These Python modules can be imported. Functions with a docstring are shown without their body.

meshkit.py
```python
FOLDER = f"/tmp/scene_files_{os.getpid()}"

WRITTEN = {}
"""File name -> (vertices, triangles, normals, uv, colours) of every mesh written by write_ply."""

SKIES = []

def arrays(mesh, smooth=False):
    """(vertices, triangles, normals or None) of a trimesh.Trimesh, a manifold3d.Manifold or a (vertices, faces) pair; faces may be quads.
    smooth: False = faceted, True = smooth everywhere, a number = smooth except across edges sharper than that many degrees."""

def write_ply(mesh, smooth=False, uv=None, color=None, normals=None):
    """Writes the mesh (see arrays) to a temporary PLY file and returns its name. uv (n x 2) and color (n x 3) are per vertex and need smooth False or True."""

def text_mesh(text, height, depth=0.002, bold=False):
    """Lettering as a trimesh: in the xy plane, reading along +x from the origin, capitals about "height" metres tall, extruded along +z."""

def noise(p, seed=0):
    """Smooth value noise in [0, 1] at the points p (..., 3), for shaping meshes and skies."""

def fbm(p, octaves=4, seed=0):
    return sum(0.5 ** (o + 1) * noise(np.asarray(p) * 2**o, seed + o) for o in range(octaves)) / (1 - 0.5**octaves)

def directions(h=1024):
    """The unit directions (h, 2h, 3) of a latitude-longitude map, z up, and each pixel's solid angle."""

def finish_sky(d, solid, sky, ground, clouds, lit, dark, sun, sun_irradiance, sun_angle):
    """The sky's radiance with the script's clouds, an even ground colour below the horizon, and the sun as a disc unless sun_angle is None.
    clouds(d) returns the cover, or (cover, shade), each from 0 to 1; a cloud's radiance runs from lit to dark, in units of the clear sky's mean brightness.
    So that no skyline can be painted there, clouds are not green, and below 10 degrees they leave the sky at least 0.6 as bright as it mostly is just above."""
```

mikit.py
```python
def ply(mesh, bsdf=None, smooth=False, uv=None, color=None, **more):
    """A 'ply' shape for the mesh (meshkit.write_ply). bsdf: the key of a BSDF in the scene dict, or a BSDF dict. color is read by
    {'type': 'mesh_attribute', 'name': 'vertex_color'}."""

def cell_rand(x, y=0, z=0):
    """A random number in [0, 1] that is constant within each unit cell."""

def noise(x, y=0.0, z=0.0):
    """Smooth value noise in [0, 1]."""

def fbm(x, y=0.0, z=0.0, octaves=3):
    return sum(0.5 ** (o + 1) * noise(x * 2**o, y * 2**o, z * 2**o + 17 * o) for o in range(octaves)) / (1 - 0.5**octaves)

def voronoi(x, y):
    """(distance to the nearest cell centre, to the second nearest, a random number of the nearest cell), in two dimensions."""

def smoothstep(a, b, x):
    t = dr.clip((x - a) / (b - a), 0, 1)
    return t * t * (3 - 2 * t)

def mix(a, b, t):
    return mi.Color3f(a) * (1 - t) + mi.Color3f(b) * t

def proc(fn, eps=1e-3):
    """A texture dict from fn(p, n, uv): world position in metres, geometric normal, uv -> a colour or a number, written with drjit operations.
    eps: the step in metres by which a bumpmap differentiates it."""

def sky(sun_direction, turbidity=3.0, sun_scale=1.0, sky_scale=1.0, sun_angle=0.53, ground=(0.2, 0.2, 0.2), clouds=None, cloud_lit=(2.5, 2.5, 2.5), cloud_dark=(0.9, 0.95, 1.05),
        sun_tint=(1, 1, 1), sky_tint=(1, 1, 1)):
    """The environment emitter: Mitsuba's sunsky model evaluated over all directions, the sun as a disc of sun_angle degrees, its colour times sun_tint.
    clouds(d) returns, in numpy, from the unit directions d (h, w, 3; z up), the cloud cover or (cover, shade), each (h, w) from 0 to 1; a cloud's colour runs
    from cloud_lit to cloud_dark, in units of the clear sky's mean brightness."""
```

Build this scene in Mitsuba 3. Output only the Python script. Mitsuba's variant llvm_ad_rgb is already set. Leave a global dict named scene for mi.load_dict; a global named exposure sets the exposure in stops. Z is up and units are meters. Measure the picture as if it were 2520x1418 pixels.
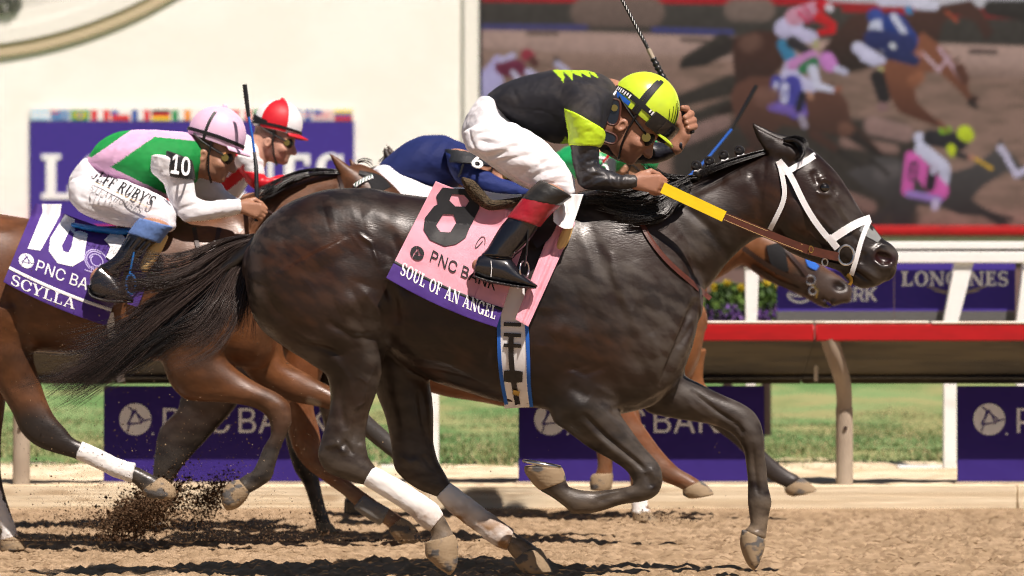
import math, numpy as np, trimesh, mitsuba as mi, drjit as dr, mikit, meshkit
from scipy.interpolate import PchipInterpolator
from scipy.ndimage import gaussian_filter, distance_transform_edt, map_coordinates
from scipy.sparse import coo_matrix, diags
from scipy.spatial import cKDTree
from shapely.geometry import Polygon, Point, LineString, box as sbox
from shapely import affinity
from shapely.ops import unary_union
T = mi.ScalarTransform4f
rng = np.random.default_rng(7)

# ---------------------------------------------------------------- camera, sky, exposure
CAM_D, CAM_H, FPX, TILT = 11.0, 0.75, 7480.0, math.atan(201 / 7480)   # telephoto from a low position by the outer rail
scene, labels = {}, {}
scene['camera'] = {'type': 'thinlens', 'fov': 2 * math.degrees(math.atan(1260 / FPX)), 'fov_axis': 'x', 'near_clip': 0.5, 'far_clip': 400.0,
                   'aperture_radius': 0.015, 'focus_distance': 10.9,
                   'to_world': T().look_at(origin=[0, -CAM_D, CAM_H], target=[0, -CAM_D + math.cos(TILT), CAM_H + math.sin(TILT)], up=[0, 0, 1])}
scene['sky_light'] = mikit.sky((0.29, -0.56, 0.89), turbidity=3, sky_scale=0.28, sun_tint=(0.93, 0.985, 1.17), ground=(0.32, 0.26, 0.2))
exposure = 2.12

# ---------------------------------------------------------------- helpers
def at(px, py, Y=0.0):
    """the point at distance Y behind the running line that stands at photo pixel (px, py)"""
    u, v = (np.asarray(px, float) - 1260) / FPX, (709 - np.asarray(py, float)) / FPX
    c, s = math.cos(TILT), math.sin(TILT)
    k = (Y + CAM_D) / (c - v * s)
    return np.stack(np.broadcast_arrays(u * k, np.asarray(Y, float) + 0 * k, CAM_H + k * (s + v * c)), -1)
def to_px(x, z, Y=0.0):
    c, s = math.cos(TILT), math.sin(TILT); d = Y + CAM_D; h = z - CAM_H
    f = d * c + h * s
    return 1260 + FPX * x / f, 709 - FPX * (h * c - d * s) / f
def move(dx, Y):
    """photo pixels of the front horse -> those of its like standing dx (front pixels) along and Y behind"""
    r = CAM_D / (CAM_D + Y)
    return lambda x, y: (1260 + (x - 1260 + dx) * r, 910 + (y - 910) * r)
same = lambda x, y: (x, y)
used = {}
def key(name, parent=None):
    k = f'{parent}__{name}' if parent else name
    if k not in used:
        used[k] = 0
        return k
    used[k] += 1
    return f'{k}_{used[k]:03d}'
def put(name, mesh, bsdf, parent=None, smooth=40, **more):
    k = key(name, parent)
    scene[k] = mikit.ply(mesh, bsdf, smooth=smooth, **more)
    return k
def thing(name, label, cat, group=None):
    k = key(name)
    labels[k] = {'label': label, 'category': cat}
    if group: labels[k]['group'] = group
    return k
def say(k, label=None, cat=None, kind=None, group=None):
    labels[k] = {a: b for a, b in (('label', label), ('category', cat), ('kind', kind), ('group', group)) if b}
    return k
cat = trimesh.util.concatenate
def box(c, s, bevel=0.0):
    m = trimesh.creation.box(s)
    if bevel:
        s = np.asarray(s, float); P = []
        for i in range(3):
            e = s / 2 - bevel; e[i] = s[i] / 2
            P += [(a * e[0], b * e[1], d * e[2]) for a in (-1, 1) for b in (-1, 1) for d in (-1, 1)]
        m = trimesh.convex.convex_hull(np.array(P))
    m.apply_translation(c)
    return m
def tube(pts, r, n=10, closed=False, flat=None):
    """tube along points; r number or list"""
    p = np.asarray(pts, float); r = np.broadcast_to(np.asarray(r, float), (len(p),))
    t = np.gradient(p, axis=0); t /= np.linalg.norm(t, axis=1, keepdims=True) + 1e-12
    a = np.cross(t, [0.13, 0.98, 0.09]); a /= np.linalg.norm(a, axis=1, keepdims=True) + 1e-12
    b = np.cross(t, a); w = np.arange(n) * 2 * np.pi / n
    fb = r if flat is None else np.broadcast_to(np.asarray(flat, float), (len(p),))
    v = p[:, None] + r[:, None, None] * np.cos(w)[None, :, None] * a[:, None] + fb[:, None, None] * np.sin(w)[None, :, None] * b[:, None]
    L = len(p); i, j = np.meshgrid(np.arange(L - 1), np.arange(n), indexing='ij')
    q = np.stack([i * n + j, i * n + (j + 1) % n, (i + 1) * n + (j + 1) % n, (i + 1) * n + j], -1).reshape(-1, 4)
    f = np.vstack([q[:, [0, 2, 1]], q[:, [0, 3, 2]]])
    v = np.vstack([v.reshape(-1, 3), p[0], p[-1]]); k = np.arange(n)
    f = np.vstack([f, np.stack([k * 0 + L * n, k, (k + 1) % n], 1), np.stack([k * 0 + L * n + 1, (L - 1) * n + (k + 1) % n, (L - 1) * n + k], 1)])
    m = trimesh.Trimesh(v, f, process=False); m.fix_normals() if m.volume < 0 and False else None
    if m.volume < 0: m.invert()
    return m
def curve(pts, n=40):
    p = np.asarray(pts, float)
    t = np.r_[0, np.cumsum(np.linalg.norm(np.diff(p, axis=0), axis=1))]
    if len(p) < 3: return p[0] + (p[-1] - p[0]) * np.linspace(0, 1, n)[:, None]
    from scipy.interpolate import CubicSpline
    return CubicSpline(t, p, bc_type='natural')(np.linspace(0, t[-1], n))
def ball(c, r, sub=2):
    m = trimesh.creation.icosphere(subdivisions=sub); m.apply_scale(r); m.apply_translation(c); return m
def prism(poly, depth):
    """shapely polygon (x, z) -> a solid standing upright in the xz plane, front face towards -y"""
    ms = [trimesh.creation.extrude_polygon(g, depth, engine='earcut') for g in getattr(poly, 'geoms', [poly]) if g.area > 1e-9]
    m = cat(ms); m.apply_transform(np.array([[1, 0, 0, 0], [0, 0, -1, 0], [0, 1, 0, 0], [0, 0, 0, 1.0]]))
    if m.volume < 0: m.invert()
    return m

# ---------------------------------------------------------------- soft bodies: limbs with elliptic sections, blended and meshed
class Limb:
    """stations (ax, ay, bx, by, w[, y]): edge points A and B in photo pixels at depth Y, half-thickness w and offset y in metres"""
    def __init__(s, st, Y=0.0, k=0.03, tf=same, cap=0.02, dense=6, y=None, grow=0.0, p=2.0):
        s.pw = p
        st = [tuple(r) if len(r) == 6 else tuple(r) + (0.0,) for r in st]
        st = np.array([(*tf(r[0], r[1]), *tf(r[2], r[3]), r[4], r[5] if y is None else y + r[5]) for r in st], float)
        A, B = at(st[:, 0], st[:, 1], Y + st[:, 5])[:, ::2], at(st[:, 2], st[:, 3], Y + st[:, 5])[:, ::2]
        c = (A + B) / 2
        arr = np.column_stack([A, B, st[:, 4], st[:, 5] + Y])
        u = np.r_[0, np.cumsum(np.maximum(np.linalg.norm(np.diff(c, axis=0), axis=1), 1e-4))]
        n = (len(st) - 1) * dense + 1
        arr = PchipInterpolator(u, arr)(np.interp(np.linspace(0, len(st) - 1, n), np.arange(len(st)), u))
        s.A, s.B = arr[:, :2], arr[:, 2:4]
        if grow:
            e = s.B - s.A; e *= grow / np.maximum(np.linalg.norm(e, axis=1, keepdims=True), 1e-6); s.A, s.B = s.A - e, s.B + e
        s.b, s.y, s.k, s.cap = arr[:, 4] + grow, arr[:, 5], k, cap
    def bounds(s):
        P = np.vstack([s.A, s.B]); m = s.cap
        return np.array([P[:, 0].min() - m, (s.y - s.b).min(), P[:, 1].min() - m]), np.array([P[:, 0].max() + m, (s.y + s.b).max(), P[:, 1].max() + m])
    def plane(s, X, Z):
        best = np.full(X.shape, 30.0, np.float32); a_ = np.full(X.shape, .01, np.float32); b_ = a_.copy(); y_ = np.full(X.shape, s.y[0], np.float32)
        n = len(s.A)
        def take(m, q, a, b, y):
            best[m] = q[m]; a_[m] = a[m] if np.ndim(a) else a; b_[m] = b[m] if np.ndim(b) else b; y_[m] = y[m] if np.ndim(y) else y
        for i in range(n - 1):
            A0, E0 = s.A[i], s.B[i] - s.A[i]; dA = s.A[i + 1] - A0; dE = s.B[i + 1] - s.A[i + 1] - E0
            px, pz = X - A0[0], Z - A0[1]
            c0 = px * E0[1] - pz * E0[0]; c1 = px * dE[1] - pz * dE[0] - (dA[0] * E0[1] - dA[1] * E0[0]); c2 = -(dA[0] * dE[1] - dA[1] * dE[0])
            disc = np.sqrt(np.maximum(c1 * c1 - 4 * c2 * c0, 0)); q_ = -.5 * (c1 + np.where(c1 < 0, -1, 1) * disc)
            t = c0 / np.where(np.abs(q_) < 1e-12, 1e-12, q_)
            ok = (t >= -1e-3) & (t <= 1.001)
            if not ok.any(): continue
            ex, ez = E0[0] + t * dE[0], E0[1] + t * dE[1]; L2 = np.maximum(ex * ex + ez * ez, 1e-8)
            q = np.abs(((px - t * dA[0]) * ex + (pz - t * dA[1]) * ez) / L2 * 2 - 1)
            m = ok & (q < best)
            take(m, q, np.sqrt(L2) / 2, s.b[i] + t * (s.b[i + 1] - s.b[i]), s.y[i] + t * (s.y[i + 1] - s.y[i]))
        for i, j in ((0, 1), (n - 1, n - 2)):
            e = s.B[i] - s.A[i]; a = max(np.linalg.norm(e) / 2, 1e-4); e = e / (2 * a); c = (s.A[i] + s.B[i]) / 2; w = np.array([-e[1], e[0]])
            if w @ (c - (s.A[j] + s.B[j]) / 2) < 0: w = -w
            o = (X - c[0]) * w[0] + (Z - c[1]) * w[1]; p = (X - c[0]) * e[0] + (Z - c[1]) * e[1]
            q = np.sqrt((p / a) ** 2 + (o / min(s.cap, a)) ** 2).astype(np.float32); m = (o >= 0) & (q < best)
            take(m, q, a, s.b[i], s.y[i])
        return best * a_, a_, b_, y_
class Bone:
    """round cone between 3D points"""
    def __init__(s, p, q, r0, r1, k=0.006):
        s.p, s.q, s.r0, s.r1, s.k = np.asarray(p, float), np.asarray(q, float), r0, r1, k
    def bounds(s):
        m = max(s.r0, s.r1); return np.minimum(s.p, s.q) - m, np.maximum(s.p, s.q) + m
class Egg:
    """ellipsoid centre (3D), radii (x, y, z), turned by deg about the y axis; cut=True carves it out"""
    def __init__(s, c, r, deg=0, k=0.02, cut=False):
        s.c, s.r, s.g, s.k, s.cut = np.asarray(c, float), np.asarray(r, float), math.radians(deg), k, cut
    def bounds(s):
        m = s.r.max(); return s.c - m, s.c + m
def field(parts, h, pad=0.03):
    lo = np.min([p.bounds()[0] for p in parts if not getattr(p, 'cut', 0)], 0) - pad
    hi = np.max([p.bounds()[1] for p in parts if not getattr(p, 'cut', 0)], 0) + pad
    n = np.ceil((hi - lo) / h).astype(int) + 1
    D = np.full(n, 1.0, np.float32)
    ax = [lo[i] + h * np.arange(n[i]) for i in range(3)]
    for p in parts:
        b0, b1 = p.bounds(); m = p.k + 3 * h
        i0 = np.clip(np.floor((b0 - m - lo) / h).astype(int), 0, n); i1 = np.clip(np.ceil((b1 + m - lo) / h).astype(int) + 1, 0, n)
        if (i1 <= i0).any(): continue
        sl = tuple(slice(a, b) for a, b in zip(i0, i1))
        x, y, z = (ax[i][sl[i]].astype(np.float32) for i in range(3))
        if isinstance(p, Limb):
            X, Z = np.meshgrid(x, z, indexing='ij')
            R, a, b, y0 = (v[:, None, :] for v in p.plane(X, Z))
            dy = (y[None, :, None] - y0) / b; ra = R / a
            if p.pw == 2.0:
                q = np.sqrt(ra * ra + dy * dy); d = (q - 1) * q / np.sqrt((ra / a) ** 2 + (dy / b) ** 2 + 1e-6)
            else:
                dy = np.abs(dy); q = np.maximum(ra ** p.pw + dy ** p.pw, 1e-6) ** (1 / p.pw)
                d = (q - 1) * q ** (p.pw - 1) / np.sqrt((ra ** (p.pw - 1) / a) ** 2 + (dy ** (p.pw - 1) / b) ** 2 + 1e-6)
        elif isinstance(p, Bone):
            g = np.stack(np.meshgrid(x, y, z, indexing='ij'), -1) - p.p.astype(np.float32)
            e = p.q - p.p; t = np.clip(g @ e.astype(np.float32) / (e @ e), 0, 1)
            d = np.linalg.norm(g - t[..., None] * e.astype(np.float32), axis=-1) - (p.r0 + t * (p.r1 - p.r0))
        else:
            g = np.meshgrid(x - p.c[0], y - p.c[1], z - p.c[2], indexing='ij'); c, s = math.cos(p.g), math.sin(p.g)
            u, v, w = (g[0] * c + g[2] * s) / p.r[0], g[1] / p.r[1], (-g[0] * s + g[2] * c) / p.r[2]
            q = np.sqrt(u * u + v * v + w * w)
            d = (q - 1) * q / np.sqrt((u / p.r[0]) ** 2 + (v / p.r[1]) ** 2 + (w / p.r[2]) ** 2 + 1e-6)
        o = D[sl]
        if getattr(p, 'cut', 0):
            d = -d; hh = np.maximum(p.k - np.abs(o - d), 0) / p.k; D[sl] = np.maximum(o, d) + hh * hh * p.k / 4
        else:
            hh = np.maximum(p.k - np.abs(o - d), 0) / p.k; D[sl] = np.minimum(o, d) - hh * hh * p.k / 4
    return D, lo, h
def nets(F):
    """surface nets"""
    D, lo, h = F
    S = D < 0
    n = [k - 1 for k in D.shape]
    cnt = np.zeros(n, np.int8)
    offs = [(i, j, k) for i in (0, 1) for j in (0, 1) for k in (0, 1)]
    for i, j, k in offs: cnt += S[i:i + n[0], j:j + n[1], k:k + n[2]]
    cells = np.argwhere((cnt > 0) & (cnt < 8))
    idx = np.full(n, -1, np.int32); idx[tuple(cells.T)] = np.arange(len(cells))
    val = {o: D[cells[:, 0] + o[0], cells[:, 1] + o[1], cells[:, 2] + o[2]] for o in offs}
    acc, num = np.zeros((len(cells), 3)), np.zeros(len(cells))
    for a in offs:
        for ax in range(3):
            if a[ax]: continue
            b = list(a); b[ax] = 1; b = tuple(b)
            m = (val[a] < 0) != (val[b] < 0)
            t = val[a][m] / (val[a][m] - val[b][m]); p = np.tile(np.array(a, float), (m.sum(), 1)); p[:, ax] = t
            acc[m] += p; num[m] += 1
    v = lo + h * (cells + acc / num[:, None])
    fs = []
    for ax in range(3):
        sl0 = [slice(1, -1)] * 3; sl1 = [slice(1, -1)] * 3
        sl0[ax] = slice(0, n[ax]); sl1[ax] = slice(1, n[ax] + 1)
        s0, s1 = S[tuple(sl0)], S[tuple(sl1)]
        e = np.argwhere(s0 != s1); flip = s0[tuple(e.T)]
        base = e.copy(); u, w = (ax + 1) % 3, (ax + 2) % 3
        base[:, u] += 1; base[:, w] += 1
        def cell(du, dw):
            c = base.copy(); c[:, u] += du; c[:, w] += dw
            return idx[c[:, 0], c[:, 1], c[:, 2]]
        q = np.stack([cell(-1, -1), cell(0, -1), cell(0, 0), cell(-1, 0)], 1)
        q[~flip] = q[~flip][:, ::-1]
        fs.append(q)
    q = np.vstack(fs); q = q[(q >= 0).all(1)]
    return trimesh.Trimesh(v, np.vstack([q[:, [0, 1, 2]], q[:, [0, 2, 3]]]), process=False)
def relax(m, it=2, lam=0.5, mu=-0.52):
    n = len(m.vertices); e = m.edges_unique
    W = coo_matrix((np.ones(2 * len(e)), (np.r_[e[:, 0], e[:, 1]], np.r_[e[:, 1], e[:, 0]])), (n, n)).tocsr()
    W = diags(1 / np.maximum(np.asarray(W.sum(1)).ravel(), 1)) @ W
    v = np.array(m.vertices)
    for _ in range(it):
        v += lam * (W @ v - v); v += mu * (W @ v - v)
    m.vertices = v
    return m
def blob(parts, h=0.008, it=2):
    return relax(nets(field(parts, h)), it)
def front(F, sig=1.5, back=False):
    """the near (or far) skin of a field as a function y(x, z), run on smoothly past its outline"""
    D, lo, h = F
    if back: D = D[:, ::-1]
    S = D < 0; hit = S.any(1); i = np.maximum(S.argmax(1), 1)
    I, K = np.indices(i.shape); d0, d1 = D[I, i - 1, K], D[I, i, K]
    y = i - 1 + d0 / np.where(d0 - d1 == 0, 1, d0 - d1)
    if back: y = D.shape[1] - 1 - y
    y = lo[1] + h * y
    j = distance_transform_edt(~hit, return_distances=False, return_indices=True)
    y = gaussian_filter(y[tuple(j)], sig)
    def f(x, z):
        x, z = np.asarray(x, float), np.asarray(z, float)
        return map_coordinates(y, [(x - lo[0]).ravel() / h, (z - lo[2]).ravel() / h], order=1, mode='nearest').reshape(x.shape)
    return f
def seg_dist(P, line):
    d = np.full(len(P), 1e9); tt = np.zeros(len(P)); L = np.asarray(line, float); n = len(L) - 1
    for i in range(max(n, 1)):
        a = L[i]; e = (L[i + 1] - a) if n else np.zeros(2)
        t = np.clip((P - a) @ e / max(e @ e, 1e-9), 0, 1)
        q = np.linalg.norm(P - a - t[:, None] * e, axis=1); m = q < d
        d[m] = q[m]; tt[m] = (i + t[m]) / max(n, 1)
    return d, tt
def sculpt(m, strokes, tf=same, Y=0.0, near=None):
    """strokes: (pixel line, width in pixels, height in mm) raised or sunk along the normal on both sides"""
    v = np.array(m.vertices); px = np.column_stack(to_px(v[:, 0], v[:, 2], v[:, 1])); nv = np.array(m.vertex_normals); add = np.zeros(len(v))
    for line, w, amp in strokes:
        L = np.array([tf(*p) for p in line], float)
        sc = CAM_D / (CAM_D + Y)
        w = w * sc
        box_ = (px > L.min(0) - 3 * w).all(1) & (px < L.max(0) + 3 * w).all(1)
        if near is not None: box_ &= v[:, 1] < near
        if not box_.any(): continue
        d, t = seg_dist(px[box_], L)
        fade = np.clip(np.minimum(t, 1 - t) * 5, 0, 1) ** 0.6 if len(L) > 1 else 1
        add[box_] += amp / 1000 * np.exp(-(d / w) ** 2) * fade
    m.vertices = v + nv * (add * np.clip(np.abs(nv[:, 1]) * 1.6, 0.15, 1))[:, None]
    return m
def strap(line, w, fn, thick=0.004, lift=0.004, tf=same, Y=0.0, n=40, rows=2, spline=True):
    """flat band along a pixel line lying on the skin fn; w = width in pixels (number or list)"""
    P = np.array([tf(*p) for p in line], float)
    C = curve(P, n) if spline else np.stack([np.interp(np.linspace(0, 1, n), np.linspace(0, 1, len(P)), P[:, i]) for i in (0, 1)], 1)
    t = np.gradient(C, axis=0); t /= np.linalg.norm(t, axis=1, keepdims=True); nn = np.column_stack([-t[:, 1], t[:, 0]])
    sc = CAM_D / (CAM_D + Y)
    W = np.interp(np.linspace(0, 1, n), np.linspace(0, 1, np.size(w)), np.atleast_1d(w)) * sc / 2
    g = np.linspace(-1, 1, rows + 1)
    Q = C[:, None] + nn[:, None] * (W[:, None] * g[None])[..., None]
    X = at(Q[..., 0], Q[..., 1], Y); y = fn(X[..., 0], X[..., 2])
    X = at(Q[..., 0], Q[..., 1], y); inn = X.copy(); out = X.copy()
    inn[..., 1] = y - lift; out[..., 1] = y - lift - thick
    return sheet(inn, out)
def sheet(inn, out):
    """closed slab between two grids (inn behind, out in front)"""
    a, b = inn.shape[:2]; N = a * b
    v = np.vstack([out.reshape(-1, 3), inn.reshape(-1, 3)])
    i, j = np.meshgrid(np.arange(a - 1), np.arange(b - 1), indexing='ij'); q = np.stack([i * b + j, i * b + j + 1, (i + 1) * b + j + 1, (i + 1) * b + j], -1).reshape(-1, 4)
    Qs = [q, q[:, ::-1] + N]
    rim = np.r_[np.arange(b), np.arange(1, a) * b + b - 1, (a - 1) * b + np.arange(b - 2, -1, -1), np.arange(a - 2, 0, -1) * b]
    r2 = np.roll(rim, -1); Qs.append(np.stack([rim, rim + N, r2 + N, r2], 1))
    q = np.vstack(Qs); m = trimesh.Trimesh(v, np.vstack([q[:, [0, 1, 2]], q[:, [0, 2, 3]]]), process=False)
    if m.volume < 0: m.invert()
    return m
def mirror(m, y=0.0):
    m = m.copy(); v = np.array(m.vertices); v[:, 1] = 2 * y - v[:, 1]; m.vertices = v; m.invert(); return m
def hair(roots, flow, r, n=10, sides=3):
    """strands: roots (k,3) and flow(t) -> offsets (k,3); one mesh of tapered tubes"""
    k = len(roots); ts = np.linspace(0, 1, n)
    P = np.stack([flow(t) for t in ts], 1) + roots[:, None]
    tg = np.gradient(P, axis=1); tg /= np.linalg.norm(tg, axis=2, keepdims=True) + 1e-9
    a = np.cross(tg, [0.1, 0.97, 0.2]); a /= np.linalg.norm(a, axis=2, keepdims=True) + 1e-9; b = np.cross(tg, a)
    w = np.arange(sides) * 2 * np.pi / sides; rr = np.broadcast_to(r, (k,))[:, None] * (1 - ts[None] ** 2 * 0.85)
    V = P[:, :, None] + rr[..., None, None] * (np.cos(w)[None, None, :, None] * a[:, :, None] + np.sin(w)[None, None, :, None] * b[:, :, None])
    i, j = np.meshgrid(np.arange(n - 1), np.arange(sides), indexing='ij')
    q = np.stack([i * sides + j, i * sides + (j + 1) % sides, (i + 1) * sides + (j + 1) % sides, (i + 1) * sides + j], -1).reshape(-1, 4)
    q = (q[None] + (np.arange(k) * n * sides)[:, None, None]).reshape(-1, 4)
    m = trimesh.Trimesh(V.reshape(-1, 3), np.vstack([q[:, [0, 2, 1]], q[:, [0, 3, 2]]]), process=False)
    if m.volume < 0: m.invert()
    return m

# ---------------------------------------------------------------- materials
N3 = mikit.noise; FB = mikit.fbm; SS = mikit.smoothstep; MX = mikit.mix
def rgb(c): return {'type': 'rgb', 'value': [float(x) for x in c]}
def mat(name, color, rough=0.6, spec=0.5, bump=None, bump_scale=0.002, **more):
    b = {'type': 'principled', 'base_color': mikit.proc(color) if callable(color) else color if isinstance(color, dict) else rgb(color), 'roughness': rough, 'specular': spec, **more}
    if bump is not None:
        b = {'type': 'bumpmap', 'scale': bump_scale, 'tex': mikit.proc(bump, 2e-3), 'bsdf': b}
    scene[name] = {'type': 'twosided', 'bsdf': b}
VC = {'type': 'mesh_attribute', 'name': 'vertex_color'}
def hairy(p, n, uv): return FB(p.x * 110 + p.z * 70, p.y * 220, p.z * 260, 3)
mat('coat', VC, mikit.proc(lambda p, n, uv: 0.31 + 0.22 * SS(.3, .7, FB(p.x * 9, p.y * 12, p.z * 12, 3))), 0.46, hairy, 0.0006)
mat('cloth_vc', VC, 0.75, 0.3, lambda p, n, uv: FB(p.x * 45, p.y * 45, p.z * 45, 3), 0.003, sheen=0.4)
mat('satin_vc', VC, 0.42, 0.5, lambda p, n, uv: FB(p.x * 26, p.y * 26, p.z * 34, 3), 0.004, sheen=0.2)
mat('skin', VC, 0.45, 0.45, lambda p, n, uv: FB(p.x * 260, p.y * 260, p.z * 260, 2), 0.0008)
mat('hoof', lambda p, n, uv: MX((0.30, 0.22, 0.135), (0.10, 0.095, 0.09), SS(0.52, 0.66, FB(p.x * 22, p.y * 22, p.z * 30, 3))), 0.7, 0.3, lambda p, n, uv: FB(p.x * 50, p.y * 50, p.z * 190, 2), 0.002)
mat('bandage', VC, 0.85, 0.2, lambda p, n, uv: FB(p.x * 90, p.y * 90, p.z * 90, 3), 0.002)
mat('hair_black', (0.012, 0.0105, 0.0105), 0.32, 0.6)
mat('hair_brown', (0.055, 0.037, 0.031), 0.32, 0.6)
mat('white_web', (0.78, 0.78, 0.79), 0.6, 0.3)
mat('white_paint', lambda p, n, uv: MX((0.80, 0.80, 0.78), (0.6, 0.58, 0.53), SS(0.55, 0.9, FB(p.x * 3, p.y * 3, p.z * 7, 4))), 0.45, 0.4)
mat('black_leather', lambda p, n, uv: MX((0.012, 0.012, 0.014), (0.07, 0.06, 0.05), SS(0.6, 0.9, FB(p.x * 30, p.y * 30, p.z * 30, 3))), 0.4, 0.5)
mat('boot_gloss', lambda p, n, uv: MX((0.006, 0.006, 0.010), (0.03, 0.027, 0.025), SS(0.62, 0.95, FB(p.x * 25, p.y * 25, p.z * 25, 3))), 0.13, 0.7, clearcoat=0.8, clearcoat_gloss=0.9)
mat('brown_leather', lambda p, n, uv: MX((0.11, 0.03, 0.018), (0.055, 0.02, 0.014), FB(p.x * 60, p.y * 60, p.z * 60, 3)), 0.38, 0.5)
mat('dark_leather', (0.035, 0.018, 0.014), 0.4, 0.5)
mat('yellow_rubber', (0.85, 0.58, 0.01), 0.45, 0.4)
mat('metal', (0.7, 0.7, 0.7), 0.2, 0.5, metallic=1.0)
mat('gold', (0.65, 0.45, 0.12), 0.25, 0.5, metallic=1.0)
mat('eye', (0.006, 0.004, 0.003), 0.04, 0.6, clearcoat=1.0, clearcoat_gloss=0.98)
mat('blue_web', (0.02, 0.12, 0.5), 0.6, 0.3)
mat('black_plain', (0.012, 0.012, 0.013), 0.5, 0.4)
mat('white_ink', (0.82, 0.82, 0.82), 0.6, 0.3)
mat('black_ink', (0.014, 0.014, 0.016), 0.55, 0.3)

# ---------------------------------------------------------------- horses
TORSO = [(618, 604, 606, 688, .13), (640, 562, 622, 772, .2), (680, 521, 660, 825, .245), (740, 487, 745, 870, .268), (820, 466, 850, 880, .28), (900, 463, 945, 858, .275),
         (980, 475, 985, 888, .265), (1060, 487, 1055, 934, .275), (1150, 497, 1145, 964, .285), (1240, 500, 1235, 990, .285), (1330, 497, 1330, 1006, .275), (1420, 482, 1420, 1020, .255),
         (1500, 482, 1500, 1022, .245), (1570, 500, 1590, 1005, .225), (1630, 540, 1660, 950, .195), (1680, 610, 1700, 865, .15), (1706, 690, 1716, 780, .1)]
NECK = [(1440, 500, 1600, 900, .17), (1490, 476, 1690, 800, .15), (1560, 459, 1722, 724, .125), (1640, 449, 1748, 700, .108), (1710, 431, 1790, 648, .098), (1790, 404, 1838, 602, .09), (1850, 381, 1870, 584, .088), (1895, 362, 1900, 578, .088)]
HEAD = [(1890, 372, 1868, 570, .078), (1940, 345, 1892, 583, .088), (1990, 363, 1915, 598, .1), (2030, 396, 1946, 620, .106), (2062, 430, 1978, 635, .094), (2090, 472, 2012, 648, .08), (2108, 503, 2040, 658, .068),
        (2126, 531, 2066, 668, .06), (2148, 557, 2086, 690, .056), (2174, 588, 2104, 702, .058), (2198, 606, 2128, 709, .06), (2211, 630, 2156, 704, .05), (2205, 655, 2180, 692, .03)]
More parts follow.
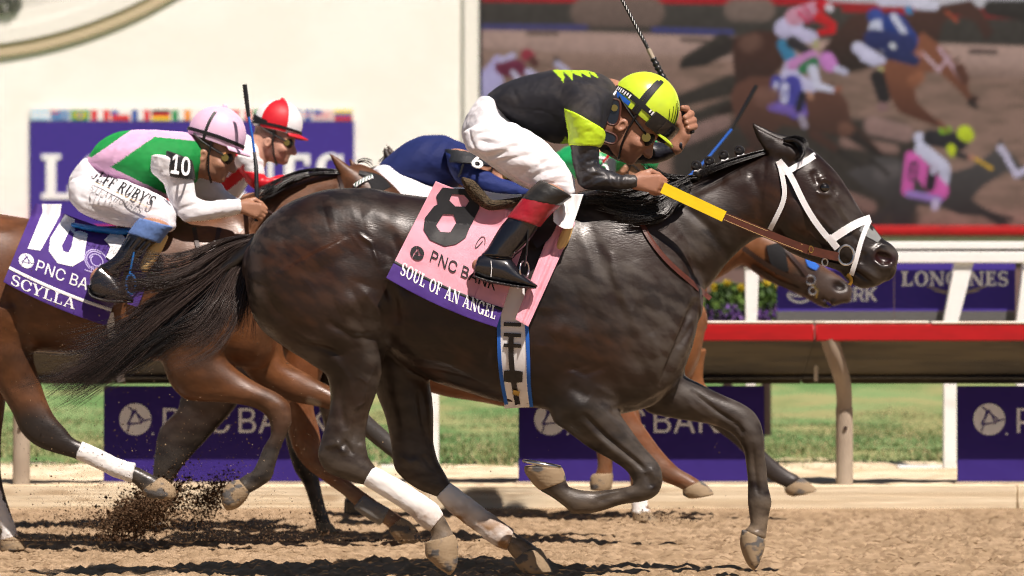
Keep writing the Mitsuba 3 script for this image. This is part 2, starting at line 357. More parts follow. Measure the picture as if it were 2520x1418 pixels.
NEAR_HIND = dict(y=-.13, skin=[(668, 690, 890, 575, .12, -.03), (668, 790, 950, 700, .125, -.03), (702, 850, 962, 790, .115, -.02), (762, 892, 951, 850, .095), (806, 930, 939, 925, .078), (813, 980, 924, 975, .066), (808, 1025, 906, 1028, .056),
    (791, 1080, 899, 1085, .05), (783, 1118, 902, 1116, .048), (803, 1158, 917, 1142, .044), (850, 1180, 925, 1152, .036), (905, 1196, 930, 1158, .026), (985, 1246, 1008, 1206, .024), (1035, 1284, 1062, 1246, .03), (1056, 1304, 1090, 1267, .036), (1061, 1319, 1103, 1290, .034), (1054, 1337, 1116, 1316, .042)],
    hoof=[(1047, 1336, 1119, 1316, .046), (1046, 1362, 1128, 1345, .054), (1064, 1386, 1127, 1380, .05), (1085, 1403, 1120, 1402, .038), (1099, 1411, 1113, 1411, .02)],
    wrap=[(894, 1193, 920, 1148, .036), (925, 1212, 954, 1164, .037), (958, 1233, 988, 1183, .036), (990, 1254, 1020, 1204, .036), (1020, 1279, 1056, 1227, .038), (1038, 1296, 1078, 1246, .043), (1056, 1308, 1091, 1266, .043)])
FAR_HIND = dict(y=.13, skin=[(760, 650, 960, 600, .11, .03), (800, 760, 1030, 740, .115, .03), (860, 850, 1045, 830, .1, .02), (912, 920, 1052, 915, .085), (928, 973, 1061, 970, .07), (947, 1022, 1065, 1024, .06),
    (962, 1088, 1066, 1080, .052), (970, 1148, 1078, 1132, .05), (994, 1180, 1094, 1162, .044), (1032, 1206, 1107, 1187, .036), (1088, 1228, 1112, 1194, .026), (1160, 1284, 1182, 1250, .025), (1215, 1328, 1240, 1294, .03), (1247, 1351, 1264, 1310, .034), (1258, 1366, 1296, 1330, .032), (1276, 1384, 1328, 1354, .042)],
    hoof=[(1276, 1362, 1330, 1350, .044), (1266, 1384, 1346, 1374, .052), (1280, 1402, 1356, 1398, .052), (1288, 1410, 1358, 1407, .048)],
    wrap=[(1075, 1226, 1107, 1188, .037), (1105, 1258, 1140, 1211, .037), (1140, 1286, 1176, 1238, .036), (1176, 1312, 1210, 1264, .037), (1212, 1340, 1240, 1286, .041), (1246, 1355, 1264, 1305, .041)])
NEAR_FORE = dict(y=-.13, skin=[(1345, 930, 1500, 900, .1, .02), (1350, 990, 1500, 965, .09), (1362, 1036, 1520, 1010, .08), (1394, 1060, 1555, 1061, .065), (1459, 1107, 1588, 1104, .055), (1506, 1134, 1612, 1130, .048), (1542, 1160, 1627, 1154, .046), (1556, 1182, 1631, 1182, .045),
    (1557, 1192, 1622, 1212, .044), (1548, 1196, 1592, 1232, .038), (1504, 1204, 1530, 1243, .029), (1462, 1209, 1474, 1260, .028), (1434, 1207, 1440, 1266, .034), (1414, 1203, 1413, 1266, .036), (1400, 1198, 1388, 1246, .032), (1394, 1188, 1356, 1222, .034), (1390, 1178, 1330, 1208, .04)],
    hoof=[(1393, 1182, 1327, 1206, .044), (1390, 1166, 1304, 1182, .052), (1384, 1152, 1290, 1156, .056), (1378, 1146, 1290, 1148, .055)], shoe=(1335, 1145, 46))
FAR_FORE = dict(y=.14, skin=[(1560, 920, 1690, 880, .1, -.03), (1590, 1012, 1684, 920, .09), (1652, 1028, 1728, 948, .07), (1707, 1037, 1780, 973, .058), (1744, 1043, 1828, 995, .05), (1781, 1056, 1854, 1014, .046), (1808, 1074, 1874, 1050, .045), (1822, 1094, 1880, 1084, .043),
    (1832, 1118, 1881, 1116, .036), (1836, 1150, 1886, 1150, .029), (1840, 1194, 1890, 1194, .028), (1840, 1232, 1899, 1236, .036), (1843, 1262, 1894, 1264, .033), (1846, 1288, 1888, 1300, .033), (1834, 1302, 1885, 1322, .042)],
    hoof=[(1826, 1304, 1884, 1330, .046), (1821, 1336, 1881, 1350, .053), (1830, 1370, 1872, 1378, .05), (1843, 1394, 1862, 1398, .035), (1851, 1401, 1857, 1402, .02)])
def coat_colour(v, dark, base, light, points=None, dust=0.0, tf_inv=None):
    """hair colour with darker and rusty patches, black points low on the legs and track dust on the legs and shoulder"""
    n1 = meshkit.fbm(v * [5, 5, 5], 4, 3)[:, None]; n2 = meshkit.fbm(v * [16, 16, 30], 3, 9)[:, None]; n3 = meshkit.noise(v * 220, 5)[:, None]
    c = np.array(dark) + (np.array(base) - dark) * np.clip(n1 * 2.4 - .7, 0, 1)
    c = c + (np.array(light) - c) * np.clip(n2 * 2 - 1.0, 0, 1) * .6
    z = v[:, 2:3]
    if points is not None:
        t = np.clip((points - z) / .22 + (n1 - .5) * .6, 0, 1); c = c * (1 - t) + np.array([.013, .011, .011]) * t
    if dust:
        t = np.clip((.72 - z) / .5, 0, 1) * dust * np.clip(n2 * 2.2 - .45, 0, 1)
        c = c * (1 - t) + np.array([.15, .125, .098]) * t
        t = np.clip((.30 - z) / .2, 0, 1) * np.clip(n2 * 2.6 - .5, 0, 1) * dust
        c = c * (1 - t) + np.array([.30, .22, .14]) * t
    n4 = meshkit.fbm(v @ np.array([[.8, 0, .6], [0, 1, 0], [-.6, 0, .8]]) * [22, 40, 90], 3, 13)[:, None]; return c * (.72 + .3 * n3 + .26 * n4)
def wrap_colour(v, z_dirty):
    n = meshkit.fbm(v * 26, 4, 2); n2 = meshkit.fbm(v * 9, 3, 4)
    t = np.clip((z_dirty - v[:, 2]) / .13 + (n2 - .5) * 1.4, 0, 1)[:, None] * np.clip(n * 2.2 - .35, 0, 1)[:, None]
    return np.array([.80, .79, .77]) * (1 - t) + np.array([.27, .155, .075]) * t
def build_leg(h, leg, Y, tf, hoof_bsdf='hoof'):
    y = Y + leg['y']
    hf = put('hoof', blob([Limb(leg['hoof'], y, tf=tf, k=.02, cap=.006)], .004, 1), hoof_bsdf, h, True)
    if 'shoe' in leg:
        cx, cz, r = leg['shoe']; a = np.linspace(.35, 2 * np.pi - .35, 30); cx, cz = tf(cx, cz); c = at(cx, cz, y); R = r / 680
        p = c + np.stack([-R * np.cos(a + np.pi) * .98, .052 * np.sin(a), .010 * np.sin(a) * 0 + .004 - .012 * np.cos(a)], 1)
        put('shoe', tube(p, .007, 8), 'metal', hf)
    if 'wrap' in leg:
        m = blob([Limb(leg['wrap'], y, tf=tf, k=.02, cap=.004)], .004, 1)
        m.vertices = np.array(m.vertices) + np.array(m.vertex_normals) * ((meshkit.fbm(np.array(m.vertices) * [30, 30, 30], 3, 1) - .5) * .006)[:, None]
        put('leg_bandage', m, 'bandage', h, True, color=wrap_colour(np.array(m.vertices), leg.get('dirty', .30)))
    return Limb(leg['skin'], y, tf=tf, k=.045, cap=.02)
def horse_body(h, Y, tf, legs, colours, res, torso=TORSO, neck=NECK, head=HEAD, headtf=None, ntf=None, strokes=(), extra=(), eggs=()):
    """skin of one horse as one mesh; returns its field for what lies on it"""
    ht = headtf or tf
    parts = [Limb(torso, Y, tf=tf, k=.05, p=2.5), Limb(neck, Y, tf=ntf or ht, k=.09, cap=.05)]
    parts += [Limb(head, Y, tf=ht, k=.025, cap=.012)] + [build_leg(h, l, Y, tf if l.get('tf') is None else l['tf']) for l in legs] + list(extra)
    F = field(parts + list(eggs), res)
    m = relax(nets(F), 2)
    sculpt(m, strokes, tf, Y)
    v = np.array(m.vertices)
    n = (meshkit.fbm(v * [14, 14, 14], 3, 21) - .5) * .0016 + (meshkit.fbm(v * [5, 5, 5], 2, 22) - .5) * .007
    m.vertices = v + np.array(m.vertex_normals) * n[:, None]
    c = colours(np.array(m.vertices))
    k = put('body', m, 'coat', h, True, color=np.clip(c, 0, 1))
    return F, k

# ---------------------------------------------------------------- serif capitals (shapely), cap height 1
def _ring(cx, rx, ry, thick, thin, n=40, cy=.5):
    o = affinity.scale(Point(0, 0).buffer(1, 16), rx, ry); i = affinity.scale(Point(0, 0).buffer(1, 16), rx - thick, ry - thin)
    return affinity.translate(o.difference(i), cx, cy)
def serif_font(th=.17, tn=.07, sf=.07, sl=.09):
    B = lambda x0, y0, x1, y1: sbox(x0, y0, x1, y1)
    def stem(x, y0=0, y1=1, foot=True, head=True):
        g = [B(x, y0, x + th, y1)]
        if foot: g.append(B(x - sl, y0, x + th + sl, y0 + sf))
        if head: g.append(B(x - sl, y1 - sf, x + th + sl, y1))
        return g
    line = lambda a, b, w: LineString([a, b]).buffer(w / 2, cap_style=2)
    U = unary_union; cut = lambda g, *a: g.difference(U(a)); clip = lambda g, b: g.intersection(b)
    G = {}
    G['L'] = U(stem(.09) + [B(.1, 0, .66, sf), B(.66 - tn, 0, .66, .3)]), .72
    G['I'] = U(stem(.09)), .36
    G['O'] = _ring(.42, .42, .52, th, tn), .86
    G['C'] = U([cut(_ring(.42, .42, .52, th, tn), B(.6, .33, 1, .7)), B(.70, .64, .77, .97)]), .8
    G['G'] = U([cut(_ring(.42, .42, .52, th, tn), B(.6, .42, 1, .7)), B(.70, .64, .77, .97), B(.64, .02, .64 + th, .42), B(.54, .42 - sf, .9, .42)]), .92
    G['N'] = U([B(.10, 0, .10 + tn, 1), B(0, 0, .27, sf), B(0, 1 - sf, .22, 1), B(.72, 0, .72 + tn, 1), B(.62, 1 - sf, .89, 1), line((.14, 1), (.74, 0), th).intersection(B(0, 0, 1, 1))]), .93
    G['E'] = U(stem(.09) + [B(.1, 0, .64, sf), B(.1, 1 - sf, .62, 1), B(.1, .5 - sf / 2, .5, .5 + sf / 2), B(.64 - tn, 0, .64, .27), B(.62 - tn, .75, .62, 1), B(.5 - tn, .36, .5, .64)]), .71
    G['F'] = U(stem(.09) + [B(.1, 1 - sf, .62, 1), B(.1, .5 - sf / 2, .5, .5 + sf / 2), B(.62 - tn, .73, .62, 1), B(.5 - tn, .36, .5, .64)]), .67
    up = _ring(.3, .29, .29, th * .85, tn, cy=.73); dn = _ring(.31, .31, .29, th * .85, tn, cy=.27)
    G['S'] = U([clip(up, U([B(-1, .44, .30, 2), B(-1, .84, .56, 2)])), clip(dn, U([B(.29, -1, 2, .56), B(.04, -1, 2, .16)])), line((.12, .56), (.5, .42), th * .95), B(.5, .72, .56, .99), B(.03, .01, .09, .28)]), .66
    G['U'] = U([B(.09, .3, .09 + th, 1), B(0, 1 - sf, .09 + th + sl, 1), B(.66, .3, .66 + tn, 1), B(.56, 1 - sf, .83, 1), clip(_ring(.41, .32, .33, th, tn * 1.2, cy=.31), B(-1, -1, 2, .32))]), .86
    G['A'] = U([line((.10, 0), (.42, 1), tn), line((.40, 1), (.74, 0), th), B(.0, 0, .24, sf), B(.56, 0, .90, sf), B(.2, .28, .62, .28 + tn)]).intersection(B(-1, 0, 2, 1.0)), .92
    G['Y'] = U([B(.33, 0, .33 + th, .48), B(.22, 0, .33 + th + .11, sf), line((.10, 1), (.41, .42), th), line((.76, 1), (.45, .42), tn * 1.2), B(-.02, 1 - sf, .3, 1), B(.62, 1 - sf, .88, 1)]).intersection(B(-1, 0, 2, 1)), .86
    bow = lambda cy, ry, w: clip(_ring(.34, w, ry, th, tn, cy=cy), B(.34, -1, 2, 2))
    G['B'] = U(stem(.09) + [bow(.755, .245, .3), bow(.27, .27, .36), B(.1, 0, .35, tn), B(.1, .5, .35, .5 + tn), B(.1, 1 - tn, .35, 1)]), .74
    G['R'] = U(stem(.09) + [bow(.735, .265, .32), B(.1, 1 - tn, .35, 1), B(.1, .47, .35, .47 + tn), line((.38, .49), (.72, 0), th).intersection(B(0, 0, 2, 1)), B(.58, 0, .84, sf)]), .82
    G['P'] = U(stem(.09) + [bow(.72, .28, .34), B(.1, 1 - tn, .35, 1), B(.1, .44, .35, .44 + tn)]), .72
    G['K'] = U(stem(.09) + [line((.2, .42), (.66, 1), tn), line((.36, .6), (.72, 0), th).intersection(B(0, 0, 2, 1)), B(.56, 0, .86, sf), B(.52, 1 - sf, .78, 1)]), .85
    G['T'] = U(stem(.28, head=False) + [B(0, 1 - sf, .73, 1), B(0, .74, tn, 1), B(.73 - tn, .74, .73, 1)]), .78
    G['H'] = U(stem(.09) + stem(.58) + [B(.1, .5 - tn / 2, .7, .5 + tn / 2)]), .88
    G['J'] = U([B(.22, .2, .22 + th, 1), B(.13, 1 - sf, .48, 1), clip(_ring(.13, .26, .25, th, tn, cy=.22), B(-1, -1, 2, .22))]), .5
    G["'"] = B(.05, .68, .16, 1.0), .22
    G['D'] = U(stem(.09) + [bow(.5, .5, .46), B(.1, 0, .35, tn), B(.1, 1 - tn, .35, 1)]), .86
    G[' '] = None, .42
    return G
SERIF = serif_font(); BOLD = serif_font(.21, .095, .085, .085); SLAB = serif_font(.2, .105, .12, .1); FINE = serif_font(.115, .06, .055, .06)
def words(text, h, font=SERIF, gap=.08, width=None):
    """list of letter polygons, capitals h tall, from x = 0; squeezed or spread to width"""
    x, out = 0.0, []
    for ch in text:
        g, w = font[ch]
        if g is not None: out.append(affinity.translate(g, x, 0))
        x += w + gap
    sx = (width / (x - gap)) if width else h
    return [affinity.scale(g, sx, h, origin=(0, 0)) for g in out]
def sans(text, h, bold=False):
    """letter polygons from the plain sans lettering helper, one mesh laid in the xz plane facing -y"""
    m = meshkit.text_mesh(text, h, .003, bold)
    m.apply_transform(np.array([[1, 0, 0, 0], [0, 0, -1, 0], [0, 1, 0, 0], [0, 0, 0, 1.0]])); return m
def bank_mark(r):
    """round emblem: disc with a three-bladed triangle cut out and a small triangle inside"""
    d = Point(0, 0).buffer(r, 24); k = lambda a, q: (q * r * math.cos(math.radians(a)), q * r * math.sin(math.radians(a)))
    cutout = unary_union([LineString([k(118, .86), k(-8, .62)]).buffer(.055 * r), LineString([k(0, .92), k(222, .52)]).buffer(.055 * r), LineString([k(238, .9), k(105, .6)]).buffer(.055 * r),
                          Polygon([k(90, .62), k(-30, .5), k(210, .62)]).buffer(.03 * r)])
    tri = Polygon([k(90, .42), k(-32, .36), k(212, .42)])
    return unary_union([d.difference(cutout), tri])

# ---- the dark horse in front
horse1 = thing('horse', 'dark brown almost black racehorse in front with white bridle and white hind leg bandages', 'horse', 'racehorses in the bunch')
STROKES1 = [
 ([(935, 540)], 42, 9), ([(905, 530), (950, 580), (960, 660)], 20, -5), ([(880, 575), (915, 600), (932, 655)], 5, 2.5), ([(640, 620), (650, 720), (700, 800)], 14, -4), ([(948, 690), (968, 745), (975, 800)], 12, -8),
 ([(990, 700), (1000, 780), (985, 850)], 16, 5), ([(800, 790), (870, 830), (950, 835)], 10, -6), ([(830, 760), (900, 730), (940, 780)], 24, 7), ([(720, 850), (800, 858), (850, 880)], 9, -5), ([(760, 700), (830, 640), (880, 600)], 26, -4),
 ([(680, 580), (640, 700)], 30, 5), ([(800, 520), (880, 500)], 40, 5), ([(930, 620), (900, 700)], 30, 5), ([(905, 930), (898, 990), (870, 1010)], 3, 2), ([(925, 900), (905, 945), (880, 925)], 3, 1.6), ([(905, 945), (893, 990)], 2.5, 1.6),
 ([(835, 930), (838, 1000), (850, 1060)], 10, -5), ([(880, 1000), (870, 1090)], 8, -4), ([(800, 1100), (830, 1090), (850, 1120)], 8, 5), ([(830, 1110), (850, 1090), (870, 1120)], 6, -4), ([(885, 1090), (905, 1125)], 10, 4),
 ([(1000, 930), (1080, 920), (1200, 950)], 14, -3), ([(1000, 870), (1110, 900), (1220, 960)], 10, 2.5), ([(1010, 850), (1120, 870), (1200, 900)], 10, -2.5),
 ([(1715, 735), (1690, 800), (1660, 870), (1625, 955)], 9, -11), ([(1735, 740), (1705, 810), (1680, 880)], 10, 5), ([(1710, 790), (1672, 860)], 4, -4), ([(1700, 860), (1660, 930)], 5, -3),
 ([(1425, 560), (1445, 620), (1470, 700), (1490, 800), (1490, 900)], 16, 3), ([(1450, 560), (1480, 640), (1510, 720), (1540, 800)], 16, -2.5), ([(1395, 650), (1420, 730), (1450, 800), (1480, 880)], 16, -2.5), ([(1370, 690), (1400, 770), (1440, 850)], 14, 2.5),
 ([(1500, 620), (1530, 720), (1570, 820)], 12, 4), ([(1560, 640), (1600, 740), (1630, 800)], 20, 4), ([(1360, 830), (1390, 800), (1420, 850)], 18, 5), ([(1340, 760), (1330, 850)], 22, -4),
 ([(1425, 1000)], 26, 8), ([(1400, 950), (1450, 980)], 14, -4), ([(1433, 1016), (1490, 1075), (1560, 1132), (1590, 1160)], 7, -7), ([(1480, 1000), (1540, 1070), (1590, 1120)], 9, 3), ([(1420, 1030), (1480, 1085), (1540, 1140)], 9, 3),
 ([(1540, 1210), (1470, 1235)], 7, -4), ([(1590, 1165), (1605, 1200)], 9, -4), ([(1600, 1150), (1618, 1180)], 8, 3), ([(1500, 1010), (1570, 1010), (1660, 960)], 10, -8),
 ([(1700, 960), (1764, 1012), (1816, 1046)], 6, -5), ([(1690, 990), (1740, 1030)], 7, 2), ([(1810, 1040), (1830, 1070)], 8, -5), ([(1852, 1090), (1856, 1150), (1866, 1220)], 6, -4), ([(1872, 1100), (1876, 1220)], 6, 2),
 ([(1800, 640), (1740, 560), (1690, 510)], 12, -6), ([(1830, 560), (1760, 520), (1700, 480)], 30, 4), ([(1640, 520), (1720, 470), (1820, 420)], 12, -5), ([(1600, 560), (1700, 640), (1740, 690)], 16, -4), ([(1660, 580), (1740, 660)], 16, 4),
 ([(1962, 490), (1950, 560), (1925, 585)], 26, 7), ([(1990, 500), (1985, 560), (1965, 605)], 9, -5), ([(2005, 520), (2040, 560), (2085, 600)], 8, 5), ([(2020, 545), (2070, 620)], 10, -5), ([(2012, 446), (2030, 440), (2046, 450)], 6, 6),
 ([(2010, 474), (2028, 480), (2046, 476)], 6, 4), ([(2050, 470), (2080, 530), (2110, 570)], 10, 3), ([(2050, 500), (2090, 570), (2120, 600)], 8, -4), ([(2000, 420), (2016, 455)], 9, -5), ([(2048, 462), (2060, 480)], 6, -4),
 ([(2152, 640), (2150, 618), (2170, 602), (2195, 612)], 6, 5), ([(2152, 640), (2170, 660), (2195, 655)], 7, 4), ([(2088, 662), (2110, 672), (2134, 690), (2150, 702)], 5, -6), ([(2100, 655), (2140, 672), (2165, 690)], 8, 4), ([(2125, 620), (2120, 650)], 8, -4), ([(2080, 640), (2100, 655)], 6, -4),
 ([(1910, 380), (1935, 400), (1945, 440)], 10, -4), ([(1935, 360), (1975, 385)], 12, 3)]
STROKES1 = [(l, w, a * (1.6 if max(p[1] for p in l) > 930 or w < 6 else 1.35 if max(p[0] for p in l) < 1060 else 1.2)) for l, w, a in STROKES1]
STROKES1 += [([(1000, 905), (1040, 902), (1100, 915), (1180, 935)], 5, 2), ([(1020, 880), (1080, 885), (1150, 905)], 4, 1.8), ([(1500, 640), (1520, 720), (1505, 800)], 4, 1.6), ([(1560, 660), (1565, 740), (1540, 820)], 3.5, 1.5), ([(1990, 570), (2020, 600), (2030, 640)], 4, 2.4), ([(2040, 600), (2060, 640)], 4, 2),
 ([(700, 600), (760, 570), (830, 560)], 14, 3), ([(660, 740), (720, 800), (800, 840)], 16, -4), ([(700, 820), (760, 850), (830, 870)], 7, -5), ([(880, 700), (930, 760), (945, 830)], 9, 4), ([(860, 700), (890, 770), (900, 830)], 9, -4), ([(820, 880), (860, 930), (870, 1000)], 7, 3), ([(960, 560), (990, 640), (985, 700)], 10, -4),
 ([(1030, 960), (1040, 1040), (1062, 1100)], 8, -5), ([(985, 1120), (1010, 1140), (1030, 1130)], 8, 5), ([(1040, 1120), (1070, 1160)], 7, -4), ([(1460, 950), (1520, 980)], 8, 3), ([(1530, 850), (1580, 900), (1600, 960)], 16, -4), ([(1600, 820), (1620, 880)], 10, 4), ([(1390, 900), (1440, 920), (1500, 900)], 9, -4),
 ([(1640, 600), (1700, 660), (1720, 700)], 5, 2.5), ([(1620, 480), (1700, 520), (1790, 590)], 12, -3), ([(1850, 420), (1870, 480), (1868, 540)], 10, -4), ([(1780, 440), (1850, 450)], 18, 3)]
ROT = np.array([[.86, 0, .5], [0, 1, 0], [-.5, 0, .86]])
def col1(v):
    c = coat_colour(v, (.005, .0032, .0027), (.019, .0078, .0044), (.026, .013, .0085), dust=.6)
    px = np.column_stack(to_px(v[:, 0], v[:, 2], v[:, 1]))
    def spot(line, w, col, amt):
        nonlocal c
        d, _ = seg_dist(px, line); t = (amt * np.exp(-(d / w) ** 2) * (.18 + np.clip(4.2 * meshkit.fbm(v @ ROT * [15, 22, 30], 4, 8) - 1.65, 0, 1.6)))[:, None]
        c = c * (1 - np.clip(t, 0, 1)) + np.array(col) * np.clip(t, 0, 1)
    dust_and_light, rust = (.066, .055, .047), (.045, .017, .007)
    for L, w, a in [([(1420, 600), (1560, 700), (1650, 820)], 120, .62), ([(1600, 900), (1660, 860)], 60, .7), ([(1740, 560), (1680, 640)], 60, .6), ([(860, 770), (920, 830), (930, 920)], 50, .5), ([(628, 620), (625, 740)], 26, .9), ([(760, 860)], 40, .8),  # track dust, but buttock strip and gaskin patch are light painted into the coat
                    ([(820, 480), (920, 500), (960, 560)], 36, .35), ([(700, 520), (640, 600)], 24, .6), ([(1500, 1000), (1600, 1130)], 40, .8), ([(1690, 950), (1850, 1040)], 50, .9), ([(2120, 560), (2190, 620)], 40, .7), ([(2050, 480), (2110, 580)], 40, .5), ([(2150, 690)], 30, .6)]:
        spot(L, w, dust_and_light, a)
    for L, w, a in [([(700, 650), (820, 600)], 90, .8), ([(980, 560), (1020, 640)], 40, .6), ([(1380, 840), (1500, 850)], 60, .5), ([(1870, 540), (1900, 500)], 50, .7), ([(1930, 590), (2000, 560)], 30, .4), ([(980, 780)], 30, .6), ([(1100, 900)], 90, .5), ([(820, 700), (760, 780)], 70, .6)]:
        spot(L, w, rust, a)
    spot([(1742, 1036), (1758, 1041)], 9, (.2, .16, .13), 1.3)
    d, _ = seg_dist(px, [(2163, 631), (2192, 638)]); t = np.clip(1.7 - d / 13, 0, 1)[:, None] * (v[:, 1:2] < 0)
    return c * (1 - t) + np.array([.02, .006, .006]) * t
e = lambda x, y, Y: at(x, y, Y)
EGG1 = [Egg(e(2178, 634, -.066), (.040, .034, .026), -15, .008, True), Egg(e(2178, 634, .066), (.040, .034, .026), -15, .008, True)]
EAR = [(1940, 398, 1966, 372, .03), (1912, 398, 1952, 350, .026), (1890, 378, 1918, 340, .02), (1872, 356, 1888, 326, .013), (1858, 318, 1864, 316, .004)]
ears = [Limb(EAR, -.055, k=.02, cap=.01), Limb([(a - 8, b - 12, c - 8, d - 12, w) for a, b, c, d, w in EAR], .055, k=.02, cap=.01), Egg(e(1890, 356, -.08), (.035, .012, .013), 48, .006, True)]
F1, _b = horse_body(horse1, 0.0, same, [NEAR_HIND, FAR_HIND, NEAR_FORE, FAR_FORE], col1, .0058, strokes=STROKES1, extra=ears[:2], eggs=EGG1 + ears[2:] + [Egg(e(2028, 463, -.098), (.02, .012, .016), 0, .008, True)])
skin1 = front(F1, 1.2)
yy = float(skin1(*[np.array(q) for q in e(2028, 463, -.1)[[0, 2]]]))
put('eye', ball(e(2028, 463, yy + .006), .0185, 3), 'eye', horse1, True)

# ---------------------------------------------------------------- people
U = 1 / 680.0
class Frame:
    """a head's own frame: f forward, u up, in units of 1/680 m, y to the far side"""
    def __init__(s, cx, cy, deg, Y, sc=1.0):
        s.sc = sc; a = math.radians(deg); s.o = at(cx, cy, Y); s.f = np.array([math.cos(a), 0, math.sin(a)]); s.u = np.array([-math.sin(a), 0, math.cos(a)]); s.y = np.array([0, 1.0, 0]); s.deg = deg
    def p(s, f, u, y=0.0):
        return s.o + (np.multiply.outer(f, s.f) + np.multiply.outer(u, s.u) + np.multiply.outer(y, s.y)) * (U * s.sc)
HRX, HRY, HRZ = 88.0, 70.0, 87.0
def head_parts(H):
    V = U * H.sc
    E = lambda f, u, y, r, k=.02, d=0, cut=False: Egg(H.p(f, u, y), np.array(r) * V, H.deg + d, k, cut)
    P = [E(-4, -18, 0, (74, 56, 70)), E(16, -70, 0, (52, 48, 58)), E(22, -104, 0, (42, 38, 34)), E(50, -122, 0, (16, 18, 15), .012), E(44, -44, 0, (26, 44, 18))]
    P += [Bone(H.p(62, -52), H.p(80, -86), 7 * V, 10 * V, .012), Bone(H.p(74, -88, -7), H.p(74, -88, 7), 7 * V, 7 * V, .006)]
    P += [Bone(H.p(61, -101, -12), H.p(61, -101, 12), 6 * V, 6 * V, .006), Bone(H.p(58, -110, -10), H.p(58, -110, 10), 6 * V, 6 * V, .006)]
    P += [E(40, -84, s * 36, (18, 14, 14), .015) for s in (-1, 1)]
    P += [E(56, -60, s * 22, (12, 14, 9), .008, 0, True) for s in (-1, 1)]
    for s in (-1, 1): P += [E(-16, -74, s * 52, (13, 7, 19), .006, -10), E(-14, -74, s * 58, (7, 6, 11), .004, -10, True)]
    P += [Bone(H.p(-26, -70), H.p(-70, -120), 40 * V, 44 * V, .03)]
    return P
def dome_pt(H, th, h, off=0.0):
    c = np.sqrt(np.clip(1 - (np.asarray(h) / HRZ) ** 2, 0, 1)); k = 1 + off / 86.0
    return H.p(HRX * c * np.cos(th) * k, np.asarray(h) * k, HRY * c * np.sin(th) * k)
def dome_patch(H, th0, th1, h0, h1, off, thick=2.0, n=24, m=6, skew=0.0):
    a, b = np.meshgrid(np.linspace(th0, th1, n), np.linspace(0, 1, m), indexing='ij'); t = (a - th0) / (th1 - th0)
    lo = np.interp(t, np.linspace(0, 1, np.size(h0)), np.atleast_1d(h0)); hi = np.interp(t, np.linspace(0, 1, np.size(h1)), np.atleast_1d(h1)); h = lo + b * (hi - lo)
    return sheet(dome_pt(H, a, h, off), dome_pt(H, a, h, off + thick))
def helmet(H, P, bs, peak_bs, brim=-28.0):
    m = trimesh.creation.icosphere(subdivisions=4); v = np.array(m.vertices) * [HRX, HRY, HRZ]; m.vertices = v
    m = m.slice_plane([0, 0, brim], [0.03, 0, 1], cap=False); v = np.array(m.vertices); inner = m.copy(); inner.vertices = v * .95; inner.invert()
    m = cat([m, inner]); v = np.array(m.vertices); m.vertices = H.p(v[:, 0], v[:, 2], v[:, 1])
    hk = put('helmet', m, bs, P, 60)
    n, r = 21, 5; th = np.linspace(-1.0, 1.0, n); g = np.linspace(0, 1, r); A, B = np.meshgrid(th, g, indexing='ij')
    ext = 36 * np.cos(A * 1.35) ** .7 * B; cc = math.sqrt(1 - (brim / HRZ) ** 2)
    f = (HRX * cc * np.cos(A)) * .97 + ext * np.cos(A * .5); y = HRY * cc * np.sin(A) * .97 + ext * np.sin(A) * .4; u = brim + 4 - B * 9 - (1 - np.cos(A)) * 4
    put('peak', sheet(H.p(f, u - 2.5, y), H.p(f, u + 2.5, y)), peak_bs, hk, 50)
    return hk
def goggles(P, H, lens='gold', frame='black_plain', strap_bs='black_plain'):
    V = U * H.sc
    g = put('goggles', blob([Egg(H.p(56, -58, s * 25), np.array([15, 23, 19]) * V, H.deg, .012) for s in (-1, 1)] + [Bone(H.p(66, -56, -12), H.p(66, -56, 12), 6 * V, 6 * V)], .0035, 1), frame, P, True)
    for s in (-1, 1):
        d = trimesh.creation.cylinder(11 * V, 5 * V, sections=24); R = np.column_stack([H.u, np.cross(H.y * s, H.u), H.y * s, [0, 0, 0]]); R = np.vstack([R, [0, 0, 0, 1]]); R[:3, 3] = H.p(50, -60, s * 47); d.apply_transform(R)
        put('lens_cap', d, lens, g, 30)
    for s in (-1, 1):
        put('strap', tube([H.p(44, -54, s * 46), H.p(10, -46, s * 56), H.p(-30, -34, s * 60), H.p(-62, -20, s * 46)], 3.2 * V, 8, flat=6 * V), strap_bs, g)
def chin_strap(P, H):
    put('chin_strap', tube([H.p(-2, -26, -62), H.p(2, -70, -58), H.p(14, -112, -42), H.p(26, -136, -18), H.p(28, -140, 0)], 3 * U, 8, flat=6 * U), 'black_leather', P)
def fist(W, f, u, y, sc=1.0, cam=-1):
    """closed hand: W wrist point (3D), f along the knuckles' forward way, u towards the index side (both unit, in the xz plane)"""
    f3, u3, y3 = np.array([f[0], 0, f[1]]), np.array([u[0], 0, u[1]]), np.array([0, cam * 1.0, 0]); m = .001 * sc; P = []
    g = lambda a, b, c: W + (a * f3 + b * u3 + c * y3) * m
    for i, (b, L, dr_) in enumerate(((24, 84, 0), (7, 88, 2), (-10, 84, 2), (-25, 76, 0))):
        k = g(L, b, 14); P.append(Bone(g(4, b * .55, 2), k, 16 * m, 11.5 * m, .012))
        j = g(L + 25, b - 6, -2); P.append(Bone(k, j, 10 * m, 9 * m, .003)); t = g(L + 10, b - 10, -24); P.append(Bone(j, t, 8.8 * m, 8 * m, .003)); P.append(Bone(t, g(L - 10, b - 8, -22), 8 * m, 7.2 * m, .003))
    P += [Bone(g(18, 26, -4), g(52, 44, -12), 14 * m, 11 * m, .01), Bone(g(52, 44, -12), g(82, 36, -20), 10.5 * m, 9 * m, .004), Bone(g(82, 36, -20), g(104, 24, -24), 9 * m, 7.5 * m, .004)]
    return P
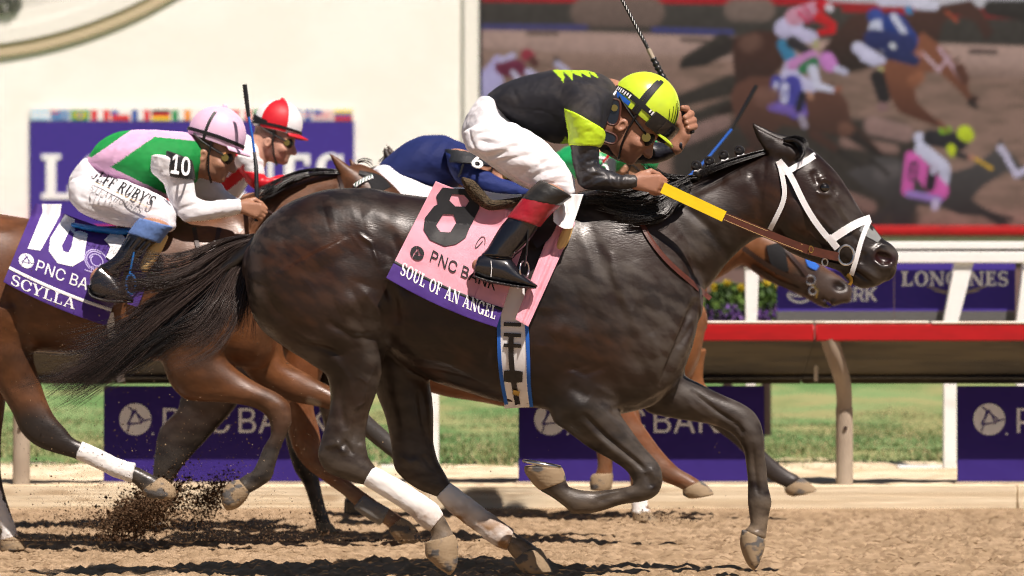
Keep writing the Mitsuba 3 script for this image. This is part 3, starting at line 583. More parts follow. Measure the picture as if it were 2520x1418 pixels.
def skin_colour(v, base, H=None):
    n = meshkit.fbm(v * 40, 3, 5)[:, None]; n2 = meshkit.noise(v * 130, 2)[:, None]
    c = np.array(base) * (.82 + .3 * n + .12 * n2)
    if H is not None:
        d = np.linalg.norm((v - H.p(60, -105, 0)) * [1, .7, 1], axis=1)[:, None]; t = np.clip(1 - d / .012, 0, 1) * .5; c = c * (1 - t) + np.array([.30, .10, .08]) * t
        r = v - H.o; uu, ff = r @ H.u / U, r @ H.f / U; t = np.clip((-6 - np.abs(uu + 34)) / 26 + 1, 0, 1) * (ff < 6) * (uu > -62); t = (t * .9)[:, None]
        c = c * (1 - t) + np.array([.018, .013, .010]) * t
    return np.clip(c, 0, 1)
def wrinkle(m, amp, freq, seed=0, direction=(0, 1, 0), stretch=.25, sharp=1.0):
    """folds of cloth: ridged noise stretched along one way"""
    v = np.array(m.vertices); d = np.asarray(direction, float); d /= np.linalg.norm(d)
    q = v - np.outer(v @ d, d) * (1 - stretch); n = meshkit.fbm(q * freq + meshkit.noise(v * 6, 3)[:, None] * 1.2, 3, seed); r = 1 - np.abs(2 * n - 1) * 2 * sharp
    m.vertices = v + np.array(m.vertex_normals) * (amp * (r - .4))[:, None]
    return m
def tint(v, base, dirt=(.10, .085, .07), amount=.3, f=9, seed=1):
    n = np.clip(meshkit.fbm(v * f, 4, seed) * 2.4 - 1.05, 0, 1)[:, None] * amount
    return np.clip((np.array(base) * (1 - n) + np.array(dirt) * n) * (.92 + .16 * meshkit.noise(v * 150, 4)[:, None]), 0, 1)
def cloth(name, parts, bs, P, base, h=.006, fold=(.0025, 16, 1, (0, 1, 0), .25), dirt=(.10, .085, .07), amount=.3, strokes=(), tf=same, Y=0.0, near=None, colour=None):
    m = blob(parts, h, 1)
    if fold: wrinkle(m, *fold)
    if strokes: sculpt(m, strokes, tf, Y, near)
    v = np.array(m.vertices); c = tint(v, base, dirt, amount)
    if colour is not None: c = colour(v, c)
    return put(name, m, bs, P, True, color=c)

# ---- jockey in front: black and lime
def with_y(st, y): return [(*r[:5], (r[5] if len(r) > 5 else 0) + y) for r in st]
MJ_TORSO = [(1204, 232, 1238, 288, .13), (1250, 202, 1275, 318, .165), (1311, 185, 1325, 338, .18), (1375, 174, 1382, 353, .19), (1440, 176, 1440, 346, .185), (1490, 189, 1488, 318, .15), (1514, 205, 1508, 285, .09)]
MJ_ARM = [(1404, 235, 1502, 262, .075, .05), (1394, 290, 1484, 318, .07), (1404, 357, 1474, 360, .058), (1411, 405, 1473, 398, .052), (1423, 450, 1488, 416, .05), (1444, 467, 1508, 423, .046), (1500, 467, 1530, 430, .04), (1566, 463, 1563, 430, .033)]
MJ_PELVIS = [(1178, 246, 1236, 268, .14), (1150, 285, 1250, 292, .17), (1138, 325, 1285, 320, .185), (1146, 362, 1315, 340, .17), (1190, 392, 1335, 352, .13)]
MJ_THIGH = [(1140, 330, 1275, 310, .09, .06), (1150, 366, 1325, 338, .10, .03), (1188, 392, 1348, 357, .10, .01), (1257, 441, 1374, 384, .092), (1306, 466, 1394, 410, .082), (1345, 474, 1410, 436, .075), (1386, 486, 1414, 462, .055)]
MJ_CALF = [(1322, 452, 1402, 486, .062), (1288, 489, 1376, 506, .064), (1256, 529, 1330, 553, .06), (1229, 562, 1306, 590, .057), (1204, 603, 1286, 614, .05), (1192, 626, 1262, 634, .043)]
MJ_FOOT = [(1182, 630, 1168, 676, .034), (1206, 624, 1194, 688, .038), (1250, 632, 1226, 696, .043), (1276, 662, 1262, 702, .046), (1302, 686, 1294, 706, .042), (1320, 700, 1318, 708, .02)]
jock = thing('person', 'jockey in black and lime green silks crouched on the dark horse, whip hand raised', 'person', 'jockeys')
HM = Frame(1585, 264, -37.5, -.02)
nearY, legY = -.235, -.36
hand1 = fist(at(1562, 447, nearY), np.array([.98, -.10]), np.array([.18, .98]), nearY, .98)
farw = at(1664, 358, .16); B3 = lambda a, b, r0, r1, k=.006, y0=.16, y1=.16: Bone(at(*a, y0), at(*b, y1), r0 * U, r1 * U, k)
hand2 = [B3((1662, 362), (1680, 332), 20, 19, .01), B3((1680, 334), (1684, 300), 17, 14, .012, .16, .165), B3((1676, 326), (1669, 302), 12, 10, .006, .15, .135), B3((1669, 302), (1670, 279), 9.5, 7, .003, .135, .13)]
for (kx, ky), (mx, my), (tx, ty) in (((1684, 290), (1690, 268), (1680, 266)), ((1688, 300), (1701, 280), (1686, 290)), ((1690, 312), (1707, 296), (1690, 303)), ((1690, 325), (1709, 311), (1694, 316))):
    hand2 += [B3((kx, ky), (mx, my), 9, 8.5, .004, .185, .17), B3((mx, my), (tx, ty), 8.5, 7.5, .003, .17, .135)]
FAR_ARM = [(1500, 230, 1440, 320, .07, .14), (1560, 300, 1480, 372, .06, .18), (1590, 345, 1560, 404, .052, .2), (1632, 352, 1612, 402, .045, .19), (1672, 340, 1680, 372, .036, .165)]
core = [Limb(MJ_TORSO, 0, grow=-.02), Limb(MJ_ARM, nearY, grow=-.012), Limb(FAR_ARM, 0, grow=-.012), Limb(MJ_PELVIS, 0, grow=-.02), Limb(MJ_THIGH, -.25, grow=-.016), Limb(MJ_THIGH, .25, grow=-.016), Limb(MJ_CALF, legY, grow=-.014), Limb(MJ_CALF, .36, grow=-.014), Limb(MJ_FOOT, legY, grow=-.012), Limb(MJ_FOOT, .36, grow=-.012), Bone(HM.p(-40, -80), at(1500, 245, 0), .055, .075, .03)]
m = blob(core + head_parts(HM) + hand1 + hand2, .0048, 1)
put('body', m, 'skin', jock, True, color=skin_colour(np.array(m.vertices), (.34, .165, .105), HM))
from shapely import contains_xy
WING = unary_union([Polygon(q) for q in ([(1356, 168), (1384, 168), (1389, 190), (1387, 205), (1379, 192), (1368, 181)], [(1383, 168), (1404, 170), (1410, 186), (1409, 199), (1400, 188), (1390, 180)], [(1404, 168), (1426, 170), (1433, 191), (1420, 185), (1408, 179)], [(1424, 170), (1448, 172), (1454, 192), (1440, 185), (1428, 178)], [(1444, 170), (1462, 176), (1473, 193), (1458, 186)],
                                          [(1374, 358), (1384, 348), (1392, 336), (1397, 343), (1406, 346), (1408, 358)])])
def wings(v, c):
    x, y = to_px(v[:, 0], v[:, 2], v[:, 1]); t = contains_xy(WING, x, y)[:, None]; return np.where(t, np.array([.36, .62, .02]) * (.92 + .16 * meshkit.noise(v * 90, 3)[:, None]), c)
BLK = (.013, .013, .018); LIME = (.50, .72, .02)
cloth('jersey', [Limb(MJ_TORSO, 0, k=.04), Limb([(1412, 208, 1506, 238, .06, .09), (1404, 235, 1502, 262, .084, .05), (1396, 268, 1492, 300, .076, .015), (1396, 284, 1484, 320, .066, 0)], nearY, k=.09, cap=.01), Limb(FAR_ARM[:2], 0, k=.05)], 'cloth_vc', jock, BLK, .0046,
      (.0045, 17, 2, (.3, .2, 1), .22), (.13, .11, .09), .5, [([(1250, 275), (1330, 272), (1400, 290)], 4, -2.5), ([(1410, 275), (1450, 245), (1480, 240)], 6, -3), ([(1470, 200), (1490, 250), (1490, 300)], 7, -5), ([(1440, 190), (1470, 240), (1478, 300)], 6, 4), ([(1420, 200), (1440, 240)], 6, -3), ([(1260, 300), (1320, 310), (1390, 330)], 6, -3), ([(1260, 215), (1280, 260)], 7, -3), ([(1290, 320), (1340, 300), (1400, 300)], 5, 3), ([(1300, 230), (1380, 235)], 20, 3)], near=.0, colour=wings)
cloth('sleeve', [Limb([(1391, 270, 1486, 322, .080, .004), (1397, 300, 1485, 334, .076), (1402, 335, 1482, 348, .068), (1404, 358, 1474, 362, .064)], nearY, k=.02, cap=.003, grow=.006)], 'satin_vc', jock, LIME, .004, (.003, 20, 5, (1, 0, .1), .3), amount=.05)
cloth('undersleeve', [Limb([(1400, 330, 1478, 342, .058)] + MJ_ARM[2:], nearY, cap=.006)], 'satin_vc', jock, (.016, .017, .023), .004, (.0035, 26, 7, (.3, 1, .6), .35), (.13, .11, .09), .45,
      [([(1425, 425), (1460, 410), (1485, 412)], 5, -4), ([(1430, 440), (1470, 420)], 4, 3), ([(1440, 400), (1470, 392)], 4, -3), ([(1418, 410), (1450, 430), (1480, 430)], 3.5, -3), ([(1430, 455), (1462, 435), (1490, 430)], 3.5, -3), ([(1450, 462), (1480, 445), (1500, 440)], 3, 2.5), ([(1410, 385), (1450, 375)], 5, -2.5), ([(1500, 430), (1510, 460)], 4, -2), ([(1520, 432), (1528, 462)], 4, -2), ([(1540, 434), (1546, 462)], 4, -2)])
cloth('undersleeve', [Limb(FAR_ARM[1:], 0, cap=.006)], 'satin_vc', jock, (.010, .011, .02), .006, (.003, 22, 8), amount=.2)
def whites(v, c): return c
cloth('breeches', [Limb(MJ_PELVIS, 0, k=.04), Limb(MJ_THIGH, -.25, k=.06), Limb(MJ_THIGH, .25, k=.06)], 'cloth_vc', jock, (.80, .79, .82), .005, (.006, 15, 3, (1, .3, -.3), .16), (.62, .6, .62), .25,
      [([(1172, 330), (1235, 322), (1290, 300)], 4, -6), ([(1175, 345), (1230, 355), (1290, 335)], 5, -10), ([(1170, 365), (1200, 372), (1260, 350), (1300, 345)], 8, 8), ([(1160, 375), (1200, 388), (1250, 372)], 5, -11), ([(1195, 280), (1240, 290)], 4, -4), ([(1200, 300), (1260, 312), (1300, 330)], 4, -4), ([(1215, 400), (1260, 390), (1330, 375)], 4, -5), ([(1270, 440), (1310, 415), (1360, 390)], 5, -5), ([(1335, 440), (1365, 425)], 4, -5), ([(1290, 430), (1330, 400)], 4, 4), ([(1185, 310), (1250, 300)], 6, 3), ([(1230, 420), (1290, 400), (1330, 410)], 9, 4),
       ([(1305, 440), (1345, 420), (1390, 415)], 6, -6), ([(1310, 455), (1350, 435), (1400, 430)], 5, 5), ([(1320, 462), (1370, 448), (1405, 452)], 4, -4), ([(1240, 270), (1252, 290), (1250, 300)], 5, -4), ([(1200, 240), (1160, 300), (1148, 350)], 4, -2), ([(1150, 310), (1160, 350), (1178, 388)], 4, -4)], near=-.1)
for side, y in ((-1, legY), (1, -legY)):
    g = cloth('gaiter', [Limb([(1330, 446, 1404, 484, .064), (1300, 474, 1390, 494, .068), (1286, 492, 1374, 508, .067)], y, cap=.004, grow=.004)], 'satin_vc', jock, (.016, .016, .016), .004, (.002, 24, 11, (1, 0, -.6), .3), (.10, .09, .07), .5)
    bt = put('boot', blob([Limb(MJ_CALF[1:], y, k=.012, cap=.006), Limb(MJ_FOOT, y, k=.03, cap=.01)], .004, 1), 'boot_gloss', jock, True)
    bn = cloth('cuff', [Limb([(1287, 489, 1377, 506, .066), (1256, 529, 1331, 553, .062), (1250, 536, 1327, 559, .0615)], y, k=.01, cap=.003, grow=.004)], 'satin_vc', bt, (.33, .006, .018), .004, None, (.22, .12, .11), .45)
    put('sole', blob([Limb([(1166, 676, 1168, 682, .036), (1196, 687, 1194, 694, .04), (1236, 695, 1234, 702, .044), (1290, 704, 1290, 710, .044), (1318, 706, 1318, 711, .02)], y, cap=.004)], .004, 1), 'black_leather', bt, True)
    put('heel_seam', tube(at(np.array([1208, 1210, 1208]), np.array([642, 660, 682]), y - .041), .0016, 6), 'white_ink', bt)
mat('helmet_lime', lambda p, n, uv: MX((0.60, 0.78, 0.025), (0.5, 0.66, 0.05), FB(p.x * 30, p.y * 30, p.z * 30, 3)), .25, .5, clearcoat=.4)
hm = helmet(HM, jock, 'helmet_lime', 'helmet_lime', -30)
pi = math.pi
put('strap', dome_patch(HM, -pi * .99, -.30, [-14, -10, -14, -26], [-2, 4, -2, -14], 1.0, 2.5), 'black_plain', hm, 40)
put('blue_stripe', dome_patch(HM, -pi * .98, -pi * .62, [-22, -24, -26], [-14, -12, -16], .6, 2), 'blue_web', hm, 40)
put('strap', sheet(*[np.stack([dome_pt(HM, -pi * .52 + 0 * a, a, o) + w * HM.f * U * 5 for w in (-1, 1)], 1) for o in (1.0, 3.2) for a in [np.linspace(-30, 72, 14)]]), 'black_plain', hm, 40)
put('strap', sheet(*[np.stack([dome_pt(HM, -pi * .555 + 0 * a, a, o) + w * HM.f * U * 4 for w in (-1, 1)], 1) for o in (1.0, 3.2) for a in [np.linspace(-30, 66, 14)]]), 'black_plain', hm, 40)
for j, th in enumerate(np.r_[np.linspace(-pi * .84, -pi * .66, 7), np.linspace(-pi * .44, -pi * .30, 6)]):
    put('strap_mark', dome_patch(HM, th, th + .045, [-11 + 2 * (j % 2)], [-1], 3.6, .6, 3, 3), 'white_ink', hm, False)
g = put('goggles', dome_patch(HM, -1.25, .85, [-34, -32, -36], [2, 8, 6], 6, 9, 26, 5), 'black_leather', hm, 35); say(g, 'spare dark goggles pushed up over the front of the helmet')
put('lens', dome_patch(HM, -.9, .5, [-28], [0], 15.2, 1.0, 18, 4), 'boot_gloss', g, 35)
for i, (a, w) in enumerate(((.10, 40), (.0, 52), (-.12, 44), (-.24, 34), (-.36, 22))):
    th = np.linspace(a - .42, a - .36, 2); put('feather_mark', sheet(*[np.stack([dome_pt(HM, np.full(8, a - .34) - np.linspace(0, .30, 8) * .6, np.linspace(8, 8 + w, 8), o) + s * HM.y * U * np.linspace(4, .4, 8)[:, None] for s in (-1, 1)], 1) for o in (.8, 2.0)]), 'black_plain', hm, 40)
goggles(jock, HM); chin_strap(jock, HM)
sp = thing('spare_goggles', 'brown rimmed spare goggles hanging below the lime helmet beside the cheek', 'goggles')
for cx, cy, rx, rz, rot in ((1509, 276, 17, 32, .12), (1494, 338, 24, 13, .35)):
    a = np.linspace(0, 2 * np.pi, 33); c, s_ = math.cos(rot), math.sin(rot); q = np.column_stack([rx * np.sign(np.cos(a)) * np.abs(np.cos(a)) ** .7, rz * np.sign(np.sin(a)) * np.abs(np.sin(a)) ** .7]); q = np.column_stack([q[:, 0] * c - q[:, 1] * s_, q[:, 0] * s_ + q[:, 1] * c]) + [cx, cy]
    y = -.155; lens = put('lens', prism(Polygon([tuple(at(*p, y)[[0, 2]]) for p in q]), .004).apply_transform(trimesh.transformations.translation_matrix([0, y, 0])), 'boot_gloss', sp)
    put('rim', tube(at(q[:, 0], q[:, 1], y - .003), .0042, 8), 'brown_leather', lens)
d = trimesh.creation.cylinder(.012, .006, sections=24); d.apply_transform(trimesh.transformations.rotation_matrix(pi / 2, [1, 0, 0])); d.apply_translation(at(1512, 266, -.163)); put('lens_cap', d, 'gold', sp)
put('strap', tube(at(np.array([1503, 1506, 1516]), np.array([248, 240, 225]), np.array([-.150, -.14, -.11])), .004, 8), 'white_web', sp)
# whip in the far hand
wh = thing('whip', 'black riding whip held upright by the jockey in lime and black', 'whip', 'riding whips')
put('shaft', tube(at(np.array([1524, 1560, 1596]), np.array([-14, 55, 122]), np.array([.19, .185, .18])), .0065, 8), 'black_plain', wh)
put('collar', tube(at(np.array([1595, 1608]), np.array([120, 146]), .18), .0085, 10), 'post_grey', wh)
a = np.linspace(0, 1, 60); put('grip', tube(at(1607 + (1704 - 1607) * a, 144 + (329 - 144) * a, .18 - .02 * a), .0115 + .0016 * np.sign(np.sin(a * 110)), 10), 'black_leather', wh)
for j in range(26):
    t = .12 + j * .034; c = at(1524 + 72 * t + 2.2 * (j % 2), -14 + 136 * t, .178); put('fleck', box(c, (.0022, .004, .009)), 'white_ink', wh, False)

# ---- saddle, cloth, girth, tack of the dark horse
cl = thing('saddle_cloth', 'pink saddle cloth with a large black number 8 on the dark horse', 'saddle cloth', 'numbered saddle cloths')
say(cl, 'pink saddle cloth with a large black number 8 on the dark horse', 'saddle cloth', None, 'numbered saddle cloths')
class Cloth:
    """quad of cloth: corners in pixels TL, TR, BR, BL; bow: downward sag of the hem; on the skin fn with a little ripple"""
    def __init__(s, q, fn, lift, Y=0.0, bow=0.0, amp=.006, seed=3, top=None, hem=.045):
        s.hem = hem; s.q = np.array(q, float); s.fn, s.lift, s.Y, s.bow, s.amp, s.seed, s.top = fn, lift, Y, bow, amp, seed, top or 0.0
    def px(s, a, b):
        q = s.q; a, b = np.asarray(a)[..., None], np.asarray(b)[..., None]
        p = (q[0] * (1 - a) + q[1] * a) * (1 - b) + (q[3] * (1 - a) + q[2] * a) * b
        p[..., 1] += (s.bow * (4 * a * (1 - a)) * b)[..., 0] + (s.top * 4 * a * (1 - a) * (1 - b))[..., 0]
        return p
    def at(s, a, b, off=0.0):
        p = s.px(a, b); X = at(p[..., 0], p[..., 1], s.Y); y = s.fn(X[..., 0], X[..., 2]) - s.lift - off
        y = y - s.amp * (meshkit.fbm(np.stack([np.asarray(a) * 5, np.asarray(b) * 2.2, 0 * np.asarray(a)], -1), 2, s.seed) - .5) * 2 - s.hem * np.asarray(b) ** 2
        return at(p[..., 0], p[..., 1], y)
    def sheet(s, n=50, m=50, thick=.003, a0=0, a1=1, b0=0, b1=1, off=0.0):
        A, B = np.meshgrid(np.linspace(a0, a1, n), np.linspace(b0, b1, m), indexing='ij')
        return sheet(s.at(A, B, off), s.at(A, B, off + thick))
    def decal(s, poly, off=.0036, thick=.0012, step=.04):
        """flat polygon in cloth units (a to the right, b down) laid on the cloth"""
        ms = []
        for g in getattr(poly, 'geoms', [poly]):
            if g.area < 1e-7: continue
            m = trimesh.creation.extrude_polygon(g, .01, engine='earcut'); m = m.subdivide_to_size(step, max_iter=8) if step else m
            v = np.array(m.vertices); m.vertices = s.at(v[:, 0], v[:, 1], off) - np.column_stack([0 * v[:, 2], v[:, 2] * 100 * thick, 0 * v[:, 2]]); 
            if m.volume < 0: m.invert()
            ms.append(m)
        return cat(ms)
    def text(s, polys, a0, b0, du, dv, name, bs, parent, off=.0036):
        """letters (units of cap height) from (a0, b0), along du per unit x and dv per unit y (cloth units)"""
        for g in polys:
            g2 = affinity.affine_transform(g, [du[0], dv[0], du[1], dv[1], a0, b0]); put(name, s.decal(g2, off), bs, parent, False)
mat('cloth_pink', lambda p, n, uv: MX((0.80, 0.38, 0.46), (0.72, 0.32, 0.40), FB(p.x * 20, p.y * 20, p.z * 20, 3)), .8, .2, lambda p, n, uv: FB(p.x * 18, p.y * 18, p.z * 18, 3), .006, sheen=.3)
mat('cloth_purple', lambda p, n, uv: MX((0.075, 0.034, 0.225), (0.062, 0.027, 0.185), FB(p.x * 20, p.y * 20, p.z * 20, 3)), .7, .25, lambda p, n, uv: FB(p.x * 18, p.y * 18, p.z * 18, 3), .006, sheen=.3)
C8 = Cloth([(1072, 446), (1310, 540), (1222, 806), (950, 684)], lambda x, z: np.minimum(skin1(x, z), -.215), .012, bow=10, amp=.010)
put('overlap', C8.sheet(24, 60, .003, a0=.735, a1=1.0, b1=.985, off=.0032), 'cloth_pink', cl, True)
put('panel', C8.sheet(70, 60), 'cloth_pink', cl, True)
put('hem', C8.sheet(70, 14, .0022, b0=.845, b1=1.0, off=.0068), 'cloth_purple', cl, True); put('piping', C8.sheet(70, 3, .0026, b0=.82, b1=.847, off=.0068), 'black_plain', cl, True)
def inv(C, p):
    """cloth units of pixel p"""
    from scipy.optimize import fsolve
    return tuple(fsolve(lambda t: C.px(t[0], t[1]) - np.array(p), (.5, .5)))
def poly_px(C, pts, holes=()): return Polygon([inv(C, p) for p in pts], [[inv(C, p) for p in h] for h in holes])
eight = poly_px(C8, [(1089, 462), (1150, 466), (1180, 492), (1180, 512), (1164, 545), (1156, 560), (1146, 585), (1122, 601), (1094, 606), (1058, 590), (1042, 565), (1046, 536), (1068, 508), (1078, 503), (1074, 482)],
                [[(1112, 478), (1142, 480), (1155, 495), (1146, 509), (1120, 508), (1106, 494)], [(1090, 527), (1116, 528), (1124, 546), (1108, 572), (1084, 571), (1073, 556)]])
put('number', C8.decal(eight, .007), 'black_ink', cl, False)
def along(C, p0, p1, p2):
    """cloth vectors: origin p0, unit x to p1, unit y to p2 (pixels)"""
    o = np.array(inv(C, p0)); return o, np.array(inv(C, p1)) - o, np.array(inv(C, p2)) - o
o, dx_, dy_ = along(C8, (984, 675), (1222, 788), (992, 647))
C8.text(words('SOUL OF AN ANGEL', 1.0, BOLD, .07, 1.0), o[0], o[1], dx_ * .985, dy_ * 1.08, 'letter', 'white_ink', cl, .0095)
pd = thing('saddle_pad', 'white pad between the pink cloth and the back of the dark horse', 'pad'); put('cushion', blob([Limb([(1082, 462, 1070, 520, .16), (1140, 462, 1130, 540, .19), (1240, 478, 1230, 550, .2), (1330, 480, 1330, 560, .19), (1390, 478, 1390, 550, .16)], 0, k=.02)], .009), 'white_web', pd, True)
o, dx_, dy_ = along(C8, (1055, 640), (1218, 716), (1063, 614))
def sans_polys(text, width, bold=False):
    m = meshkit.text_mesh(text, 1.0, .01, bold); v = np.array(m.vertices); s = width / v[:, 0].max()
    secs = [];
    for c in m.split(only_watertight=False):
        v = np.array(c.vertices); t = np.array(c.faces)[np.array(c.face_normals)[:, 2] > .5]
        g = unary_union([Polygon(v[q, :2]) for q in t]).buffer(.002); secs.append(affinity.scale(g, s, 1.0, origin=(0, 0)))
    return secs
C8.text(sans_polys('PNC BANK', 1.0), o[0], o[1], dx_, dy_, 'letter', 'black_ink', cl, .007)
o, dx_, dy_ = along(C8, (1027, 623), (1043, 630), (1032, 607))
C8.text([bank_mark(1.0)], o[0], o[1], dx_, dy_, 'emblem', 'black_ink', cl, .007)
o, dx_, dy_ = along(C8, (1186, 604), (1206, 612), (1190, 586))
C8.text([LineString([(-.2 + .5 * math.cos(a), .3 + .9 * math.sin(a * 1.3)) for a in np.linspace(q, q + 2.6, 16)]).buffer(.04) for q in (0, 1.2, 2.5)], o[0], o[1], dx_, dy_, 'horse_emblem', 'black_ink', cl, .007)
# front flap of the cloth, on the other side of the girth
C8b = Cloth([(1372, 520), (1416, 548), (1300, 804), (1268, 786)], skin1, .016, amp=.010, seed=9)
put('front_flap', C8b.sheet(20, 40), 'cloth_pink', cl, True)
put('towel', Cloth([(1360, 478), (1436, 478), (1408, 562), (1362, 545)], lambda x, z: np.minimum(skin1(x, z), -.24), .05, amp=.012, seed=5, bow=8).sheet(24, 24), 'white_web', cl, True)
pad_ = thing('saddle_pad', 'yellow foam pad edge showing between the pink cloth and the shoulder', 'pad')
put('edge', blob([Limb([(1398, 545, 1412, 545, .02), (1382, 570, 1404, 585, .024), (1370, 600, 1386, 615, .02)], float(skin1(at(1385, 590)[0], at(1385, 590)[2])) - .02)], .004), (mat('foam', (0.72, 0.5, 0.22), .9, .1), 'foam')[1], pad_, True)
gi = thing('girth', 'white elastic girth with blue edging and black straps under the pink cloth', 'girth')
put('band', strap([(1258, 690), (1260, 800), (1266, 900), (1272, 1004)], [66, 64, 66, 62], skin1, .006, .006, n=50, rows=8), 'white_web', gi)
for pts in ([(1228, 755), (1228, 850), (1234, 930), (1246, 996)], [(1296, 800), (1300, 880), (1302, 950), (1308, 1002)]):
    put('edging', strap(pts, 9, skin1, .009, .006, n=40, rows=3), 'blue_web', gi)
put('billet', strap([(1258, 822), (1258, 880), (1264, 940), (1274, 996)], 13, skin1, .005, .013, n=40), 'black_leather', gi)
for y_ in (798, 824, 850): put('loop', strap([(1240, y_), (1282, y_ + 2)], 9, skin1, .005, .013, n=6), 'black_leather', gi)
put('keeper', strap([(1240, 926), (1286, 928)], [26, 30, 30, 26], skin1, .004, .012, n=8), 'black_leather', gi)
put('buckle', strap([(1262, 965), (1278, 970)], 12, skin1, .005, .019, n=5), 'gold', gi)
# white undergirth cloth hanging beside the boot
sa = thing('saddle', 'small black race saddle under the jockey in lime and black', 'saddle', 'race saddles')
put('seat', blob([Limb([(1190, 500, 1196, 530, .16), (1250, 488, 1250, 520, .15), (1330, 470, 1330, 505, .14), (1400, 462, 1400, 500, .10)], 0, k=.02)], .008), 'black_leather', sa, True)
mat('fleece', lambda p, n, uv: MX((0.12, 0.09, 0.055), (0.014, 0.012, 0.011), SS(.38, .62, FB(p.x * 380, p.y * 380, p.z * 380, 2))), 1.0, .1, lambda p, n, uv: FB(p.x * 160, p.y * 160, p.z * 160, 2), .012)
put('fleece_roll', blob([Limb([(1136, 446, 1146, 438, .03), (1146, 470, 1166, 444, .04), (1172, 500, 1192, 472, .042), (1208, 518, 1214, 493, .042), (1250, 512, 1244, 490, .038), (1286, 502, 1282, 484, .03)], -.235, k=.02, cap=.02)], .004), 'fleece', sa, True)
put('flap', strap([(1390, 500), (1360, 540), (1335, 580), (1312, 600)], [20, 30, 36, 30], lambda x, z: skin1(x, z) - .03, .006, 0, n=30, rows=4), 'black_leather', sa)
lea = put('stirrup_leather', tube([at(1300, 560, -.40), at(1296, 620, -.405), at(1290, 655, -.40)], .004, 8, flat=.011), 'black_leather', sa)
a = np.linspace(0, 2 * pi, 25); put('stirrup', tube(at(1290 + 11 * np.cos(a), 664 + 22 * np.sin(a), -.37 + .03 * np.cos(a)), .0032, 8), 'metal', sa)
br = thing('bridle', 'white webbing bridle with nose band on the dark horse', 'bridle', 'bridles')
sk = lambda x, z: skin1(x, z)
put('browband', strap([(1936, 424), (1960, 410), (1985, 396), (2007, 381)], 15, sk, .004, .004, n=30), 'white_web', br)
put('cheekpiece', strap([(1916, 396), (1936, 420), (1968, 480), (2005, 545), (2040, 590)], 15, sk, .004, .006, n=40), 'white_web', br)
put('headpiece', strap([(1916, 396), (1922, 412), (1930, 432)], 16, sk, .004, .005, n=12), 'white_web', br)
put('throatlatch', strap([(1918, 402), (1926, 440), (1930, 480), (1915, 525), (1894, 566)], 12, sk, .004, .004, n=40), 'white_web', br)
nb = put('noseband', strap([(2048, 588), (2075, 570), (2110, 550), (2142, 538)], 20, sk, .004, .005, n=30), 'white_web', br)
put('nose_strap', strap([(2138, 545), (2120, 590), (2106, 640), (2094, 678)], 12, sk, .004, .006, n=30), 'white_web', br)
put('cheek_buckle', strap([(2036, 582), (2060, 612)], 17, sk, .005, .010, n=10), 'white_web', br)
put('buckle', strap([(2084, 676), (2094, 690), (2090, 702)], 9, sk, .004, .008, n=8), 'gold', br)
a = np.linspace(0, 2 * pi, 33); yb_ = float(sk(at(2080, 625)[0], at(2080, 625)[2])) - .022
put('bit_ring', tube(at(2082 + 19 * np.cos(a), 628 + 24 * np.sin(a), yb_), .0045, 8), 'metal', br)
put('bit_ring', tube(at(2030 + 7 * np.cos(a), 645 + 9 * np.sin(a), yb_ - .004), .003, 8), 'metal', br)
put('chin_strap', strap([(2030, 648), (2060, 655), (2085, 662)], 10, sk, .004, .006, n=12), 'black_leather', br)
mat('patch_grey', (0.22, 0.23, 0.23), .9, .2)
put('nose_strip', strap([(2118, 560), (2140, 572), (2164, 592)], [18, 26, 14], sk, .0015, .003, n=16, rows=3), 'patch_grey', horse1); say([q for q in scene if q.endswith('nose_strip')][-1], 'grey adhesive strip across the nose')
def rein(pts, w, name, bs, th=.004):
    P = np.array([at(x, y, d) for x, y, d in pts]); C = curve(P, 40); t = np.gradient(C, axis=0); t /= np.linalg.norm(t, axis=1, keepdims=True); up = np.cross(t, [0, 1, 0]); up /= np.linalg.norm(up, axis=1, keepdims=True); n_ = np.cross(up, t)
    W = w * U / 2; I = np.stack([C - up * W, C + up * W], 1); return put(name, sheet(I + n_[:, None] * th / 2, I - n_[:, None] * th / 2), bs, br, 30)
rein([(1630, 462, -.262), (1705, 497, -.258), (1782, 533, -.25)], 27, 'rein_grip', 'yellow_rubber', .009)
rein([(1780, 532, -.25), (1880, 573, -.22), (1980, 612, -.17), (2062, 632, yb_ - .003)], 21, 'rein', 'brown_leather', .006)
rein([(1780, 524, -.2535), (1880, 565, -.2235), (1975, 602, -.1785)], 0.8, 'stitching', 'foam', .002); rein([(1782, 541, -.2535), (1880, 582, -.2235), (1975, 619, -.1785)], 0.8, 'stitching', 'foam', .002)
put('rein_buckle', tube(at(1996 + 5 * np.cos(a), 614 + 8 * np.sin(a), -.175), .002, 6), 'gold', br)
nk = thing('neck_strap', 'thin brown leather strap curving across the dark horse shoulder', 'strap')
put('strap', strap([(1570, 506), (1578, 545), (1602, 592), (1650, 650), (1700, 694), (1748, 736)], 12, skin1, .005, .010, n=60), 'brown_leather', nk)

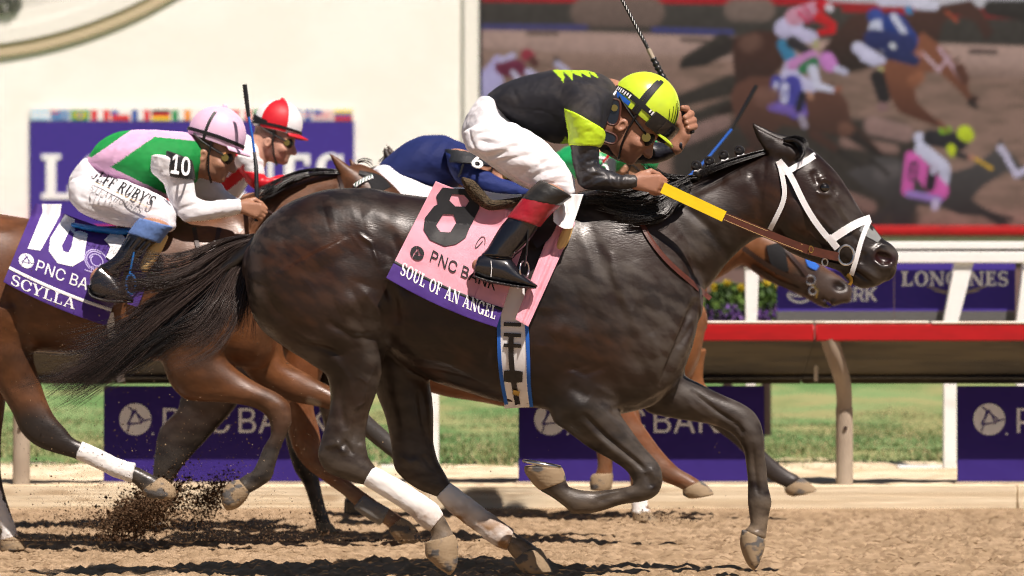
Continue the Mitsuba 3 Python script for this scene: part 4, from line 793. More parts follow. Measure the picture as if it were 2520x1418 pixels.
# ---- mane, braids, forelock and tail of the dark horse
def knot(c, r, tie):
    b = put('braid', cat([ball(at(c[0], c[1], -.03), r * U, 2), ball(at(c[0] + 3, c[1] + r * 1.5, -.045), r * .9 * U, 2), tube(at(c[0] - 3 + 7 * np.cos(a), c[1] - 3 + 7 * np.sin(a), -.045), 3.2 * U, 6)]), 'hair_black', horse1, 50)
    put('tie', tube(at(np.array([c[0] - 6, c[0] + 4, c[0] + 12]), np.array([c[1] + r * .9, c[1] + r * .95, c[1] + r * .5]), -.06), 2.0 * U, 8), 'white_ink', b)
for c in ((1714, 409), (1746, 398), (1781, 383), (1820, 372)): knot(c, 13.5, 1)
r2 = np.random.default_rng(11)
def lock(path, k, spread, r, seed, y0, y1, n=14, fan=(1., 1.), ref=horse1, name='mane_lock', bs='hair_black', Y=0.0, wav=5.0):
    """a lock of hair along a pixel path; strands spread about it"""
    g = np.random.default_rng(seed); P = curve(np.array(path, float), n); t = np.linspace(0, 1, n); nn = np.gradient(P, axis=0); nn /= np.linalg.norm(nn, axis=1, keepdims=True); nn = np.column_stack([-nn[:, 1], nn[:, 0]])
    K = max(k // 14, 4); ci = g.integers(0, K, k); cc = g.normal(size=(K, 1)) * .5; a = np.clip(cc[ci] + g.normal(size=(k, 1)) * .09, -1.2, 1.2); w = spread * (fan[0] + (fan[1] - fan[0]) * t)[None]; ph = g.uniform(0, 6.3, (K, 1))[ci] + g.normal(size=(k, 1)) * .35; fq = g.uniform(2, 6, (K, 1))[ci]; am = g.uniform(.25, 1.2, (K, 1))[ci]; end = np.clip(g.uniform(.72, 1.02, (K, 1))[ci] + g.normal(size=(k, 1)) * .06, .4, 1.05)
    off = a * w + wav * np.sin(ph + t[None] * fq) * t[None] ** 1.2 * am + g.normal(size=(k, 1)) * w * .12 * t[None] ** 2
    tt = np.clip(t[None] * end, 0, 1) ; X = np.stack([np.interp(tt, t, P[:, 0]), np.interp(tt, t, P[:, 1])], -1) + np.stack([np.interp(tt, t, nn[:, 0]), np.interp(tt, t, nn[:, 1])], -1) * off[..., None]
    dep = (y0 + (y1 - y0) * t)[None] + (g.normal(0, 1, (K, 1))[ci] * .016 + g.normal(0, 1, (k, 1)) * .006) * (.5 + t[None]) + Y
    W3 = at(X[..., 0], X[..., 1], dep)
    m = hair(np.zeros((k, 3)), lambda q: W3[:, min(int(round(q * (n - 1))), n - 1)], r * g.uniform(.6, 1.3, k), n)
    q = put(name, m, bs, ref, True); return say(q, kind='stuff')
lock([(1720, 438), (1670, 440), (1620, 432), (1580, 395)], 170, 14, .0014, 1, -.05, -.06, fan=(.8, 1.2), wav=3)
lock([(1700, 446), (1640, 470), (1580, 470), (1540, 440)], 150, 16, .0014, 2, -.06, -.08, fan=(1, 1.0), wav=3)
lock([(1690, 462), (1640, 505), (1560, 522), (1470, 500)], 260, 22, .0014, 3, -.13, -.19, fan=(.9, 1.1), wav=3)
lock([(1660, 480), (1640, 520), (1590, 540), (1510, 535)], 220, 18, .0014, 4, -.15, -.21, fan=(.8, .9), wav=3)
lock([(1600, 470), (1540, 490), (1470, 485), (1420, 490)], 220, 24, .0014, 5, -.14, -.18, fan=(1, .8), wav=3)
lock([(1890, 372), (1840, 386), (1760, 412), (1700, 436)], 170, 10, .0018, 6, -.03, -.05, fan=(.7, 1.3), name='mane_base', wav=3)
lock([(1925, 345), (1955, 338), (1980, 352), (1985, 372)], 110, 8, .0013, 7, -.02, -.05, fan=(.7, 1.6), name='forelock', wav=4)
lock([(1930, 345), (1965, 350), (1978, 372), (1966, 398)], 90, 7, .0017, 8, -.07, -.10, fan=(.8, .8), name='forelock', wav=2)
TAIL = [(626, 590), (560, 640), (500, 690), (430, 745), (330, 830), (220, 905), (110, 955)]
for j, (pth, k, sp_, fan, r) in enumerate(((TAIL, 900, 46, (.25, 1.1), .0013), ([(622, 600), (560, 670), (520, 740), (450, 800), (330, 870), (240, 920), (150, 975)], 800, 42, (.25, 1.2), .0013), ([(630, 585), (560, 610), (480, 660), (390, 690), (300, 700), (240, 730)], 650, 44, (.2, 1.4), .0012),
        ([(618, 620), (590, 700), (580, 760), (560, 815)], 650, 46, (.3, 1.3), .0013), ([(620, 610), (570, 690), (545, 760), (480, 830), (400, 850)], 650, 48, (.3, 1.3), .0013), ([(560, 660), (470, 740), (360, 830), (230, 930), (130, 1010)], 320, 36, (.6, 1.4), .0011),
        ([(450, 760), (330, 850), (200, 920), (90, 940), (20, 970)], 150, 32, (.8, 1.7), .0009), ([(470, 700), (400, 740), (330, 800), (250, 840), (150, 880)], 260, 44, (.6, 1.5), .0011))):
    lock(pth, int(k * .75), sp_, r * .85, 30 + j, 0.02, -.06, 13, fan, name='tail_hair', bs='hair_brown' if j in (0, 2, 3, 4) else 'hair_black', wav=15)
put('dock', blob([Limb([(640, 560, 646, 600, .05), (610, 596, 622, 632, .04), (570, 630, 585, 660, .03), (530, 664, 540, 682, .015)], .0, k=.02)], .006), 'hair_black', horse1, True)

# ---------------------------------------------------------------- the bay horse number 10 and its jockey
Y2 = 1.8
horse2 = thing('horse', 'glossy bay racehorse at the left edge with purple cloth and white hind bandages', 'horse', 'racehorses in the bunch')
t2 = move(-1127, Y2)
LEG2 = [dict(y=-.13, tf=same, dirty=.12, skin=[(-70, 760, 76, 760, .11, -.02), (-45, 860, 80, 866, .09), (-6, 955, 103, 953, .065), (30, 1015, 132, 1022, .052), (50, 1060, 160, 1055, .046), (92, 1098, 180, 1078, .037), (180, 1128, 197, 1087, .025), (240, 1152, 255, 1112, .025), (300, 1178, 310, 1138, .028), (328, 1190, 345, 1152, .03), (345, 1206, 372, 1166, .03), (356, 1214, 398, 1178, .036)],
              hoof=[(350, 1208, 398, 1175, .038), (356, 1222, 418, 1188, .045), (372, 1228, 432, 1206, .044), (398, 1230, 433, 1222, .03)], wrap=[(187, 1131, 203, 1087, .033), (240, 1154, 255, 1110, .033), (290, 1178, 300, 1132, .034), (325, 1188, 332, 1140, .037)]),
        dict(y=.13, tf=same, dirty=.05, skin=[(-120, 820, 30, 800, .1), (-100, 920, 20, 900, .075), (-84, 1010, 12, 1000, .056), (-76, 1090, 2, 1080, .05), (-56, 1150, 0, 1130, .04), (-32, 1200, 5, 1185, .026), (-6, 1290, 32, 1280, .03), (4, 1325, 45, 1318, .036)],
              hoof=[(2, 1326, 46, 1318, .038), (0, 1345, 58, 1335, .045), (0, 1355, 64, 1351, .045)], wrap=[(-36, 1215, 4, 1195, .033), (-14, 1270, 22, 1252, .034), (0, 1310, 38, 1297, .037), (2, 1332, 46, 1322, .039)]),
        dict(y=-.12, tf=same, skin=[(395, 840, 545, 800, .095, .02), (412, 930, 548, 872, .088), (468, 986, 600, 922, .064), (560, 992, 650, 952, .054), (620, 1002, 690, 973, .047), (652, 1020, 714, 1000, .045), (664, 1042, 717, 1036, .043), (666, 1066, 707, 1064, .036), (648, 1100, 690, 1108, .027), (634, 1135, 677, 1150, .031), (620, 1160, 668, 1178, .034), (604, 1168, 640, 1200, .03), (588, 1180, 618, 1212, .036)],
              hoof=[(585, 1180, 616, 1210, .038), (563, 1190, 604, 1232, .046), (550, 1206, 582, 1252, .046), (546, 1234, 561, 1257, .03)]),
        dict(y=.14, tf=same, skin=[(560, 830, 690, 800, .09, -.02), (622, 936, 700, 880, .08), (710, 986, 760, 922, .06), (800, 1006, 820, 955, .048), (862, 1040, 882, 996, .045), (905, 1080, 922, 1036, .037), (960, 1125, 976, 1082, .028), (1010, 1160, 1022, 1126, .031), (1030, 1180, 1048, 1150, .036)],
              hoof=[(1028, 1178, 1052, 1150, .038), (1042, 1202, 1080, 1182, .044), (1054, 1207, 1086, 1202, .04)])]
NECK2 = [(380, 548, 520, 870, .17), (460, 528, 590, 800, .15), (550, 504, 645, 710, .125), (640, 470, 700, 650, .108), (720, 444, 760, 615, .098), (780, 430, 810, 590, .09), (830, 425, 836, 570, .088)]
h2 = lambda x, y: (t2(x, y)[0] + 4, t2(x, y)[1] - 22)
S2 = [([(1000, 700), (1000, 780), (985, 850)], 16, 6), ([(948, 690), (968, 745), (975, 800)], 12, -9), ([(1000, 860), (1110, 900), (1220, 960)], 14, -4)]
def col2(v):
    c = coat_colour(v, (.05, .020, .008), (.145, .055, .02), (.20, .08, .032), points=.62, dust=.45)
    px = np.column_stack(to_px(v[:, 0], v[:, 2], v[:, 1])); d, _ = seg_dist(px, [(762, 986), (782, 994)]); t = np.clip(1.4 - d / 8, 0, 1)[:, None]
    c = c * (1 - t) + np.array([.3, .25, .2]) * t
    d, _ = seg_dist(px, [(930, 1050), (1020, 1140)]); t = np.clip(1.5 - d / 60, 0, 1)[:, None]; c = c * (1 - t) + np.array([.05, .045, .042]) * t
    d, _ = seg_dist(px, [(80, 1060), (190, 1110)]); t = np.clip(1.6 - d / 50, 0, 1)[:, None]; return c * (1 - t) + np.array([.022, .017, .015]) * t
ear2 = [Limb([(866, 470, 900, 440, .03), (846, 452, 880, 420, .027), (832, 428, 852, 402, .02), (818, 398, 830, 386, .012), (807, 377, 811, 377, .004)], Y2 - .05, k=.02, cap=.01), Limb([(868, 452, 898, 436, .028), (862, 424, 884, 414, .02), (859, 396, 864, 390, .008)], Y2 + .05, k=.02, cap=.01)]
TORSO2 = [(a, b, c, min(d, 850 + max(0, c - 900) * .075) if c > 900 else d, w) for a, b, c, d, w in TORSO]
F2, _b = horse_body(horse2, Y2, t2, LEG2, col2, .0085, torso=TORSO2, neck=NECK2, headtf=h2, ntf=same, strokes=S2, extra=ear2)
sk2 = front(F2, 1.2)
lock([(838, 425), (790, 424), (730, 434), (660, 468), (600, 500)], 150, 10, .0015, 60, -.02, -.08, fan=(.7, 1.6), ref=horse2, name='mane_lock', Y=Y2 - .03, wav=5)
lock([(760, 428), (700, 448), (660, 470), (635, 492)], 110, 13, .0014, 61, -.06, -.12, fan=(.8, 1.5), ref=horse2, name='mane_lock', Y=Y2 - .03, wav=6)
lock([(700, 455), (660, 470), (636, 480), (630, 496)], 90, 12, .0014, 62, -.08, -.14, fan=(.8, 1.5), ref=horse2, name='mane_lock', Y=Y2 - .03, wav=6)
lock([(880, 400), (892, 396), (910, 402), (918, 412)], 26, 6, .0016, 63, .02, .02, fan=(.6, 1.4), ref=horse2, name='forelock', Y=Y2, wav=2)
mat('hood_black', (0.016, 0.016, 0.018), .75, .2)
b2 = thing('bridle', 'dark bridle with white and green browband on the bay horse number 10', 'bridle', 'bridles')
put('browband', strap([(872, 458), (890, 446), (918, 434)], 11, sk2, .004, .006, Y=Y2, n=24), 'white_web', b2)
for j in range(6): put('browband_check', strap([(875 + 7.6 * j, 460 - 4.3 * j), (876.5 + 7.6 * j, 448 - 4.0 * j)], 3, sk2, .002, .0115, Y=Y2, n=4), (mat('check_green', (.01, .09, .05), .5), 'check_green')[1] if j == 0 else 'check_green', b2)
put('headpiece', strap([(833, 432), (840, 452), (846, 480)], 10, sk2, .004, .006, Y=Y2, n=16), 'dark_leather', b2)
put('hood', strap([(884, 424), (905, 432), (925, 445), (940, 470)], [10, 22, 44, 60], sk2, .003, .004, Y=Y2, n=24, rows=4), 'hood_black', b2)
put('crown', strap([(884, 424), (900, 428), (915, 436)], 10, sk2, .004, .006, Y=Y2, n=12), 'black_leather', b2)
P = np.array([at(640, 512, Y2 - .22), at(690, 535, Y2 - .16), at(760, 575, Y2 - .12)]); put('rein', tube(curve(P, 20), .006, 8, flat=.012), 'dark_leather', b2)
put('neck_strap', strap([(540, 560), (534, 590), (520, 625), (500, 655)], 12, sk2, .005, .006, Y=Y2, n=30), 'dark_leather', b2)
put('neck_strap', strap([(478, 560), (486, 600), (502, 640), (512, 660)], 12, sk2, .005, .006, Y=Y2, n=30), 'dark_leather', b2)

c10 = thing('saddle_cloth', 'purple saddle cloth with a white number 10 on the bay horse', 'saddle cloth', 'numbered saddle cloths')
CT = Cloth([(88, 500), (330, 590), (262, 802), (8, 694)], sk2, .012, Y=Y2 - .25, bow=8, amp=.010, seed=6)
put('panel', CT.sheet(60, 50), 'cloth_purple', c10, True)
put('piping', CT.sheet(60, 3, .002, b0=.80, b1=.835, off=.0034), 'white_ink', c10, True)
one = poly_px(CT, [(103, 502), (152, 502), (148, 530), (100, 617), (68, 612), (105, 522)])
zero = poly_px(CT, [(160, 528), (184, 540), (184, 570), (200, 568), (216, 575), (206, 640), (178, 656), (142, 648), (120, 618), (124, 586)], [[(172, 566), (160, 590), (152, 606), (156, 618), (168, 622), (176, 608), (182, 576)]])
put('digit', CT.decal(one), 'white_ink', c10, False); put('digit', CT.decal(zero), 'white_ink', c10, False)
o, dx_, dy_ = along(CT, (26, 699), (184, 762), (32, 675)); CT.text(words('SCYLLA', 1.0, SERIF, .06, 1.0), o[0], o[1], dx_, dy_ * 1.02, 'letter', 'white_ink', c10)
o, dx_, dy_ = along(CT, (84, 664), (262, 730), (92, 638)); CT.text(sans_polys('PNC BANK', 1.0), o[0], o[1], dx_, dy_, 'letter', 'white_ink', c10)
o, dx_, dy_ = along(CT, (65, 642), (83, 649), (70, 625)); CT.text([bank_mark(1.0)], o[0], o[1], dx_, dy_, 'emblem', 'white_ink', c10)
mat('pale_purple', (.42, .36, .62), .6, .2)
o, dx_, dy_ = along(CT, (236, 645), (264, 655), (240, 617))
CT.text([LineString([(math.cos(a) * r, math.sin(a) * r * .95 + .1) for a in np.linspace(q, q + 3.6, 24)]).buffer(.05) for q, r in ((.6, .98), (1.2, .82), (-.6, .6), (2.4, .45))] + [LineString([(-.8, -.98), (1.0, -.98)]).buffer(.05)], o[0], o[1], dx_, dy_, 'horse_emblem', 'pale_purple', c10)
o, dx_, dy_ = along(CT, (222, 667), (262, 680), (224, 654)); CT.text(words('BREE', 1.0, SERIF, .05, 1.0), o[0], o[1], dx_, dy_, 'letter', 'pale_purple', c10)
put('saddle_flap', strap([(352, 588), (344, 640), (340, 700), (326, 752)], [22, 40, 44, 30], lambda x, z: sk2(x, z) - .015, .004, 0, Y=Y2 - .2, n=30, rows=4), 'cloth_purple', c10)
p2 = thing('saddle_pad', 'yellow foam saddle pad edge in front of the purple cloth', 'pad'); put('edge', blob([Limb([(382, 586, 414, 584, .025), (360, 618, 396, 622, .035), (344, 655, 368, 662, .03)], Y2 - .32)], .005), 'foam', p2, True)
s2 = thing('saddle', 'bright blue race saddle under the jockey in pink and green', 'saddle', 'race saddles')
put('seat', blob([Limb([(184, 548, 186, 562, .10), (230, 556, 232, 574, .14), (300, 562, 302, 584, .15), (400, 560, 404, 590, .12)], Y2 - .10, k=.02)], .008), (mat('saddle_blue', (0.01, 0.16, 0.50), .4, .5), 'saddle_blue')[1], s2, True)
put('undercloth', strap([(272, 575), (290, 600), (272, 640)], [50, 46, 30], lambda x, z: sk2(x, z) - .02, .003, .002, Y=Y2 - .25, n=16, rows=4), 'white_web', s2)
a = np.linspace(0, 2 * pi, 25); put('stirrup', tube(at(322 + 12 * np.cos(a), 700 + 24 * np.sin(a), Y2 - .41), .005, 8), 'saddle_blue', s2)
put('stirrup_leather', tube([at(330, 620, Y2 - .40), at(318, 680, Y2 - .41)], .004, 8, flat=.010), 'saddle_blue', s2)
g2 = thing('girth', 'narrow white girth under the purple cloth of the bay horse', 'girth'); put('band', strap([(270, 770), (276, 820), (284, 870), (300, 940)], 22, sk2, .006, .005, Y=Y2 - .25, n=30), 'white_web', g2)

jk2 = thing('person', 'jockey in pink and green silks with white sleeves and pink cap on bay horse 10', 'person', 'jockeys')
T2 = [(222, 386, 240, 428, .13), (252, 347, 274, 444, .165), (305, 324, 322, 462, .18), (364, 320, 382, 488, .185), (423, 324, 436, 484, .17), (463, 328, 482, 446, .13), (492, 344, 500, 420, .08)]
A2 = [(378, 386, 462, 412, .07, .04), (372, 416, 474, 432, .068), (404, 455, 478, 462, .056), (418, 496, 482, 484, .05), (440, 532, 500, 493, .046), (458, 546, 520, 495, .043), (520, 540, 540, 493, .04), (591, 526, 588, 490, .031)]
P2 = [(206, 394, 250, 420, .13), (186, 418, 275, 440, .165), (170, 452, 310, 458, .18), (171, 486, 350, 470, .165), (192, 515, 372, 480, .12)]
TH2 = [(170, 450, 320, 450, .09, .06), (174, 490, 370, 470, .10, .02), (196, 520, 392, 480, .098), (250, 545, 408, 490, .088), (300, 558, 424, 505, .078), (350, 562, 434, 528, .066), (404, 566, 432, 548, .05)]
CA2 = [(342, 540, 424, 560, .058), (328, 558, 410, 572, .06), (316, 574, 394, 592, .058), (298, 606, 352, 622, .05), (282, 630, 330, 648, .046), (262, 646, 300, 668, .042), (252, 656, 292, 680, .038)]
FO2 = [(250, 654, 222, 700, .034), (262, 660, 222, 722, .038), (286, 678, 240, 730, .042), (300, 700, 280, 736, .045), (318, 724, 312, 740, .03), (328, 736, 326, 742, .015)]
H2 = Frame(534, 332, -18, Y2, .95); n2, l2 = Y2 - .235, Y2 - .36
FA2 = [(470, 360, 430, 470, .065, .14), (520, 420, 490, 490, .055, .17), (560, 470, 540, 510, .045, .17), (610, 500, 600, 532, .034, .14)]
hands = fist(at(592, 508, n2), np.array([.97, -.24]), np.array([.24, .97]), n2, .95) + fist(at(600, 492, Y2 + .12), np.array([.95, -.3]), np.array([.3, .95]), Y2 + .12, .9)
m = blob([Limb(T2, Y2, grow=-.02), Limb(A2, n2, grow=-.012), Limb(FA2, Y2, grow=-.012), Limb(P2, Y2, grow=-.02), Limb(TH2, Y2 - .25, grow=-.016), Limb(TH2, Y2 + .25, grow=-.016), Limb(CA2, l2, grow=-.012), Limb(FO2, l2, grow=-.01), Limb(CA2, Y2 + .36, grow=-.012), Limb(FO2, Y2 + .36, grow=-.01), Bone(H2.p(-40, -80), at(490, 395, Y2), .055, .075, .03)] + head_parts(H2) + hands, .0055, 1)
put('body', m, 'skin', jk2, True, color=skin_colour(np.array(m.vertices), (.36, .18, .11), H2))
GRN, PNK = np.array([.012, .26, .055]), np.array([.66, .40, .60])
def silks(v, c):
    x, y = to_px(v[:, 0], v[:, 2], v[:, 1]); q = y + .69 * (x - 229)   # slanted pink sash, pink upper back and side panels on green
    low = y - (411 + (x - 271) * .49)
    t = (((q > 385) & (q < 441)) | (low > 0) | ((y < 337 + (x - 381) * .1) & (x > 330))).astype(float)[:, None]
    return (GRN * (1 - t) + PNK * t) * (.9 + .2 * meshkit.noise(v * 60, 3)[:, None])
cloth('jersey', [Limb(T2, Y2, k=.04)], 'cloth_vc', jk2, GRN, .006, (.004, 14, 4, (.3, .2, 1), .3), amount=.05, colour=silks, strokes=[([(330, 430), (380, 440), (410, 470)], 6, -5), ([(440, 345), (470, 380)], 6, -4)])
cloth('sleeve', [Limb([(374, 384, 464, 404, .088, .012)] + A2[1:], n2, cap=.012)], 'cloth_vc', jk2, (.80, .79, .81), .005, (.004, 18, 5, (.4, 1, .4), .3), (.6, .58, .6), .2, strokes=[([(430, 520), (470, 505), (500, 500)], 5, -5), ([(380, 440), (400, 420)], 5, -4)])
cloth('sleeve', [Limb(FA2, Y2, cap=.006)], 'cloth_vc', jk2, (.78, .78, .80), .007, (.004, 18, 6), (.6, .58, .6), .2)
cloth('breeches', [Limb(P2, Y2, k=.04), Limb(TH2, Y2 - .25, k=.06), Limb(TH2, Y2 + .25, k=.06)], 'cloth_vc', jk2, (.80, .79, .82), .006, (.004, 12, 7, (1, .3, -.3), .25), (.62, .6, .62), .2, strokes=[([(200, 500), (260, 520), (330, 545)], 6, -5), ([(190, 480), (230, 500)], 6, -5), ([(220, 530), (300, 545)], 5, 4), ([(350, 520), (400, 515)], 5, -4)])
for y in (l2, Y2 + .36):
    cloth('gaiter', [Limb([(344, 538, 426, 560, .06), (330, 556, 412, 572, .063), (316, 575, 392, 598, .06)], y, cap=.004, grow=.003)], 'cloth_vc', jk2, (.11, .19, .42), .005, (.002, 22, 3), amount=.1)
    bt = put('boot', blob([Limb(CA2[2:], y, k=.012, cap=.005), Limb(FO2, y, k=.03, cap=.01)], .0045, 1), 'boot_gloss', jk2, True)
    for j in range(5): put('rib', tube(at(np.array([322 + 12 * j, 306 + 11 * j]), np.array([583 + 4 * j, 606 + 4 * j]), y - .055), .004, 6), 'boot_gloss', bt)
    put('sole', blob([Limb([(218, 700, 216, 706, .03), (226, 722, 222, 730, .038), (270, 738, 268, 744, .044), (326, 741, 326, 746, .02)], y, cap=.004)], .0045, 1), 'black_leather', bt, True)
mat('helmet_pink', (.74, .50, .66), .45, .4, sheen=.3)
hm2 = helmet(H2, jk2, 'helmet_pink', 'helmet_pink', -26)
put('strap', dome_patch(H2, -pi * .99, .2, [-14, -12, -18], [-4, -2, -8], 1, 2.5), 'black_plain', hm2, 40)
put('strap', sheet(*[np.stack([dome_pt(H2, -pi * .60 + 0 * q, q, o) + w * H2.f * U * 4 for w in (-1, 1)], 1) for o in (1.0, 3.2) for q in [np.linspace(-28, 60, 14)]]), 'black_plain', hm2, 40)
put('button', ball(H2.p(-4, 88, 0), .012, 2), 'helmet_pink', hm2)
goggles(jk2, H2); chin_strap(jk2, H2)
ab = cloth('armband', [Limb([(412, 372, 470, 394, .074, -.006), (408, 404, 476, 420, .078, -.006), (408, 436, 478, 444, .068, -.004)], n2, k=.02, cap=.003, grow=.004)], 'satin_vc', jk2, (.02, .02, .02), .0045, None, amount=.2)
AF = front(field([Limb([(412, 372, 470, 394, .074, -.006), (408, 404, 476, 420, .078, -.006), (408, 436, 478, 444, .068, -.004)], n2, grow=.004)], .006), 1)
AB = Cloth([(418, 374), (474, 388), (472, 436), (410, 428)], AF, .003, Y=n2 - .05, amp=0)
AB.text(sans_polys('10', 1.0, True), .08, .93, (.84, 0), (0, -.86), 'digit', 'white_ink', ab, 0.0)
# lettering on the breeches
PF = front(field([Limb(TH2, Y2 - .25, k=.06), Limb(P2, Y2, k=.04)], .008), 1)
LB = Cloth([(240, 418), (388, 486), (350, 534), (206, 464)], PF, .006, Y=Y2 - .3, amp=0)
LB.text(words("JEFF RUBY'S", 1.0, SERIF, .05, 1.0), .0, .44, (1.0, 0), (0, -.44), 'letter', 'black_ink', jk2, .0055)
LB.text(words('STEAKHOUSES', 1.0, FINE, .2, 1.0), .08, .95, (.86, 0), (0, -.27), 'letter', 'black_ink', jk2, .009)
put('rule', LB.decal(sbox(.08, .53, .98, .548), .0055), 'foam', jk2, False)
w2 = thing('whip', 'blue and black whip held straight up by the jockey in the pink cap', 'whip', 'riding whips')
put('flap', tube(at(np.array([602, 606, 612]), np.array([208, 240, 288]), Y2 - .16), [.0095, .010, .008], 10, flat=.006), 'black_leather', w2)
put('shaft', tube(at(np.array([612, 620, 626]), np.array([288, 330, 376]), Y2 - .17), .0052, 8), 'blue_web', w2); put('grip', tube(at(np.array([626, 630, 632, 631]), np.array([376, 410, 470, 545]), np.array([-.17, -.19, -.215, -.215]) + Y2), [.0065, .009, .009, .009], 10), 'black_leather', w2)

# ---------------------------------------------------------------- red and white jockey on a brown horse
Y3 = 3.3; t3 = move(-981, Y3)
horse3 = thing('horse', 'dark brown horse mostly hidden in shade behind the bay horse, ears above the navy jockey', 'horse', 'racehorses in the bunch')
LEG3 = [dict(y=-.13, tf=same, skin=[(450, 860, 660, 840, .09), (448, 940, 620, 930, .08), (440, 1000, 580, 1003, .066), (392, 1060, 508, 1082, .054), (380, 1130, 446, 1152, .045), (374, 1180, 424, 1192, .035), (370, 1230, 411, 1238, .028), (366, 1258, 411, 1266, .034)], hoof=[(364, 1260, 414, 1268, .038), (360, 1292, 422, 1296, .044)]),
        dict(y=-.1, tf=same, skin=[(680, 900, 790, 880, .08), (690, 1000, 770, 1000, .062), (703, 1080, 771, 1090, .05), (722, 1150, 782, 1162, .042), (750, 1200, 790, 1206, .03), (766, 1250, 801, 1250, .028), (776, 1285, 816, 1290, .034)], hoof=[(776, 1286, 818, 1290, .038), (778, 1309, 832, 1309, .043)]),
        dict(y=.12, tf=same, skin=[(760, 920, 850, 900, .07), (790, 1020, 850, 1020, .05), (812, 1100, 858, 1100, .043), (830, 1160, 860, 1160, .028), (844, 1200, 872, 1205, .028), (850, 1225, 884, 1230, .034)], hoof=[(848, 1228, 884, 1226, .036), (846, 1262, 898, 1268, .042)])]
col3 = lambda v: coat_colour(v, (.012, .007, .005), (.035, .015, .008), (.05, .025, .014), points=.55, dust=.3)
h3 = lambda x, y: (t3(x, y)[0] + 45, t3(x, y)[1] - 62)
ear3 = [Limb([(952, 412, 978, 402, .025), (944, 384, 962, 380, .018), (940, 356, 943, 356, .004)], Y3 - .05, k=.02, cap=.01), Limb([(962, 402, 985, 396, .025), (954, 376, 968, 372, .018), (949, 352, 952, 352, .004)], Y3 + .05, k=.02, cap=.01)]
NK3 = [(360, 560, 520, 880, .16), (520, 540, 640, 760, .13), (700, 500, 760, 650, .11), (820, 440, 850, 590, .095), (930, 408, 935, 540, .088)]
F3, _b = horse_body(horse3, Y3, t3, LEG3, col3, .013, torso=[(a, b, c, min(d, 862), w) for a, b, c, d, w in TORSO], neck=NK3, headtf=h3, ntf=same, extra=ear3)
lock([(962, 405), (948, 392), (936, 398), (932, 408)], 60, 9, .002, 70, -.05, -.08, ref=horse3, name='forelock', Y=Y3, wav=4)
jk3 = thing('person', 'jockey in red and white with quartered red and white cap behind the pink cap', 'person', 'jockeys')
H3 = Frame(684, 306, -13, Y3, .90)
T3 = [(330, 430, 350, 500, .13), (400, 380, 420, 520, .17), (480, 345, 500, 515, .18), (560, 325, 580, 490, .17), (600, 330, 612, 450, .14), (630, 345, 640, 420, .08)]
A3 = [(560, 380, 650, 400, .07), (590, 420, 652, 430, .055), (612, 452, 660, 440, .05), (640, 470, 690, 432, .045), (720, 474, 740, 440, .036), (750, 478, 765, 448, .03)]
m = blob([Limb(T3, Y3, grow=-.02), Limb(A3, Y3 - .2, grow=-.012), Bone(H3.p(-40, -80), at(615, 400, Y3), .055, .075, .03), Limb([(330, 440, 420, 520, .12), (350, 520, 480, 540, .1), (430, 580, 500, 560, .07), (440, 660, 480, 650, .05)], Y3 - .2, grow=-.01)] + head_parts(H3) + fist(at(752, 462, Y3 - .2), np.array([.95, -.3]), np.array([.3, .95]), Y3 - .2, .9), .0065, 1)
put('body', m, 'skin', jk3, True, color=skin_colour(np.array(m.vertices), (.50, .27, .19), H3))
RED, WHT = np.array([.60, .01, .022]), np.array([.79, .78, .79])
def silk3(v, c):
    x, y = to_px(v[:, 0], v[:, 2], v[:, 1]); t = ((((x * .8 + y) // 34) % 2 == 0) & (x < 600)).astype(float)[:, None]; return WHT * (1 - t) + RED * t
cloth('jersey', [Limb(T3, Y3, k=.04), Limb(A3[:2], Y3 - .2, k=.04)], 'satin_vc', jk3, WHT, .008, (.004, 14, 3), amount=.05, colour=silk3)
cloth('sleeve', [Limb(A3[1:], Y3 - .2, cap=.006, grow=.002)], 'satin_vc', jk3, RED, .006, (.004, 18, 9, (.6, 1, 0), .3), amount=.05)
cloth('breeches', [Limb([(320, 430, 400, 500, .13), (340, 500, 470, 530, .11), (420, 580, 500, 555, .075)], Y3 - .1, k=.04)], 'cloth_vc', jk3, WHT, .01, None, amount=.1)
put('boot', blob([Limb([(420, 560, 500, 560, .06), (430, 620, 490, 625, .05), (430, 660, 480, 660, .045), (425, 690, 520, 690, .04)], Y3 - .3)], .008), 'boot_gloss', jk3, True)
mat('silk_red', RED, .5, .4); mat('silk_white', WHT, .5, .4)
hm3 = helmet(H3, jk3, 'silk_white', 'silk_red', -26)
for a0, a1 in ((-2.25, -1.12), (.45, 2.0)): put('red_quarter', dome_patch(H3, a0, a1, [-24], [86.5], .8, 1.4, 24, 16), 'silk_red', hm3, 40)
put('strap', dome_patch(H3, -pi * .99, .2, [-18, -14, -20], [-9, -5, -11], 2.4, 2.5), 'black_plain', hm3, 40); put('strap', dome_patch(H3, -pi * .99, -pi * .62, [-4, -12], [20, 0], 2.4, 2.5), 'black_plain', hm3, 40)
put('button', ball(H3.p(-4, 88, 0), .011, 2), 'silk_red', hm3)
goggles(jk3, H3); chin_strap(jk3, H3)

